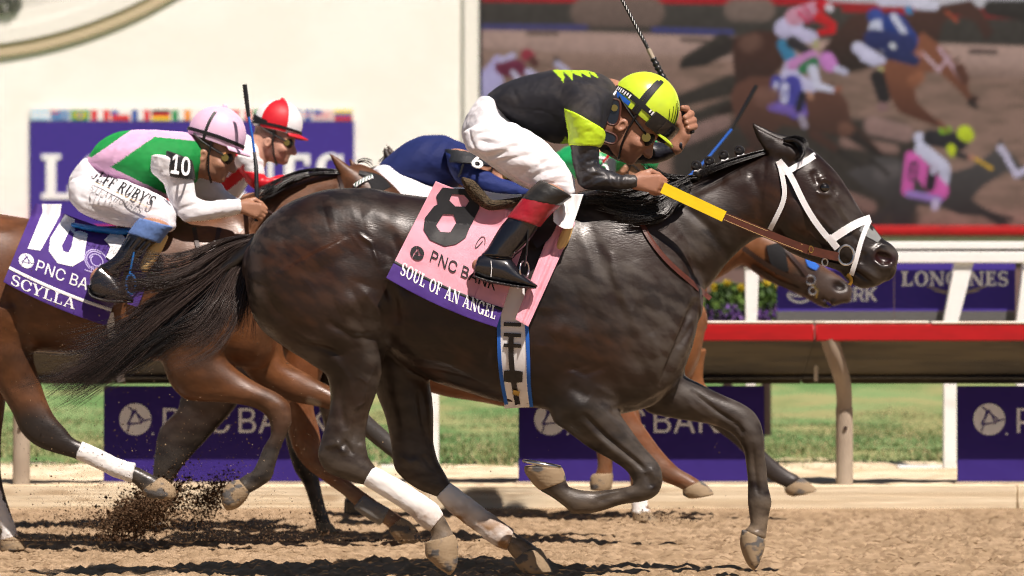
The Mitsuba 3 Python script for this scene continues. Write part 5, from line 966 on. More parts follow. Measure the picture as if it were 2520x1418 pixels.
# ---------------------------------------------------------------- navy jockey on a chestnut
Y4 = 2.25; t4 = move(-165, Y4)
horse4 = thing('horse', 'chestnut horse hidden behind the dark horse, one orange hind leg with grey ankle boot showing', 'horse', 'racehorses in the bunch')
LEG4 = [dict(y=-.13, tf=same, skin=[(690, 860, 830, 840, .1), (694, 940, 790, 930, .08), (700, 1000, 772, 1000, .066), (708, 1060, 788, 1068, .054), (724, 1112, 792, 1108, .048), (748, 1146, 802, 1136, .042), (790, 1180, 824, 1154, .03), (840, 1216, 862, 1184, .024), (880, 1250, 902, 1214, .026), (912, 1274, 936, 1238, .034), (944, 1290, 963, 1254, .031), (960, 1306, 992, 1276, .037)],
              hoof=[(956, 1302, 992, 1273, .039), (975, 1330, 1024, 1300, .047), (998, 1344, 1036, 1328, .045)]),
        dict(y=-.12, tf=same, skin=[(1400, 900, 1530, 880, .09), (1430, 980, 1540, 950, .08), (1480, 1050, 1566, 1020, .058), (1540, 1118, 1604, 1078, .047), (1594, 1168, 1646, 1130, .044), (1628, 1184, 1670, 1152, .037), (1662, 1197, 1700, 1170, .034), (1682, 1206, 1722, 1184, .036)], hoof=[(1680, 1204, 1724, 1184, .039), (1680, 1216, 1744, 1198, .046), (1694, 1226, 1757, 1216, .045)])]
col4 = lambda v: coat_colour(v, (.13, .043, .014), (.20, .07, .024), (.26, .105, .04), dust=.5)
h4 = lambda x, y: (t4(x, y)[0] - 168, t4(x, y)[1] + 8)
NK4 = [(1200, 560, 1330, 830, .16), (1330, 540, 1440, 760, .13), (1420, 510, 1500, 690, .11), (1480, 470, 1530, 640, .1), (1520, 450, 1540, 620, .09)]
F4, _b = horse_body(horse4, Y4, t4, LEG4, col4, .011, neck=NK4, headtf=h4, ntf=same, eggs=[Egg(at(1736, 684, Y4 - .07), (.03, .03, .022), -15, .008, True)])
b4 = cloth('ankle_boot', [Limb([(872, 1250, 897, 1216, .031), (905, 1275, 930, 1237, .036), (936, 1292, 958, 1252, .035)], Y4 - .13, k=.01, cap=.004, grow=.002)], 'cloth_vc', horse4, (.17, .18, .19), .005, None, (.3, .26, .2), .6); say(b4, 'grey ankle boot')
jk4 = thing('person', 'jockey in navy blue crouched flat behind the saddle of the dark horse', 'person', 'jockeys')
T4 = [(936, 404, 968, 450, .13), (966, 378, 1000, 462, .165), (1005, 350, 1030, 468, .18), (1048, 335, 1068, 470, .185), (1090, 334, 1104, 466, .175), (1122, 347, 1130, 456, .14), (1160, 362, 1160, 430, .08)]
A4 = [(1096, 372, 1172, 386, .07, .05), (1104, 410, 1180, 408, .064), (1122, 444, 1176, 412, .054), (1160, 470, 1196, 420, .048), (1220, 486, 1236, 440, .044), (1290, 490, 1300, 458, .034), (1330, 488, 1336, 462, .03)]
H4 = Frame(1236, 372, -30, Y4, .95)
LG4 = [(912, 428, 962, 412, .12), (920, 470, 985, 430, .13), (960, 520, 1010, 440, .12), (1040, 540, 1060, 460, .1), (1130, 560, 1140, 490, .08)]
m = blob([Limb(T4, Y4, grow=-.02), Limb(A4, Y4 - .235, grow=-.012), Limb(LG4, Y4 - .15, grow=-.015), Limb([(1080, 530, 1140, 530, .05), (1060, 600, 1120, 600, .045), (1060, 640, 1150, 640, .04)], Y4 - .33), Bone(H4.p(-40, -80), at(1160, 395, Y4), .055, .075, .03)] + head_parts(H4) + fist(at(1332, 476, Y4 - .235), np.array([.98, .1]), np.array([-.1, .98]), Y4 - .235, .95), .0065, 1)
put('body', m, 'skin', jk4, True, color=skin_colour(np.array(m.vertices), (.45, .23, .15), H4))
NVY = (.011, .02, .105)
cloth('jersey', [Limb(T4, Y4, k=.04)], 'cloth_vc', jk4, NVY, .007, (.005, 13, 4, (.5, .2, 1), .3), amount=.03, strokes=[([(1060, 420), (1110, 440)], 8, -6), ([(1100, 400), (1125, 440)], 6, -6)])
cloth('sleeve', [Limb(A4, Y4 - .235, cap=.006)], 'cloth_vc', jk4, (.013, .027, .14), .006, (.004, 18, 5, (.5, 1, .3), .3), amount=.03)
cloth('breeches', [Limb(LG4, Y4 - .15, k=.05), Limb(LG4, Y4 + .2, k=.05), Limb([(890, 470, 912, 430, .05), (910, 500, 940, 440, .1)], Y4, k=.03)], 'cloth_vc', jk4, (.80, .79, .81), .007, (.004, 12, 5), (.6, .58, .6), .15)
put('boot', blob([Limb([(1090, 520, 1150, 520, .06), (1076, 580, 1130, 585, .05), (1062, 620, 1112, 625, .045), (1055, 650, 1150, 655, .04)], Y4 - .33)], .008), 'boot_gloss', jk4, True)
mat('helmet_navy', NVY, .4, .4); hm4 = helmet(H4, jk4, 'helmet_navy', 'helmet_navy', -26); goggles(jk4, H4); chin_strap(jk4, H4)
ab = cloth('armband', [Limb([(1100, 368, 1196, 384, .074, .05), (1110, 402, 1204, 410, .072)], Y4 - .235, k=.02, cap=.003, grow=.012)], 'satin_vc', jk4, (.025, .027, .03), .0055, None, amount=.1)
AF4 = front(field([Limb([(1100, 368, 1196, 384, .074, .05), (1110, 402, 1204, 410, .072)], Y4 - .235, grow=.012)], .008), 1)
AB4 = Cloth([(1154, 376), (1192, 384), (1192, 414), (1150, 410)], AF4, .003, Y=Y4 - .28, amp=0); AB4.text(sans_polys('6', 1.0, True), .12, 1.0, (.8, 0), (0, -.95), 'digit', 'white_ink', ab, 0.0)
put('band_tie', tube(at(np.array([1136, 1140, 1134, 1128]), np.array([412, 404, 424, 436]), Y4 - .31), .005, 6), 'black_plain', ab)

# ---------------------------------------------------------------- green jockey on the far bay
Y5 = 4.3; t5 = move(202, Y5)
horse5 = thing('horse', 'bay horse whose muzzle and dark bridle show under the chin of the dark horse', 'horse', 'racehorses in the bunch')
LEG5 = [dict(y=-.13, tf=same, skin=[(1400, 880, 1540, 860, .08), (1430, 980, 1540, 970, .06), (1458, 1050, 1530, 1050, .05), (1466, 1100, 1512, 1102, .036), (1470, 1145, 1508, 1146, .03), (1462, 1170, 1508, 1168, .034)], hoof=[(1458, 1168, 1509, 1166, .039), (1451, 1188, 1506, 1198, .046), (1453, 1205, 1500, 1207, .042)]),
        dict(y=-.2, tf=same, dirty=-1, skin=[(1360, 860, 1520, 860, .09), (1430, 960, 1560, 960, .07), (1500, 1040, 1580, 1050, .054), (1536, 1110, 1590, 1120, .044), (1549, 1170, 1590, 1176, .032), (1553, 1225, 1592, 1228, .028), (1556, 1252, 1600, 1258, .034)], hoof=[(1556, 1256, 1602, 1260, .037), (1557, 1281, 1622, 1284, .044)], wrap=[(1551, 1215, 1592, 1216, .03), (1553, 1238, 1594, 1240, .032), (1555, 1262, 1602, 1264, .037)]),
        dict(y=.14, tf=same, skin=[(1600, 900, 1740, 860, .085), (1640, 965, 1730, 930, .07), (1702, 1014, 1772, 988, .056), (1762, 1057, 1804, 1030, .046), (1822, 1106, 1852, 1080, .041), (1872, 1162, 1902, 1128, .03), (1906, 1188, 1937, 1155, .031), (1930, 1199, 1968, 1172, .035)], hoof=[(1930, 1204, 1974, 1176, .037), (1936, 1216, 1997, 1192, .044), (1949, 1222, 2011, 1206, .042)])]
def col5(v):
    c = coat_colour(v, (.14, .05, .016), (.21, .082, .028), (.26, .12, .05), dust=.3)
    px = np.column_stack(to_px(v[:, 0], v[:, 2], v[:, 1]))
    for L, w, q in (([(1700, 1020), (1820, 1090), (1960, 1190)], 62, (.035, .028, .026)), ([(1985, 690), (2090, 740)], 66, (.055, .036, .028)), ([(2062, 703), (2074, 704)], 16, (.012, .006, .005)), ([(2030, 752), (2052, 738)], 6, (.012, .008, .008))):
        d, _ = seg_dist(px, L); t = np.clip(1.6 - d / w * 1.3, 0, 1)[:, None]; c = c * (1 - t) + np.array(q) * t
    return c
HD5 = [(1838, 556, 1830, 648, .078), (1870, 552, 1848, 664, .088), (1915, 568, 1885, 690, .098), (1958, 596, 1925, 706, .092), (1998, 630, 1962, 724, .075), (2030, 656, 1992, 740, .06), (2060, 676, 2016, 753, .055), (2084, 694, 2038, 759, .056), (2098, 714, 2060, 752, .046), (2094, 735, 2080, 746, .03)]
NK5 = [(1400, 560, 1600, 820, .15), (1550, 530, 1700, 730, .13), (1670, 530, 1776, 682, .11), (1760, 540, 1822, 655, .1), (1826, 550, 1838, 652, .09)]
F5, _b = horse_body(horse5, Y5, t5, LEG5, col5, .011, neck=NK5, head=HD5, headtf=same, ntf=same, eggs=[Egg(at(2068, 703, Y5 - .06), (.042, .032, .028), -15, .008, True), Egg(at(2036, 745, Y5), (.04, .12, .006), -38, .004, True)])
sk5 = front(F5, 1.0)
b5 = thing('bridle', 'dark leather bridle with steel ring bit on the far bay horse', 'bridle', 'bridles')
put('rein', strap([(1828, 610), (1880, 648), (1930, 676), (1985, 690)], 17, lambda x, z: sk5(x, z) - .01, .006, .004, Y=Y5, n=40), 'dark_leather', b5)
put('cheekpiece', strap([(1930, 610), (1955, 640), (1976, 665), (1992, 690)], 13, sk5, .005, .008, Y=Y5, n=24), 'dark_leather', b5)
put('jaw_strap', strap([(1850, 655), (1905, 690), (1965, 716)], 17, sk5, .005, .006, Y=Y5, n=24), 'dark_leather', b5)
put('cheek_fleece', strap([(1905, 600), (1915, 640), (1925, 672)], [56, 60, 46], sk5, .016, .004, Y=Y5, n=20, rows=5), 'hood_black', b5)
put('noseband', strap([(2016, 652), (2000, 690), (1984, 728)], 13, sk5, .005, .006, Y=Y5, n=20), 'dark_leather', b5)
put('blue_pad', strap([(1985, 632), (1998, 650), (2012, 660)], [14, 30, 18], sk5, .010, .004, Y=Y5, n=16, rows=4), 'blue_web', b5)
yb5 = float(sk5(at(1998, 700, Y5)[0], at(1998, 700, Y5)[2])) - .02
for cx, cy, r in ((1995, 690, 11), (2000, 716, 9)): put('bit_ring', tube(at(cx + r * np.cos(a), cy + r * np.sin(a), yb5), .005, 8), 'metal', b5)
put('bit', tube(at(np.array([1998, 2012, 2008]), np.array([700, 716, 734]), yb5), .006, 8), 'gold', b5)
jk5 = thing('person', 'jockey in green silks and green cap behind the arm of the jockey in front', 'person', 'jockeys')
T5 = [(1340, 400, 1360, 440, .12), (1385, 366, 1402, 440, .165), (1430, 350, 1448, 436, .18), (1480, 344, 1494, 434, .175), (1518, 356, 1524, 425, .13), (1542, 372, 1542, 415, .07)]
A5 = [(1440, 372, 1512, 384, .07, .04), (1452, 420, 1510, 424, .06), (1468, 452, 1516, 440, .052), (1510, 476, 1536, 440, .045), (1590, 476, 1600, 450, .034), (1620, 474, 1626, 452, .03)]
H5 = Frame(1566, 380, -28, Y5, .95)
LG5 = [(1270, 440, 1320, 420, .12), (1290, 490, 1350, 440, .13), (1340, 520, 1400, 470, .11), (1420, 560, 1440, 500, .085), (1470, 580, 1480, 530, .07)]
m = blob([Limb(T5, Y5, grow=-.02), Limb(A5, Y5 - .235, grow=-.012), Limb(LG5, Y5 - .15, grow=-.015), Limb([(1430, 540, 1480, 540, .05), (1410, 600, 1450, 600, .045), (1400, 640, 1470, 640, .04)], Y5 - .33), Bone(H5.p(-40, -80), at(1515, 400, Y5), .055, .075, .03)] + head_parts(H5) + fist(at(1622, 463, Y5 - .235), np.array([.98, .1]), np.array([-.1, .98]), Y5 - .235, .95), .0075, 1)
put('body', m, 'skin', jk5, True, color=skin_colour(np.array(m.vertices), (.40, .20, .12), H5))
cloth('jersey', [Limb(T5, Y5, k=.04)], 'satin_vc', jk5, (.01, .30, .09), .008, (.005, 13, 6), amount=.03)
cloth('sleeve', [Limb(A5, Y5 - .235, cap=.006)], 'satin_vc', jk5, (.01, .30, .09), .007, (.004, 18, 5), amount=.03)
cloth('breeches', [Limb(LG5, Y5 - .15, k=.05)], 'cloth_vc', jk5, (.79, .78, .80), .009, None, amount=.1)
put('boot', blob([Limb([(1430, 540, 1480, 540, .06), (1412, 600, 1452, 604, .05), (1400, 635, 1445, 638, .045), (1396, 655, 1470, 660, .04)], Y5 - .33)], .009), 'boot_gloss', jk5, True)
mat('helmet_green', (.01, .36, .12), .4, .4); helmet(H5, jk5, 'helmet_green', 'helmet_green', -26); goggles(jk5, H5); chin_strap(jk5, H5)
ab = cloth('armband', [Limb([(1444, 384, 1514, 392, .07, .03), (1454, 426, 1512, 430, .062)], Y5 - .235, cap=.003, grow=.006)], 'satin_vc', jk5, (.05, .05, .055), .006, None, amount=.1)
AF5 = front(field([Limb([(1444, 384, 1514, 392, .07, .03), (1454, 426, 1512, 430, .062)], Y5 - .235, grow=.006)], .008), 1)
AB5 = Cloth([(1462, 382), (1502, 386), (1502, 428), (1462, 426)], AF5, .004, Y=Y5 - .3, amp=0); AB5.text(sans_polys('3', 1.0), .1, 1.0, (.8, 0), (0, -.95), 'digit', 'white_ink', ab, 0.0)
w5 = thing('whip', 'blue shafted whip with black flap rising behind the braided mane', 'whip', 'riding whips')
put('flap', tube(at(np.array([1862, 1840, 1812]), np.array([210, 250, 300]), Y5 - .1), [.010, .011, .009], 10, flat=.006), 'black_leather', w5); put('collar', tube(at(np.array([1812, 1801]), np.array([300, 318]), Y5 - .1), .007, 8), 'black_plain', w5)
put('shaft', tube(at(np.array([1801, 1740, 1690, 1640]), np.array([318, 392, 440, 470]), np.array([-.1, -.12, -.2, -.25]) + Y5), .0065, 8), 'blue_web', w5)
w6 = thing('whip', 'thin red whip stick beside the elbow of the jockey in black and lime', 'whip', 'riding whips')
put('shaft', tube(at(np.array([1518, 1500, 1484]), np.array([360, 380, 400]), Y5 - .42), [.010, .008, .005], 8), 'silk_red', w6); put('tip', tube(at(np.array([1484, 1470]), np.array([400, 418]), Y5 - .42), .005, 8), 'black_plain', w6)

# ---------------------------------------------------------------- dirt thrown up by the hooves
g = np.random.default_rng(5)
ico = trimesh.convex.convex_hull(np.vstack([np.eye(3), -np.eye(3)])); iv, if_ = np.array(ico.vertices), np.array(ico.faces)
def spray(cx, cy, sx, sy, k, Y, r0, r1, slant=0.0):
    q = g.normal(size=(k, 2)); x = cx + q[:, 0] * sx + q[:, 1] * slant; y = cy + q[:, 1] * sy
    return at(x, np.minimum(y, 1330), Y + g.normal(0, .12, k)), np.exp(g.uniform(math.log(r0), math.log(r1), k))
sets = [spray(352, 1258, 40, 34, 9000, 2.0, .0010, .0072, -30), spray(300, 1288, 110, 22, 2600, 2.0, .0009, .004), spray(520, 1224, 24, 30, 3200, 2.3, .0009, .005, -16), spray(620, 1300, 110, 22, 700, 2.0, .0012, .004), spray(250, 1120, 210, 110, 520, 1.5, .0012, .0038), spray(640, 1130, 200, 120, 420, 1.4, .0012, .0034), spray(180, 800, 120, 90, 120, 1.3, .0012, .0028), spray(860, 1340, 200, 30, 160, 1.0, .0015, .005), spray(330, 1230, 150, 60, 2600, 2.0, .0007, .0022, -40), spray(700, 1290, 200, 40, 900, 2.0, .0008, .0024), spray(1010, 1345, 60, 14, 260, 2.0, .001, .004), spray(1630, 1272, 50, 10, 420, 2.3, .001, .0035), spray(60, 1340, 60, 12, 260, 1.8, .001, .004), spray(1780, 1100, 60, 40, 18, 3.0, .002, .004), spray(1180, 1000, 90, 110, 40, .8, .0012, .0026)]
cs, rs = np.vstack([s[0] for s in sets]), np.concatenate([s[1] for s in sets]); ok = cs[:, 2] > .0; cs, rs = cs[ok], rs[ok]; k = len(cs)
V = cs[:, None] + iv[None] * rs[:, None, None] * (1 + .5 * g.normal(size=(k, 3))[:, None] * .6) * (1 + .35 * g.normal(size=(k, len(iv), 1)))
sets2 = 0; cc = np.where(g.random((k, 1)) < .35, [.42, .30, .18], np.where(g.random((k, 1)) < .5, [.16, .095, .05], [.07, .042, .025])); cc[rs > .0022] = np.array([.10, .06, .035]) * g.uniform(.6, 1.3, (int((rs > .0022).sum()), 1))  # dark browns put the shadow over the thrown dirt into its colour
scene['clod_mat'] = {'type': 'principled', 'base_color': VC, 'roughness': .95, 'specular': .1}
say(put('flying_dirt', trimesh.Trimesh(V.reshape(-1, 3), (if_[None] + (np.arange(k) * len(iv))[:, None, None]).reshape(-1, 3), process=False), 'clod_mat', None, False, color=np.repeat(cc, len(iv), 0)), 'clods and grains of dirt, many coloured dark for shade, thrown up behind the hooves at left', 'dirt', 'stuff')

# ---------------------------------------------------------------- ground
def lines(*segs):
    out = []
    for a, b, n in segs: out.append(np.linspace(a, b, n, endpoint=False))
    return np.r_[tuple(out) + (segs[-1][1],)]
def sheet_grid(xs, ys, z):
    X, Y = np.meshgrid(xs, ys, indexing='ij'); v = np.column_stack([X.ravel(), Y.ravel(), z(X.ravel(), Y.ravel())])
    a, b = X.shape; i, j = np.meshgrid(np.arange(a - 1), np.arange(b - 1), indexing='ij'); q = np.stack([i * b + j, (i + 1) * b + j, (i + 1) * b + j + 1, i * b + j + 1], -1).reshape(-1, 4)
    return trimesh.Trimesh(v, np.vstack([q[:, [0, 1, 2]], q[:, [0, 2, 3]]]), process=False)
def dirt_z(x, y):
    p = np.column_stack([x, y, 0 * x])
    big = meshkit.fbm(p * [3.2, 4.5, 1], 3, 4); mid = meshkit.noise(p * [13, 13, 1], 5); fin = meshkit.noise(p * [34, 30, 1], 6); f2 = meshkit.noise(p * [62, 62, 1], 8)
    near = np.clip((5.5 - y) / .3, 0, 1)
    return (-.035 + (big - .5) * .04 + np.maximum(mid - .35, 0) ** 1.3 * .026 + np.maximum(fin - .35, 0) * .04 + f2 * .012) * near - .004 * (1 - near)
mat('dirt', lambda p, n, uv: MX(MX((0.265, 0.188, 0.115), (0.345, 0.25, 0.16), SS(.35, .7, FB(p.x * 9, p.y * 9, p.z * 60, 4))), (0.18, 0.12, 0.07), SS(.62, .8, N3(p.x * 26, p.y * 26, 3)) * .6), 0.95, 0.1,
    lambda p, n, uv: FB(p.x * 90, p.y * 90, p.z * 90, 3), 0.010)
k = put('dirt_track', sheet_grid(lines((-60, -4, 16), (-4, 4, 500), (4, 60, 16)), lines((-24, -1.2, 30), (-1.2, 1.2, 130), (1.2, 5.6, 200)), dirt_z), 'dirt', None, True)
say(k, kind='structure', label='harrowed tan dirt of the race track')
def sand_z(x, y):
    p = np.column_stack([x, y, 0 * x]); return .112 + (meshkit.fbm(p * [2, 2, 1], 3, 14) - .5) * .05 * np.clip((y - 5.7) / 1, 0, 1) + meshkit.noise(p * [16, 16, 1], 3) * .012
mat('sand_mat', lambda p, n, uv: MX(MX((0.44, 0.35, 0.235), (0.56, 0.47, 0.34), SS(.35, .65, FB(p.x * 5, p.y * 5, 0, 4))), (0.30, 0.27, 0.13), SS(.5, .75, FB(p.x * 2.2, p.y * 2.2, 4, 3)) * SS(7.0, 9.0, p.y)), 0.95, 0.1, lambda p, n, uv: FB(p.x * 40, p.y * 40, 0, 3), 0.01)
say(put('sand_strip', sheet_grid(lines((-60, -5, 12), (-5, 5, 170), (5, 60, 12)), lines((5.62, 10, 90), (10, 12, 4)), sand_z), 'sand_mat', None, True), kind='structure', label='pale sand strip behind the timber kerb')
def turf_z(x, y):
    p = np.column_stack([x, y, 0 * x]); return .08 + np.clip((y - 8.6) / 1.6, 0, 1) * .055 + np.clip((y - 10) / 32, 0, 1) * .5 + (meshkit.fbm(p * [1.1, 1.1, 1], 3, 31) - .5) * .10 * np.clip((y - 8.4) / 2, 0, 1)
mat('turf_mat', lambda p, n, uv: MX(MX((0.085, 0.16, 0.055), (0.15, 0.22, 0.09), SS(.35, .65, FB(p.x * 1.6, p.y * .5, 0, 4))), (0.24, 0.22, 0.10), SS(.45, .7, FB(p.x * .9, p.y * .45, 7, 3)) * .8), 0.9, 0.15, lambda p, n, uv: FB(p.x * 30, p.y * 30, 0, 3), 0.02)
say(put('turf_ground', sheet_grid(lines((-80, -6, 16), (-6, 6, 120), (6, 80, 16)), lines((8.2, 14, 90), (14, 44, 60)), turf_z), 'turf_mat', None, True), kind='structure', label='green turf course beyond the sand')
k = 52000
gx, gy = rng.uniform(-5.2, 5.2, k), 8.6 + rng.beta(1.0, 2.0, k) * 14
dens = meshkit.fbm(np.column_stack([gx, gy, 0 * gx]) * [1.6, 1.6, 1], 3, 12)
keep = dens > .36 + np.clip((9.6 - gy) / 1.2, 0, 1) * .2; gx, gy, dens = gx[keep], gy[keep], dens[keep]; k = len(gx)
gh = (.022 + .042 * np.clip(dens * 2 - .6, 0, 1) * rng.uniform(.5, 1.3, k)) * np.where(gy < 11, 1.15, .8); ga = rng.uniform(0, 2 * np.pi, k); gw = rng.uniform(.004, .008, k)
g0 = np.column_stack([gx, gy, turf_z(gx, gy) - .005]); s_ = np.column_stack([np.cos(ga), np.sin(ga), 0 * ga]); ln = np.column_stack([rng.normal(0, .5, k), rng.normal(0, .5, k), np.ones(k)]) * gh[:, None]
V = np.stack([g0 - s_ * gw[:, None], g0 + s_ * gw[:, None], g0 + ln * .6 + s_ * gw[:, None] * .7, g0 + ln * .6 - s_ * gw[:, None] * .7, g0 + ln], 1).reshape(-1, 3)
Fq = (np.array([[0, 1, 2], [0, 2, 3], [3, 2, 4]])[None] + (np.arange(k) * 5)[:, None, None]).reshape(-1, 3)
gc = np.array([.10, .175, .055]) + (np.array([.22, .265, .11]) - [.10, .175, .055]) * rng.random((k, 1)); gc = np.where(rng.random((k, 1)) < .22, [.38, .33, .17], gc)
scene['grass_blade'] = {'type': 'twosided', 'bsdf': {'type': 'principled', 'base_color': VC, 'roughness': .6, 'specular': .3}}
say(put('grass', trimesh.Trimesh(V, Fq, process=False), 'grass_blade', None, False, color=np.repeat(gc, 5, 0)), 'uneven green grass with dry tufts behind the red rail', 'grass', 'stuff')

# ---------------------------------------------------------------- timber kerb
mat('kerb_wood', lambda p, n, uv: MX(MX((0.72, 0.62, 0.45), (0.6, 0.49, 0.33), SS(.4, .7, FB(p.x * 1.2, p.y * 9, p.z * 55, 4))), (0.38, 0.27, 0.16), SS(.6, .85, FB(p.x * 3, 0, p.z * 12, 3)) * .8), 0.85, 0.2, lambda p, n, uv: FB(p.x * 3, 0, p.z * 140, 3), 0.006)
kb = thing('timber_kerb', 'long pale timber board kerb between the dirt and the sand strip', 'kerb')
for i in range(-7, 8):
    put('board', box((1.15 + i * 3.2, 5.585 + .004 * (i % 2), .045), (3.192, .06, .15), .006), 'kerb_wood', kb)

# ---------------------------------------------------------------- red safety rail
mat('rail_red', lambda p, n, uv: MX((0.42, 0.006, 0.008), (0.34, 0.006, 0.008), SS(.45, .8, FB(p.x * 4, p.y * 4, p.z * 14, 4))), 0.38, 0.5)
mat('rail_cream', lambda p, n, uv: MX((0.74, 0.70, 0.60), (0.55, 0.47, 0.36), SS(.5, .8, FB(p.x * 7, p.y * 7, 0, 3))), 0.6, 0.3)
mat('rail_olive', lambda p, n, uv: MX((0.105, 0.085, 0.045), (0.05, 0.04, 0.024), SS(.35, .75, FB(p.x * 3, p.y * 10, p.z * 10, 4))), 0.6, 0.3, lambda p, n, uv: FB(p.x * 30, p.y * 30, 0, 2), .004)
mat('post_grey', lambda p, n, uv: MX((0.42, 0.35, 0.27), (0.33, 0.265, 0.20), SS(.35, .8, FB(p.x * 5, p.y * 5, p.z * 5, 4))), 0.6, 0.3)
rail = thing('safety_rail', 'red topped safety rail on bent grey posts along the track', 'rail')
joint = (2006 - 1260) / 455; L_ = 3.9
for i in range(-8, 7):
    x0 = joint + i * L_
    fas = put('fascia', box((x0 + L_ / 2, 5.47, .951), (L_ - .006, .03, .094), .008), 'rail_red', rail)
    put('cover', prism(Polygon([(0, 0), (L_ - .004, 0), (L_ - .004, .012), (0, .012)]), .80).apply_transform(trimesh.transformations.translation_matrix([x0 + .002, 6.26, 0])), "rail_olive", rail)
    m = scene[[q for q in scene if q.startswith("safety_rail__cover")][-1]]
    m['to_world'] = T().translate([0, 5.49, .906]).rotate([1, 0, 0], -16.5).translate([0, -5.46, 0])
    put('cable', tube([(x0, 6.12, .715), (x0 + L_, 6.12, .712)], .012, 8), 'black_plain', rail)
    put('rear_lip', box((x0 + L_ / 2, 6.235, .688), (L_ - .01, .02, .035)), 'rail_olive', rail)
    for a, b in ((0, .62), (.63, 1.35), (1.36, 2.25), (2.26, 3.12), (3.13, 3.895)):
        put('cap', box((x0 + (a + b) / 2, 5.49 + .004 * math.sin(a * 7), 1.006 + .003 * math.sin(a * 9)), (b - a, .075, .016), .006), 'rail_cream', rail)
    if -5 < i < 5:
        xb = joint + .19 + i * 4.53
        c = curve([(xb - .11, 5.50, .93), (xb - .085, 5.53, .86), (xb - .045, 5.60, .76), (xb - .008, 5.70, .64), (xb, 5.75, .53)], 24)
        post = put('post', tube(c, np.linspace(.050, .042, 24), 18), 'post_grey', rail)
        put('sleeve', tube([(xb, 5.75, .545), (xb, 5.75, .30), (xb, 5.75, .05)], .047, 18), 'post_grey', post)
        put('bolt', tube([(xb + .0, 5.699, .43), (xb, 5.69, .43)], .011, 8), 'dark_leather', post)
        put('hanger', box((xb - .14, 5.9, .73), (.02, .03, .09), .004), 'rail_cream', rail)

# ---------------------------------------------------------------- boards with the bank's name
mat('banner_purple', (0.038, 0.021, 0.18), 0.6, 0.15, lambda p, n, uv: FB(p.x * 7, 0, p.z * 5, 3), .01)
for x0, lab in ((255, 'purple sponsor board at the left, under the tails and legs'), (1276, 'purple sponsor board in the middle, behind the front legs'), (2356, 'purple sponsor board cut by the right edge of the view'), (3440, None), (-800, None)):
    if lab is None: continue
    yb = 5.88; s = 1 / 443.0; o = at(x0, 1184, yb); W = 604 * s
    b = thing('sponsor_board', lab, 'banner', 'purple boards along the rail')
    put('panel', box((o[0] + W / 2, yb, .395), (W, .02, .53), .003), 'banner_purple', b)
    put('base_rail', box((o[0] + W / 2, yb, .118), (W + .03, .06, .024), .004), 'post_grey', b)
    cx, cz = o[0] + 78 * s, .475
    m = prism(bank_mark(39 * s), .004); m.apply_translation((cx, yb - .011, cz)); put('emblem', m, 'white_ink', b)
    m = sans('PNC', .137); m.apply_translation((cx + 61 * s, yb - .011, cz - .075)); put('lettering', m, 'white_ink', b)
    m = sans('BANK', .137); m.apply_translation((cx + 247 * s, yb - .011, cz - .075)); put('lettering', m, 'white_ink', b)
    put('mark', ball((cx + 43 * s, yb - .011, cz - .08), (.007, .003, .007), 1), 'white_ink', b)

# ---------------------------------------------------------------- white fence with small boards
fn = thing('white_fence', 'tall white fence beyond the turf with two beams and leaning posts', 'fence')
yf = 8.6
def slab(px, depth, Y, bev=0): return prism(Polygon([tuple(at(a, b, Y)[[0, 2]]) for a, b in px]), depth).apply_transform(trimesh.transformations.translation_matrix([0, Y, 0]))
for i, x in enumerate(np.arange(-16, 16, 4.0)):
    put('top_beam', box((x + 2, yf, at(0, 604, yf)[2]), (3.995, .06, .046), .006), 'white_paint', fn)
    put('lower_beam', box((x + 2, yf - .02, at(0, 634, yf)[2]), (3.995, .06, .072), .006), 'white_paint', fn)
for xt, xb, w in ((2372, 2335, 1.), (1850, 1846, .75), (1068, 1068, .8), (2540, 2514, 1.), (590, 555, 1.)):
    p = put('post', slab([(xt - 24 * w, 640), (xt + 22 * w, 640), (xb + 20 * w, 790), (xb + 15 * w, 900), (xb + 15 * w, 1152), (xb - 15 * w, 1152), (xb - 15 * w, 900), (xb - 16 * w, 790)], .07, yf + .055), 'white_paint', fn)
    put('foot', box((at(xb - 60, 0, yf)[0], yf + .05, at(0, 1150, yf)[2]), (.36, .1, .022), .004), 'white_paint', p)
mat('banner_grey', (0.10, 0.10, 0.10), 0.7, 0.2)
yb = 8.75
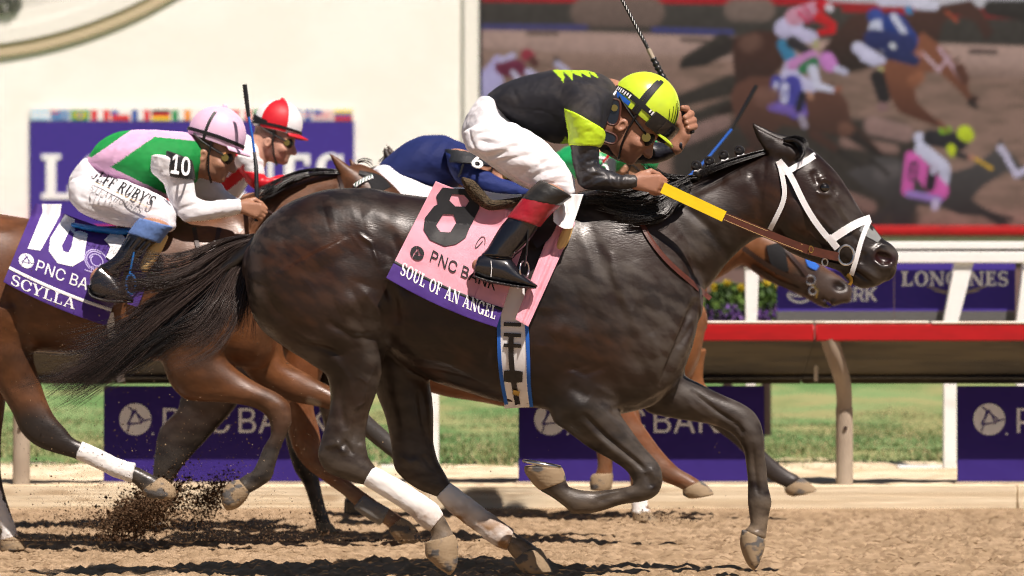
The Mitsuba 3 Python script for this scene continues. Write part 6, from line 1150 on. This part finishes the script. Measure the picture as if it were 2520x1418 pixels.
for x0, x1, lab in ((1912, 2199, 'small purple and white board on the white fence, under the noses of the horses'), (2201, 2498, 'small purple board with white serif lettering on the white fence at right')):
    b = thing('fence_board', lab, 'banner', 'small boards on the white fence')
    mat('fence_purple', (0.05, 0.03, 0.25), .6, .2)
    put('panel', slab([(x0, 645), (x1, 645), (x1, 766), (x0, 766)], .012, yb), 'fence_purple', b)
    put('skirt', slab([(x0, 767), (x1, 767), (x1, 800), (x0, 800)], .010, yb), 'banner_grey', b)
    s = (yb + 11) / FPX; z0 = .0
    if x0 > 2100:
        o = at(2218, 704, yb)
        for g in words('LONGINES', 36 * s, SLAB, .06, 264 * s):
            m = prism(g, .004); m.apply_translation((o[0], yb - .013, o[2])); put('letter', m, 'white_ink', b)
        o = at(2352, 720, yb)
        wing = unary_union([LineString([(-70 * s, 14 * s), (-22 * s, 2 * s), (22 * s, 2 * s), (70 * s, 14 * s)]).buffer(1.6 * s), LineString([(-55 * s, 5 * s), (0, -8 * s), (55 * s, 5 * s)]).buffer(1.6 * s)])
        m = prism(wing, .004); m.apply_translation((o[0], yb - .013, o[2])); put('winged_emblem', m, 'post_grey', b)
    else:
        o = at(2064, 741, yb); m = sans('ARK', 34 * s, True); m.apply_translation((o[0], yb - .013, o[2])); put('lettering', m, 'white_ink', b)
        o = at(1968, 722, yb); a = np.linspace(3.3, 6.1, 20)
        m = prism(unary_union([LineString(np.column_stack([30 * s * np.cos(a), 22 * s * np.sin(a)])).buffer(3 * s), LineString(np.column_stack([26 * s * np.cos(a), 9 * s * np.sin(a) + 2 * s])).buffer(2.4 * s)]), .004)
        m.apply_translation((o[0], yb - .013, o[2])); put('emblem', m, 'white_ink', b)

# ---------------------------------------------------------------- flowers beyond the fence
scene['petal'] = {'type': 'twosided', 'bsdf': {'type': 'principled', 'base_color': VC, 'roughness': .6, 'specular': .25}}
def leafy(c, r, k, size, cols, seed, flat=.5):
    g = np.random.default_rng(seed); d = g.normal(size=(k, 3)); d /= np.linalg.norm(d, axis=1, keepdims=True); p = np.asarray(c) + d * np.asarray(r) * g.uniform(.45, 1.05, (k, 1))
    a = g.normal(size=(k, 3)); a /= np.linalg.norm(a, axis=1, keepdims=True); b = np.cross(a, g.normal(size=(k, 3))); b /= np.linalg.norm(b, axis=1, keepdims=True)
    sz = size * g.uniform(.6, 1.3, (k, 1)); V = np.stack([p - a * sz, p + b * sz * flat, p + a * sz, p - b * sz * flat], 1).reshape(-1, 3)
    F = (np.array([[0, 1, 2], [0, 2, 3]])[None] + (np.arange(k) * 4)[:, None, None]).reshape(-1, 3)
    col = np.asarray(cols)[g.integers(0, len(cols), k)] * g.uniform(.7, 1.2, (k, 1))
    return trimesh.Trimesh(V, F, process=False), np.repeat(col, 4, 0)
yq = 13.0
for i, (px_, w, lab) in enumerate(((1790, 62, 'left flowering bush of yellow and purple blooms seen under the horses heads'), (1885, 55, 'right flowering bush of yellow and purple blooms seen under the horses heads'))):
    s = 24 / FPX; c = at(px_, 760, yq); t = thing('flower_bush', lab, 'bush', 'flowering bushes beyond the white fence')
    m, col = leafy(c + [0, 0, 6 * s], (w * s, .2, 58 * s), 1500, .035, [(.07, .13, .03), (.12, .2, .04), (.05, .09, .03)], 50 + i); put('foliage', m, 'petal', t, False, color=col)
    m, col = leafy(c + [0, -.04, -18 * s], (w * s, .22, 34 * s), 700, .03, [(.13, .06, .25), (.2, .1, .32), (.09, .04, .17)], 60 + i); put('purple_blooms', m, 'petal', t, False, color=col); say([q for q in scene if 'purple_blooms' in q][-1], kind='stuff')
    for j in range(3):
        m, col = leafy(c + [(-.6 + .55 * j) * w * s, -.15, (52 + 10 * (j % 2)) * s], (8 * s, .02, 7 * s), 60, .02, [(.5, .37, .02)], 70 + i * 5 + j); put('yellow_bloom', m, 'petal', t, False, color=col)
    put('stem', tube([c + [0, 0, -1.0], c + [0, 0, -.1]], .04, 8), 'dark_leather', t)

# ---------------------------------------------------------------- stand wall, ring window, banner, screen
YW = 44.0; S_ = 55 / FPX
mat('stucco', lambda p, n, uv: MX((0.86, 0.84, 0.80), (0.83, 0.805, 0.755), SS(.35, .7, FB(p.x * .9, 0, p.z * .9, 4))), 0.9, 0.2, lambda p, n, uv: FB(p.x * 14, 0, p.z * 14, 3), .006)
mat('trim_white', (0.78, 0.76, 0.71), 0.7, 0.2)
mat('trim_shade', (0.52, 0.43, 0.29), 0.8, 0.2)  # tan holds the shade below the ring moulding
mat('trim_grey', lambda p, n, uv: MX((0.60, 0.59, 0.55), (0.42, 0.42, 0.40), SS(.45, .7, FB(p.x * 1.3, 0, p.z * 1.3, 3))), .7, .2)
mat('plinth', (0.16, 0.10, 0.095), 0.8, 0.2)
st = thing('grandstand_wall', 'cream stucco grandstand wall with a round moulded window at upper left', 'building')
put('wall', box((0, YW + .5, 9.5), (90, 1.0, 19)), 'stucco', st)
put('plinth', box((0, YW - .06, 1.55), (90, .1, 3.1)), 'plinth', st)
c0 = at(-130, -955, YW - .02); ang = np.linspace(0, 2 * np.pi, 181)
def ring(r0, r1, y0, y1):
    pr = np.array([(r0, y0), (r1, y0), (r1, y1), (r0, y1)]); P = np.stack([c0[0] + pr[None, :, 0] * np.cos(ang)[:, None], np.broadcast_to(pr[None, :, 1], (181, 4)), c0[2] + pr[None, :, 0] * np.sin(ang)[:, None]], -1)
    i, j = np.meshgrid(np.arange(180), np.arange(4), indexing='ij'); q = np.stack([i * 4 + j, i * 4 + (j + 1) % 4, (i + 1) * 4 + (j + 1) % 4, (i + 1) * 4 + j], -1).reshape(-1, 4)
    m = trimesh.Trimesh(P.reshape(-1, 3), np.vstack([q[:, [0, 1, 2]], q[:, [0, 2, 3]]]), process=False)
    if m.volume < 0: m.invert()
    return m
wn = put('window', ring(0.02, 1030 * S_, YW - .04, YW + .1), 'trim_grey', st)
put('moulding', ring(1045 * S_, 1082 * S_, YW - .15, YW + .1), 'trim_white', wn)
put('moulding', ring(1010 * S_, 1046 * S_, YW - .11, YW + .1), 'trim_white', wn)
put('moulding', ring(1080 * S_, 1112 * S_, YW - .09, YW + .1), 'trim_shade', wn)  # shaded lower face of the moulding, painted as a tan ring
m, col = leafy((at(-20, -10, YW - .2)), (70 * S_, .08, 40 * S_), 900, .12, [(.25, .27, .24), (.35, .36, .33), (.5, .5, .48)], 90); put('plaster_relief', m, 'petal', wn, False, color=col)
put('ledge', box((20, YW - .25, at(0, 569, YW - .25)[2]), (60, .5, .17), .03), 'rail_red', st)
say([q for q in scene if q.endswith('__ledge')][-1], 'red ledge under the screen')
put('sill', box((20, YW - .15, at(0, 590, YW)[2]), (60, .28, .09), .01), 'trim_white', st)
wb = thing('wall_banner', 'large purple banner on the cream wall topped by a row of small flags', 'banner')
yb = YW - .05
def rect(x0, y0, x1, y1, d, Y): return slab([(x0, y0), (x1, y0), (x1, y1), (x0, y1)], d, Y)
mat('wall_purple', (0.05, 0.03, 0.24), .6, .2)
put('panel', rect(74, 298, 872, 600, .03, yb), 'wall_purple', wb)
put('flag_strip', rect(74, 266, 872, 298, .03, yb), 'trim_white', wb)
o = at(104, 490, yb)
for g in words('LONGINES', 110 * S_, SLAB, .05, 752 * S_):
    m = prism(g, .02); m.apply_translation((o[0], yb - .032, o[2])); put('letter', m, 'white_ink', wb)
FC = dict(b=(.03, .08, .35), l=(.35, .55, .75), w=(.78, .78, .78), r=(.60, .03, .04), g=(.02, .25, .08), y=(.8, .6, .04), o=(.75, .25, .03), k=(.02, .02, .02), n=(.10, .22, .45))
for q, v in FC.items(): mat('flag_' + q, v, .8, .2)
FL = ['Hlwl', 'An', 'Dg', 'Vrwr', 'Crw', 'Vbwr', 'Hkry', 'Vgwo', 'Jw', 'Vbwr', 'Vrwr', 'Hgw', 'Jw', 'Ub', 'Sr', 'Hybr']
for i, f in enumerate(FL):
    x0, x1, y0, y1 = 75 + i * 49.8, 75 + i * 49.8 + 45, 271, 296; base = {'A': 'n', 'D': 'g', 'C': 'w', 'J': 'w', 'U': 'b', 'S': 'w'}.get(f[0], f[1])
    fk = put('flag', rect(x0, y0, x1, y1, .012, yb - .031), 'flag_' + base, wb)
    sub = []
    if f[0] == 'V': sub = [(x0 + 15 * j, y0, x0 + 15 * j + 15, y1, q) for j, q in enumerate(f[1:]) if j]
    if f[0] == 'H': n = len(f) - 1; sub = [(x0, y0 + 25 / n * j, x1, y0 + 25 / n * (j + 1), q) for j, q in enumerate(f[1:]) if j]
    if f[0] == 'C': sub = [(x0, y0 + 12, x1, y1, 'r'), (x0, y0, x0 + 16, y0 + 12, 'b')]
    if f[0] == 'S': sub = [(x0, y0 + 4 + 7 * j, x1, y0 + 7 + 7 * j, 'r') for j in range(3)] + [(x0, y0, x0 + 20, y0 + 12, 'b')]
    if f[0] == 'U': sub = [(x0, y0 + 9, x1, y0 + 16, 'w'), (x0 + 18, y0, x0 + 27, y0 + 9, 'w'), (x0 + 18, y0 + 16, x0 + 27, y1, 'w'), (x0, y0 + 11, x1, y0 + 14, 'r')]
    if f[0] == 'A': sub = [(x0, y0 + 3, x0 + 20, y0 + 8, 'r'), (x0 + 8, y0, x0 + 12, y0 + 3, 'w'), (x0 + 30, y0 + 5, x0 + 34, y0 + 9, 'w'), (x0 + 30, y0 + 16, x0 + 34, y0 + 20, 'w')]
    for j, (a, b, c, d, q) in enumerate(sub): put('flag_band', rect(a, b, c, d, .006 + .001 * j, yb - .043), 'flag_' + q, fk)
    if f[0] in 'DJ':
        cc = at((x0 + x1) / 2, (y0 + y1) / 2, yb - .045)
        if f[0] == 'D':
            m = prism(Polygon([(-.14, 0), (0, .075), (.14, 0), (0, -.075)]), .006); m.apply_translation(cc); put('flag_diamond', m, 'flag_y', fk)
        m = prism(Point(0, 0).buffer(.045), .01); m.apply_translation(cc); put('flag_disc', m, 'flag_b' if f[0] == 'D' else 'flag_r', fk)
# the big screen: a soft video picture of the race, printed as flat shapes
def srgb(c): c = np.asarray(c, float) / 255; return [float(q) * k for k, q in zip((.96, 1.0, 1.1), np.where(c < .04045, c / 12.92, ((c + .055) / 1.055) ** 2.4) * .60)]
DK, BR, BAY, CH = (62, 57, 53), (82, 60, 54), (96, 66, 56), (134, 84, 62)
SHOW = [  # (x0, y0, x1, y1, r0, r1, colour, softness) in screen cells, later over earlier
 (1180, 35, 2560, 60, 52, 60, (72, 68, 64), 8), (1180, -6, 2560, 8, 10, 12, (176, 40, 48), 5), (2050, -22, 2560, -6, 26, 30, (205, 205, 212), 6), (2080, 22, 2560, 38, 8, 12, (165, 45, 48), 5), (1440, 30, 1600, 30, 36, 36, (118, 100, 92), 10), (1810, 25, 1880, 25, 28, 28, (125, 108, 100), 10), (2440, 20, 2560, 30, 20, 30, (60, 56, 54), 8),
 (1180, 96, 2560, 150, 26, 34, (178, 150, 140), 10), (1180, 66, 1440, 68, 7, 7, (74, 72, 120), 6), (1610, 74, 1800, 80, 7, 7, (70, 72, 126), 6), (1300, 82, 1370, 82, 6, 6, (110, 92, 84), 6), (1680, 98, 1740, 100, 6, 6, (105, 88, 82), 6), (2390, 126, 2450, 128, 7, 7, (100, 84, 80), 6),
 (1180, 140, 1700, 150, 12, 14, (150, 124, 112), 10), (2300, 170, 2560, 180, 14, 14, (156, 130, 120), 10),
 (1700, 350, 2160, 420, 60, 130, DK, 16), (1690, 410, 2100, 520, 40, 60, DK, 20), (2100, 430, 2200, 540, 40, 60, DK, 20), (1250, 400, 1400, 420, 14, 20, (120, 98, 90), 14), (2150, 310, 2230, 330, 24, 20, (150, 122, 116), 10), (1780, 300, 1690, 335, 18, 22, (138, 112, 106), 10), (2080, 350, 2200, 368, 14, 12, (140, 112, 104), 10), (1800, 470, 2000, 540, 20, 20, (122, 100, 92), 14), (2090, 490, 2140, 510, 16, 16, (128, 102, 94), 10),
 (1690, 150, 1780, 110, 14, 28, DK, 8), (1670, 250, 1800, 210, 16, 26, DK, 10), (1680, 300, 1790, 260, 12, 18, DK, 10),
 (2312, 120, 2370, 200, 5, 5, (190, 160, 172), 4), (2270, 130, 2310, 172, 4, 5, (200, 172, 180), 4), (2310, 175, 2335, 140, 4, 4, (190, 160, 172), 4),
 (1950, 60, 1930, 70, 26, 24, (196, 190, 222), 4), (1945, 78, 1998, 92, 20, 16, (196, 190, 222), 4), (1955, 42, 2005, 22, 22, 18, (206, 150, 172), 4), (1966, 30, 1990, 54, 5, 5, (196, 60, 96), 3), (1980, 18, 2004, 50, 4, 4, (190, 56, 92), 3), (2018, 42, 2050, 62, 14, 10, (196, 44, 48), 4), (2020, 80, 2050, 76, 8, 8, (204, 40, 46), 4), (2022, 14, 2028, 12, 15, 13, (196, 40, 52), 4), (2040, 18, 2044, 22, 9, 8, (220, 210, 220), 4),
 (1926, 110, 1945, 140, 14, 16, (66, 130, 168), 4), (1950, 104, 1990, 128, 16, 12, (60, 56, 60), 5), (2008, 105, 2008, 118, 8, 6, (170, 164, 120), 4),
 (1950, 170, 1940, 190, 22, 20, (196, 190, 224), 4), (1950, 195, 1990, 215, 20, 18, (198, 194, 226), 4), (1950, 160, 2000, 138, 14, 14, (198, 136, 192), 4), (1976, 170, 2002, 156, 13, 16, (60, 120, 82), 4), (2000, 172, 2010, 206, 13, 10, (204, 204, 226), 4), (2010, 212, 2050, 222, 10, 7, (206, 206, 228), 4), (2058, 222, 2066, 218, 7, 6, (150, 96, 80), 4), (2035, 148, 2044, 160, 20, 18, (202, 132, 202), 4), (2060, 170, 2080, 178, 9, 8, (190, 188, 214), 4),
 (1912, 200, 1906, 256, 14, 14, (70, 72, 158), 4), (1950, 206, 1960, 270, 22, 24, (76, 74, 160), 4), (1900, 262, 1975, 280, 12, 12, (118, 96, 176), 4), (1911, 206, 1905, 240, 5, 5, (212, 212, 234), 3), (1932, 214, 1930, 246, 9, 9, (206, 206, 230), 3), (1933, 222, 1931, 240, 3, 3, (76, 74, 160), 3), (1975, 234, 1965, 268, 10, 10, (48, 46, 58), 4), (1990, 230, 1996, 240, 6, 6, (176, 132, 106), 4), (1972, 290, 1980, 310, 8, 8, (160, 150, 168), 4),
 (2155, 40, 2165, 60, 20, 18, (64, 82, 156), 4), (2160, 70, 2180, 110, 22, 20, (200, 205, 226), 4), (2200, 60, 2236, 100, 30, 24, (52, 70, 140), 5), (2200, 40, 2225, 80, 8, 8, (210, 214, 232), 4), (2172, 0, 2240, 2, 16, 14, (212, 212, 232), 5), (2260, 8, 2300, 14, 16, 12, (216, 216, 234), 5), (2330, 30, 2355, 52, 4, 4, (166, 84, 60), 3), (2236, 24, 2240, 28, 9, 8, (70, 140, 190), 4),
 (2112, 118, 2150, 145, 15, 18, (204, 202, 230), 4), (2130, 140, 2170, 148, 14, 10, (206, 204, 232), 4), (2150, 96, 2230, 110, 24, 26, (52, 58, 104), 5), (2190, 130, 2250, 148, 16, 14, (50, 56, 98), 5), (2196, 112, 2200, 116, 7, 6, (212, 216, 220), 3), (2262, 134, 2268, 136, 8, 7, (168, 116, 104), 4), (2168, 172, 2168, 172, 7, 7, (196, 190, 130), 4), (2160, 190, 2175, 240, 18, 16, (50, 46, 48), 5), (2170, 264, 2176, 264, 12, 10, (138, 108, 108), 5),
 
 (2270, 350, 2262, 340, 16, 14, (204, 204, 228), 4), (2268, 370, 2320, 410, 18, 16, (206, 206, 230), 4), (2325, 420, 2322, 450, 14, 12, (196, 196, 220), 4), (2290, 340, 2360, 350, 20, 22, (52, 50, 54), 4), (2320, 322, 2334, 320, 9, 8, (140, 186, 50), 4), (2340, 366, 2344, 376, 11, 11, (196, 212, 50), 4), (2374, 328, 2380, 334, 19, 17, (196, 214, 54), 4), (2356, 380, 2384, 390, 8, 6, (54, 52, 56), 4), (2388, 388, 2396, 390, 7, 6, (176, 126, 110), 4), (2400, 392, 2440, 416, 4, 4, (214, 172, 60), 3),
 (2240, 385, 2232, 470, 13, 14, (206, 96, 172), 4), (2250, 400, 2310, 470, 20, 24, (210, 98, 174), 4), (2236, 478, 2310, 492, 9, 9, (150, 122, 190), 4), (2249, 408, 2244, 436, 11, 11, (66, 50, 62), 3), (2249, 412, 2249, 416, 5, 5, (210, 98, 174), 3), (2245, 430, 2244, 436, 5, 5, (210, 98, 174), 3), (2294, 420, 2288, 460, 12, 12, (52, 44, 52), 4), (2300, 408, 2296, 424, 9, 7, (196, 190, 214), 4), (2302, 500, 2300, 510, 10, 9, (190, 180, 210), 4),
 (2462, 366, 2476, 384, 10, 8, (196, 190, 212), 4), (2478, 392, 2500, 430, 7, 7, (206, 200, 226), 4), (2500, 432, 2540, 410, 8, 8, (200, 194, 220), 4),
 (1880, 240, 1900, 236, 26, 20, (116, 84, 74), 12), (1842, 108, 1856, 104, 22, 20, (108, 80, 70), 12), (2080, 318, 2086, 320, 18, 14, (112, 80, 68), 10), (2172, 430, 2200, 420, 22, 16, (96, 90, 90), 12), (2250, 200, 2262, 190, 16, 14, (150, 98, 74), 9),
 (1800, 360, 1752, 420, 9, 6, (58, 52, 50), 4), (1752, 420, 1700, 446, 6, 4, (58, 52, 50), 4), (1846, 380, 1800, 440, 11, 7, (84, 58, 50), 4), (1800, 440, 1748, 470, 6, 5, (52, 48, 46), 4), (2000, 330, 2064, 372, 12, 8, (78, 56, 50), 4), (2064, 372, 2116, 408, 7, 5, (54, 50, 48), 4), (2116, 408, 2150, 400, 5, 5, (60, 54, 52), 3), (2140, 390, 2186, 430, 6, 4, (56, 52, 50), 3),
 (2388, 252, 2402, 262, 8, 6, (52, 46, 46), 3), (2362, 170, 2374, 196, 14, 12, (96, 64, 54), 4), (2352, 150, 2360, 142, 4, 3, (84, 56, 48), 3), (2395, 240, 2405, 246, 6, 5, (66, 48, 44), 3), (2310, 300, 2330, 322, 5, 4, (118, 74, 58), 3),
 (2200, 500, 2150, 548, 10, 6, (58, 54, 54), 4), (2380, 500, 2440, 530, 9, 6, (60, 56, 56), 4), (2440, 530, 2490, 540, 6, 5, (56, 52, 52), 4), (2460, 352, 2464, 344, 4, 2, (48, 46, 48), 3),
 (1226, 150, 1200, 200, 14, 26, (178, 170, 214), 5), (1215, 200, 1190, 240, 24, 26, (180, 174, 216), 5), (1240, 165, 1270, 170, 22, 24, (112, 50, 72), 5), (1230, 150, 1262, 138, 6, 8, (186, 180, 214), 4), (1297, 136, 1302, 138, 16, 14, (150, 58, 72), 5), (1310, 148, 1316, 156, 10, 10, (96, 62, 58), 5), (1262, 178, 1276, 196, 6, 7, (192, 190, 214), 4), (1300, 178, 1320, 190, 9, 8, (182, 178, 210), 4), (1368, 145, 1372, 156, 6, 9, (70, 62, 62), 5), (1372, 158, 1400, 178, 8, 6, (190, 184, 212), 4)]
FIRST = next(i for i, q in enumerate(SHOW) if q[:4] == (2312, 120, 2370, 200))
HERD = [  # outlines of the horses in the picture, with a lit back and a dark belly
 ((78, 54, 48), (52, 45, 42), [(400, 240), (560, 190), (700, 200), (780, 300), (720, 420), (640, 500), (590, 640), (500, 700), (330, 720), (300, 690), (440, 620), (420, 440)]), ((58, 52, 50), (52, 48, 46), [(430, 230), (330, 270), (200, 330), (78, 392), (90, 432), (250, 410), (400, 330)]),
 ((84, 60, 54), (56, 48, 45), [(960, 330), (1060, 200), (1150, 100), (1300, 60), (1500, 100), (1560, 60), (1900, 0), (1980, 80), (2040, 200), (1990, 255), (1930, 140), (1800, 90), (1720, 150), (1690, 280), (1560, 300), (1300, 420), (1100, 460)]),
 ((140, 90, 68), (92, 60, 50), [(1320, 430), (1480, 300), (1600, 200), (1690, 270), (1760, 330), (1820, 430), (1872, 490), (1880, 560), (1932, 650), (1900, 655), (1840, 580), (1780, 520), (1700, 450), (1610, 450), (1545, 540), (1560, 640), (1700, 765), (1690, 795), (1560, 745), (1450, 700), (1380, 580)]),
 ((102, 70, 60), (60, 48, 44), [(398, 600), (430, 530), (520, 480), (660, 480), (900, 540), (1040, 520), (1130, 640), (1150, 760), (1260, 860), (1350, 960), (1330, 975), (1200, 880), (1080, 850), (880, 810), (720, 780), (640, 860), (560, 1010), (420, 1010), (400, 985), (520, 900), (430, 760)]),
 ((58, 50, 48), (50, 46, 45), [(1080, 800), (1200, 820), (1300, 940), (1380, 1000), (1370, 1015), (1260, 950), (1120, 860)]),
 ((84, 80, 80), (54, 50, 50), [(1120, 1080), (1300, 980), (1420, 985), (1500, 1020), (1760, 1080), (1900, 1040), (2060, 925), (2076, 870), (2110, 920), (2170, 980), (2228, 1060), (2226, 1130), (2120, 1070), (1970, 1160), (1900, 1240), (1960, 1300), (2080, 1340), (2150, 1412), (2080, 1412), (1960, 1350), (1820, 1340), (1700, 1290), (1560, 1280), (1490, 1412), (1410, 1412), (1390, 1260), (1250, 1180)])]
def outline(x, y, P):
    d, s = mi.Float(1e9), mi.Float(1)
    for (ax, ay), (bx, by) in zip(P, P[-1:] + P[:-1]):
        ex, ey = bx - ax, by - ay; wx, wy = x - ax, y - ay; t = dr.clip((wx * ex + wy * ey) / (ex * ex + ey * ey), 0, 1)
        d = dr.minimum(d, dr.square(wx - ex * t) + dr.square(wy - ey * t))
        a, b, c = y >= ay, y < by, ex * wy > ey * wx
        s = dr.select((a & b & c) | (~a & ~b & ~c), -s, s)
    return s * dr.sqrt(d)
def show(p, n, uv):
    x, y = 1260 + p.x / S_, 910 - (p.z - CAM_H) / S_
    w = FB(x * .02, y * .08, 3, 3); c = MX(srgb((128, 106, 94)), srgb((150, 122, 110)), SS(.3, .7, w))
    for i, (x0, y0, x1, y1, r0, r1, col, sf) in enumerate(SHOW):
        if i == FIRST:
            for lit, dark, P in HERD:
                P = [(1640 + a / 2.532, b / 2.532) for a, b in P]; top, low = min(q[1] for q in P), max(q[1] for q in P); d = outline(x, y, P)
                sh = SS(top + .1 * (low - top), low, y + 26 * (FB(x * .03, y * .03, 5, 2) - .5)) ; c = MX(c, MX(srgb(lit), srgb(dark), sh), 1 - SS(-4, 4, d))
        dx, dy = x1 - x0, y1 - y0; L2 = dx * dx + dy * dy
        t = dr.clip(((x - x0) * dx + (y - y0) * dy) / L2, 0, 1) if L2 > 0 else 0.0
        d = dr.sqrt(dr.square(x - x0 - t * dx) + dr.square(y - y0 - t * dy)) - (r0 + t * (r1 - r0))
        k = dr.clip((y - y0 - t * dy) / max(r0, r1), -1, 1); c = MX(c, mi.Color3f(srgb(col)) * (1 - .16 * k + .3 * (FB(x * .09 + i, y * .09, i, 2) - .5)), 1 - SS(-sf * .75, sf * .75, d))
    return c * (.88 + .24 * N3(x * .6, y * .6, 2))
scene['screen_mat'] = {'type': 'twosided', 'bsdf': {'type': 'principled', 'base_color': mikit.proc(show), 'roughness': .8, 'specular': .15}}
sc = thing('video_screen', 'huge outdoor video screen showing the same race', 'screen')
put('display', box((at(1186, 0, YW)[0] + 12, YW - .06, at(0, 555, YW)[2] + 4.5), (24, .1, 9.0)), 'screen_mat', sc)
put('frame', box((at(1160, 0, YW)[0], YW - .07, at(0, 555, YW)[2] + 4.5), (37 * S_, .12, 9.0), .01), 'trim_white', sc)
put('frame_edge', box((at(1181, 0, YW)[0] + .005, YW - .065, at(0, 555, YW)[2] + 4.5), (6 * S_, .125, 9.0)), 'black_plain', sc)
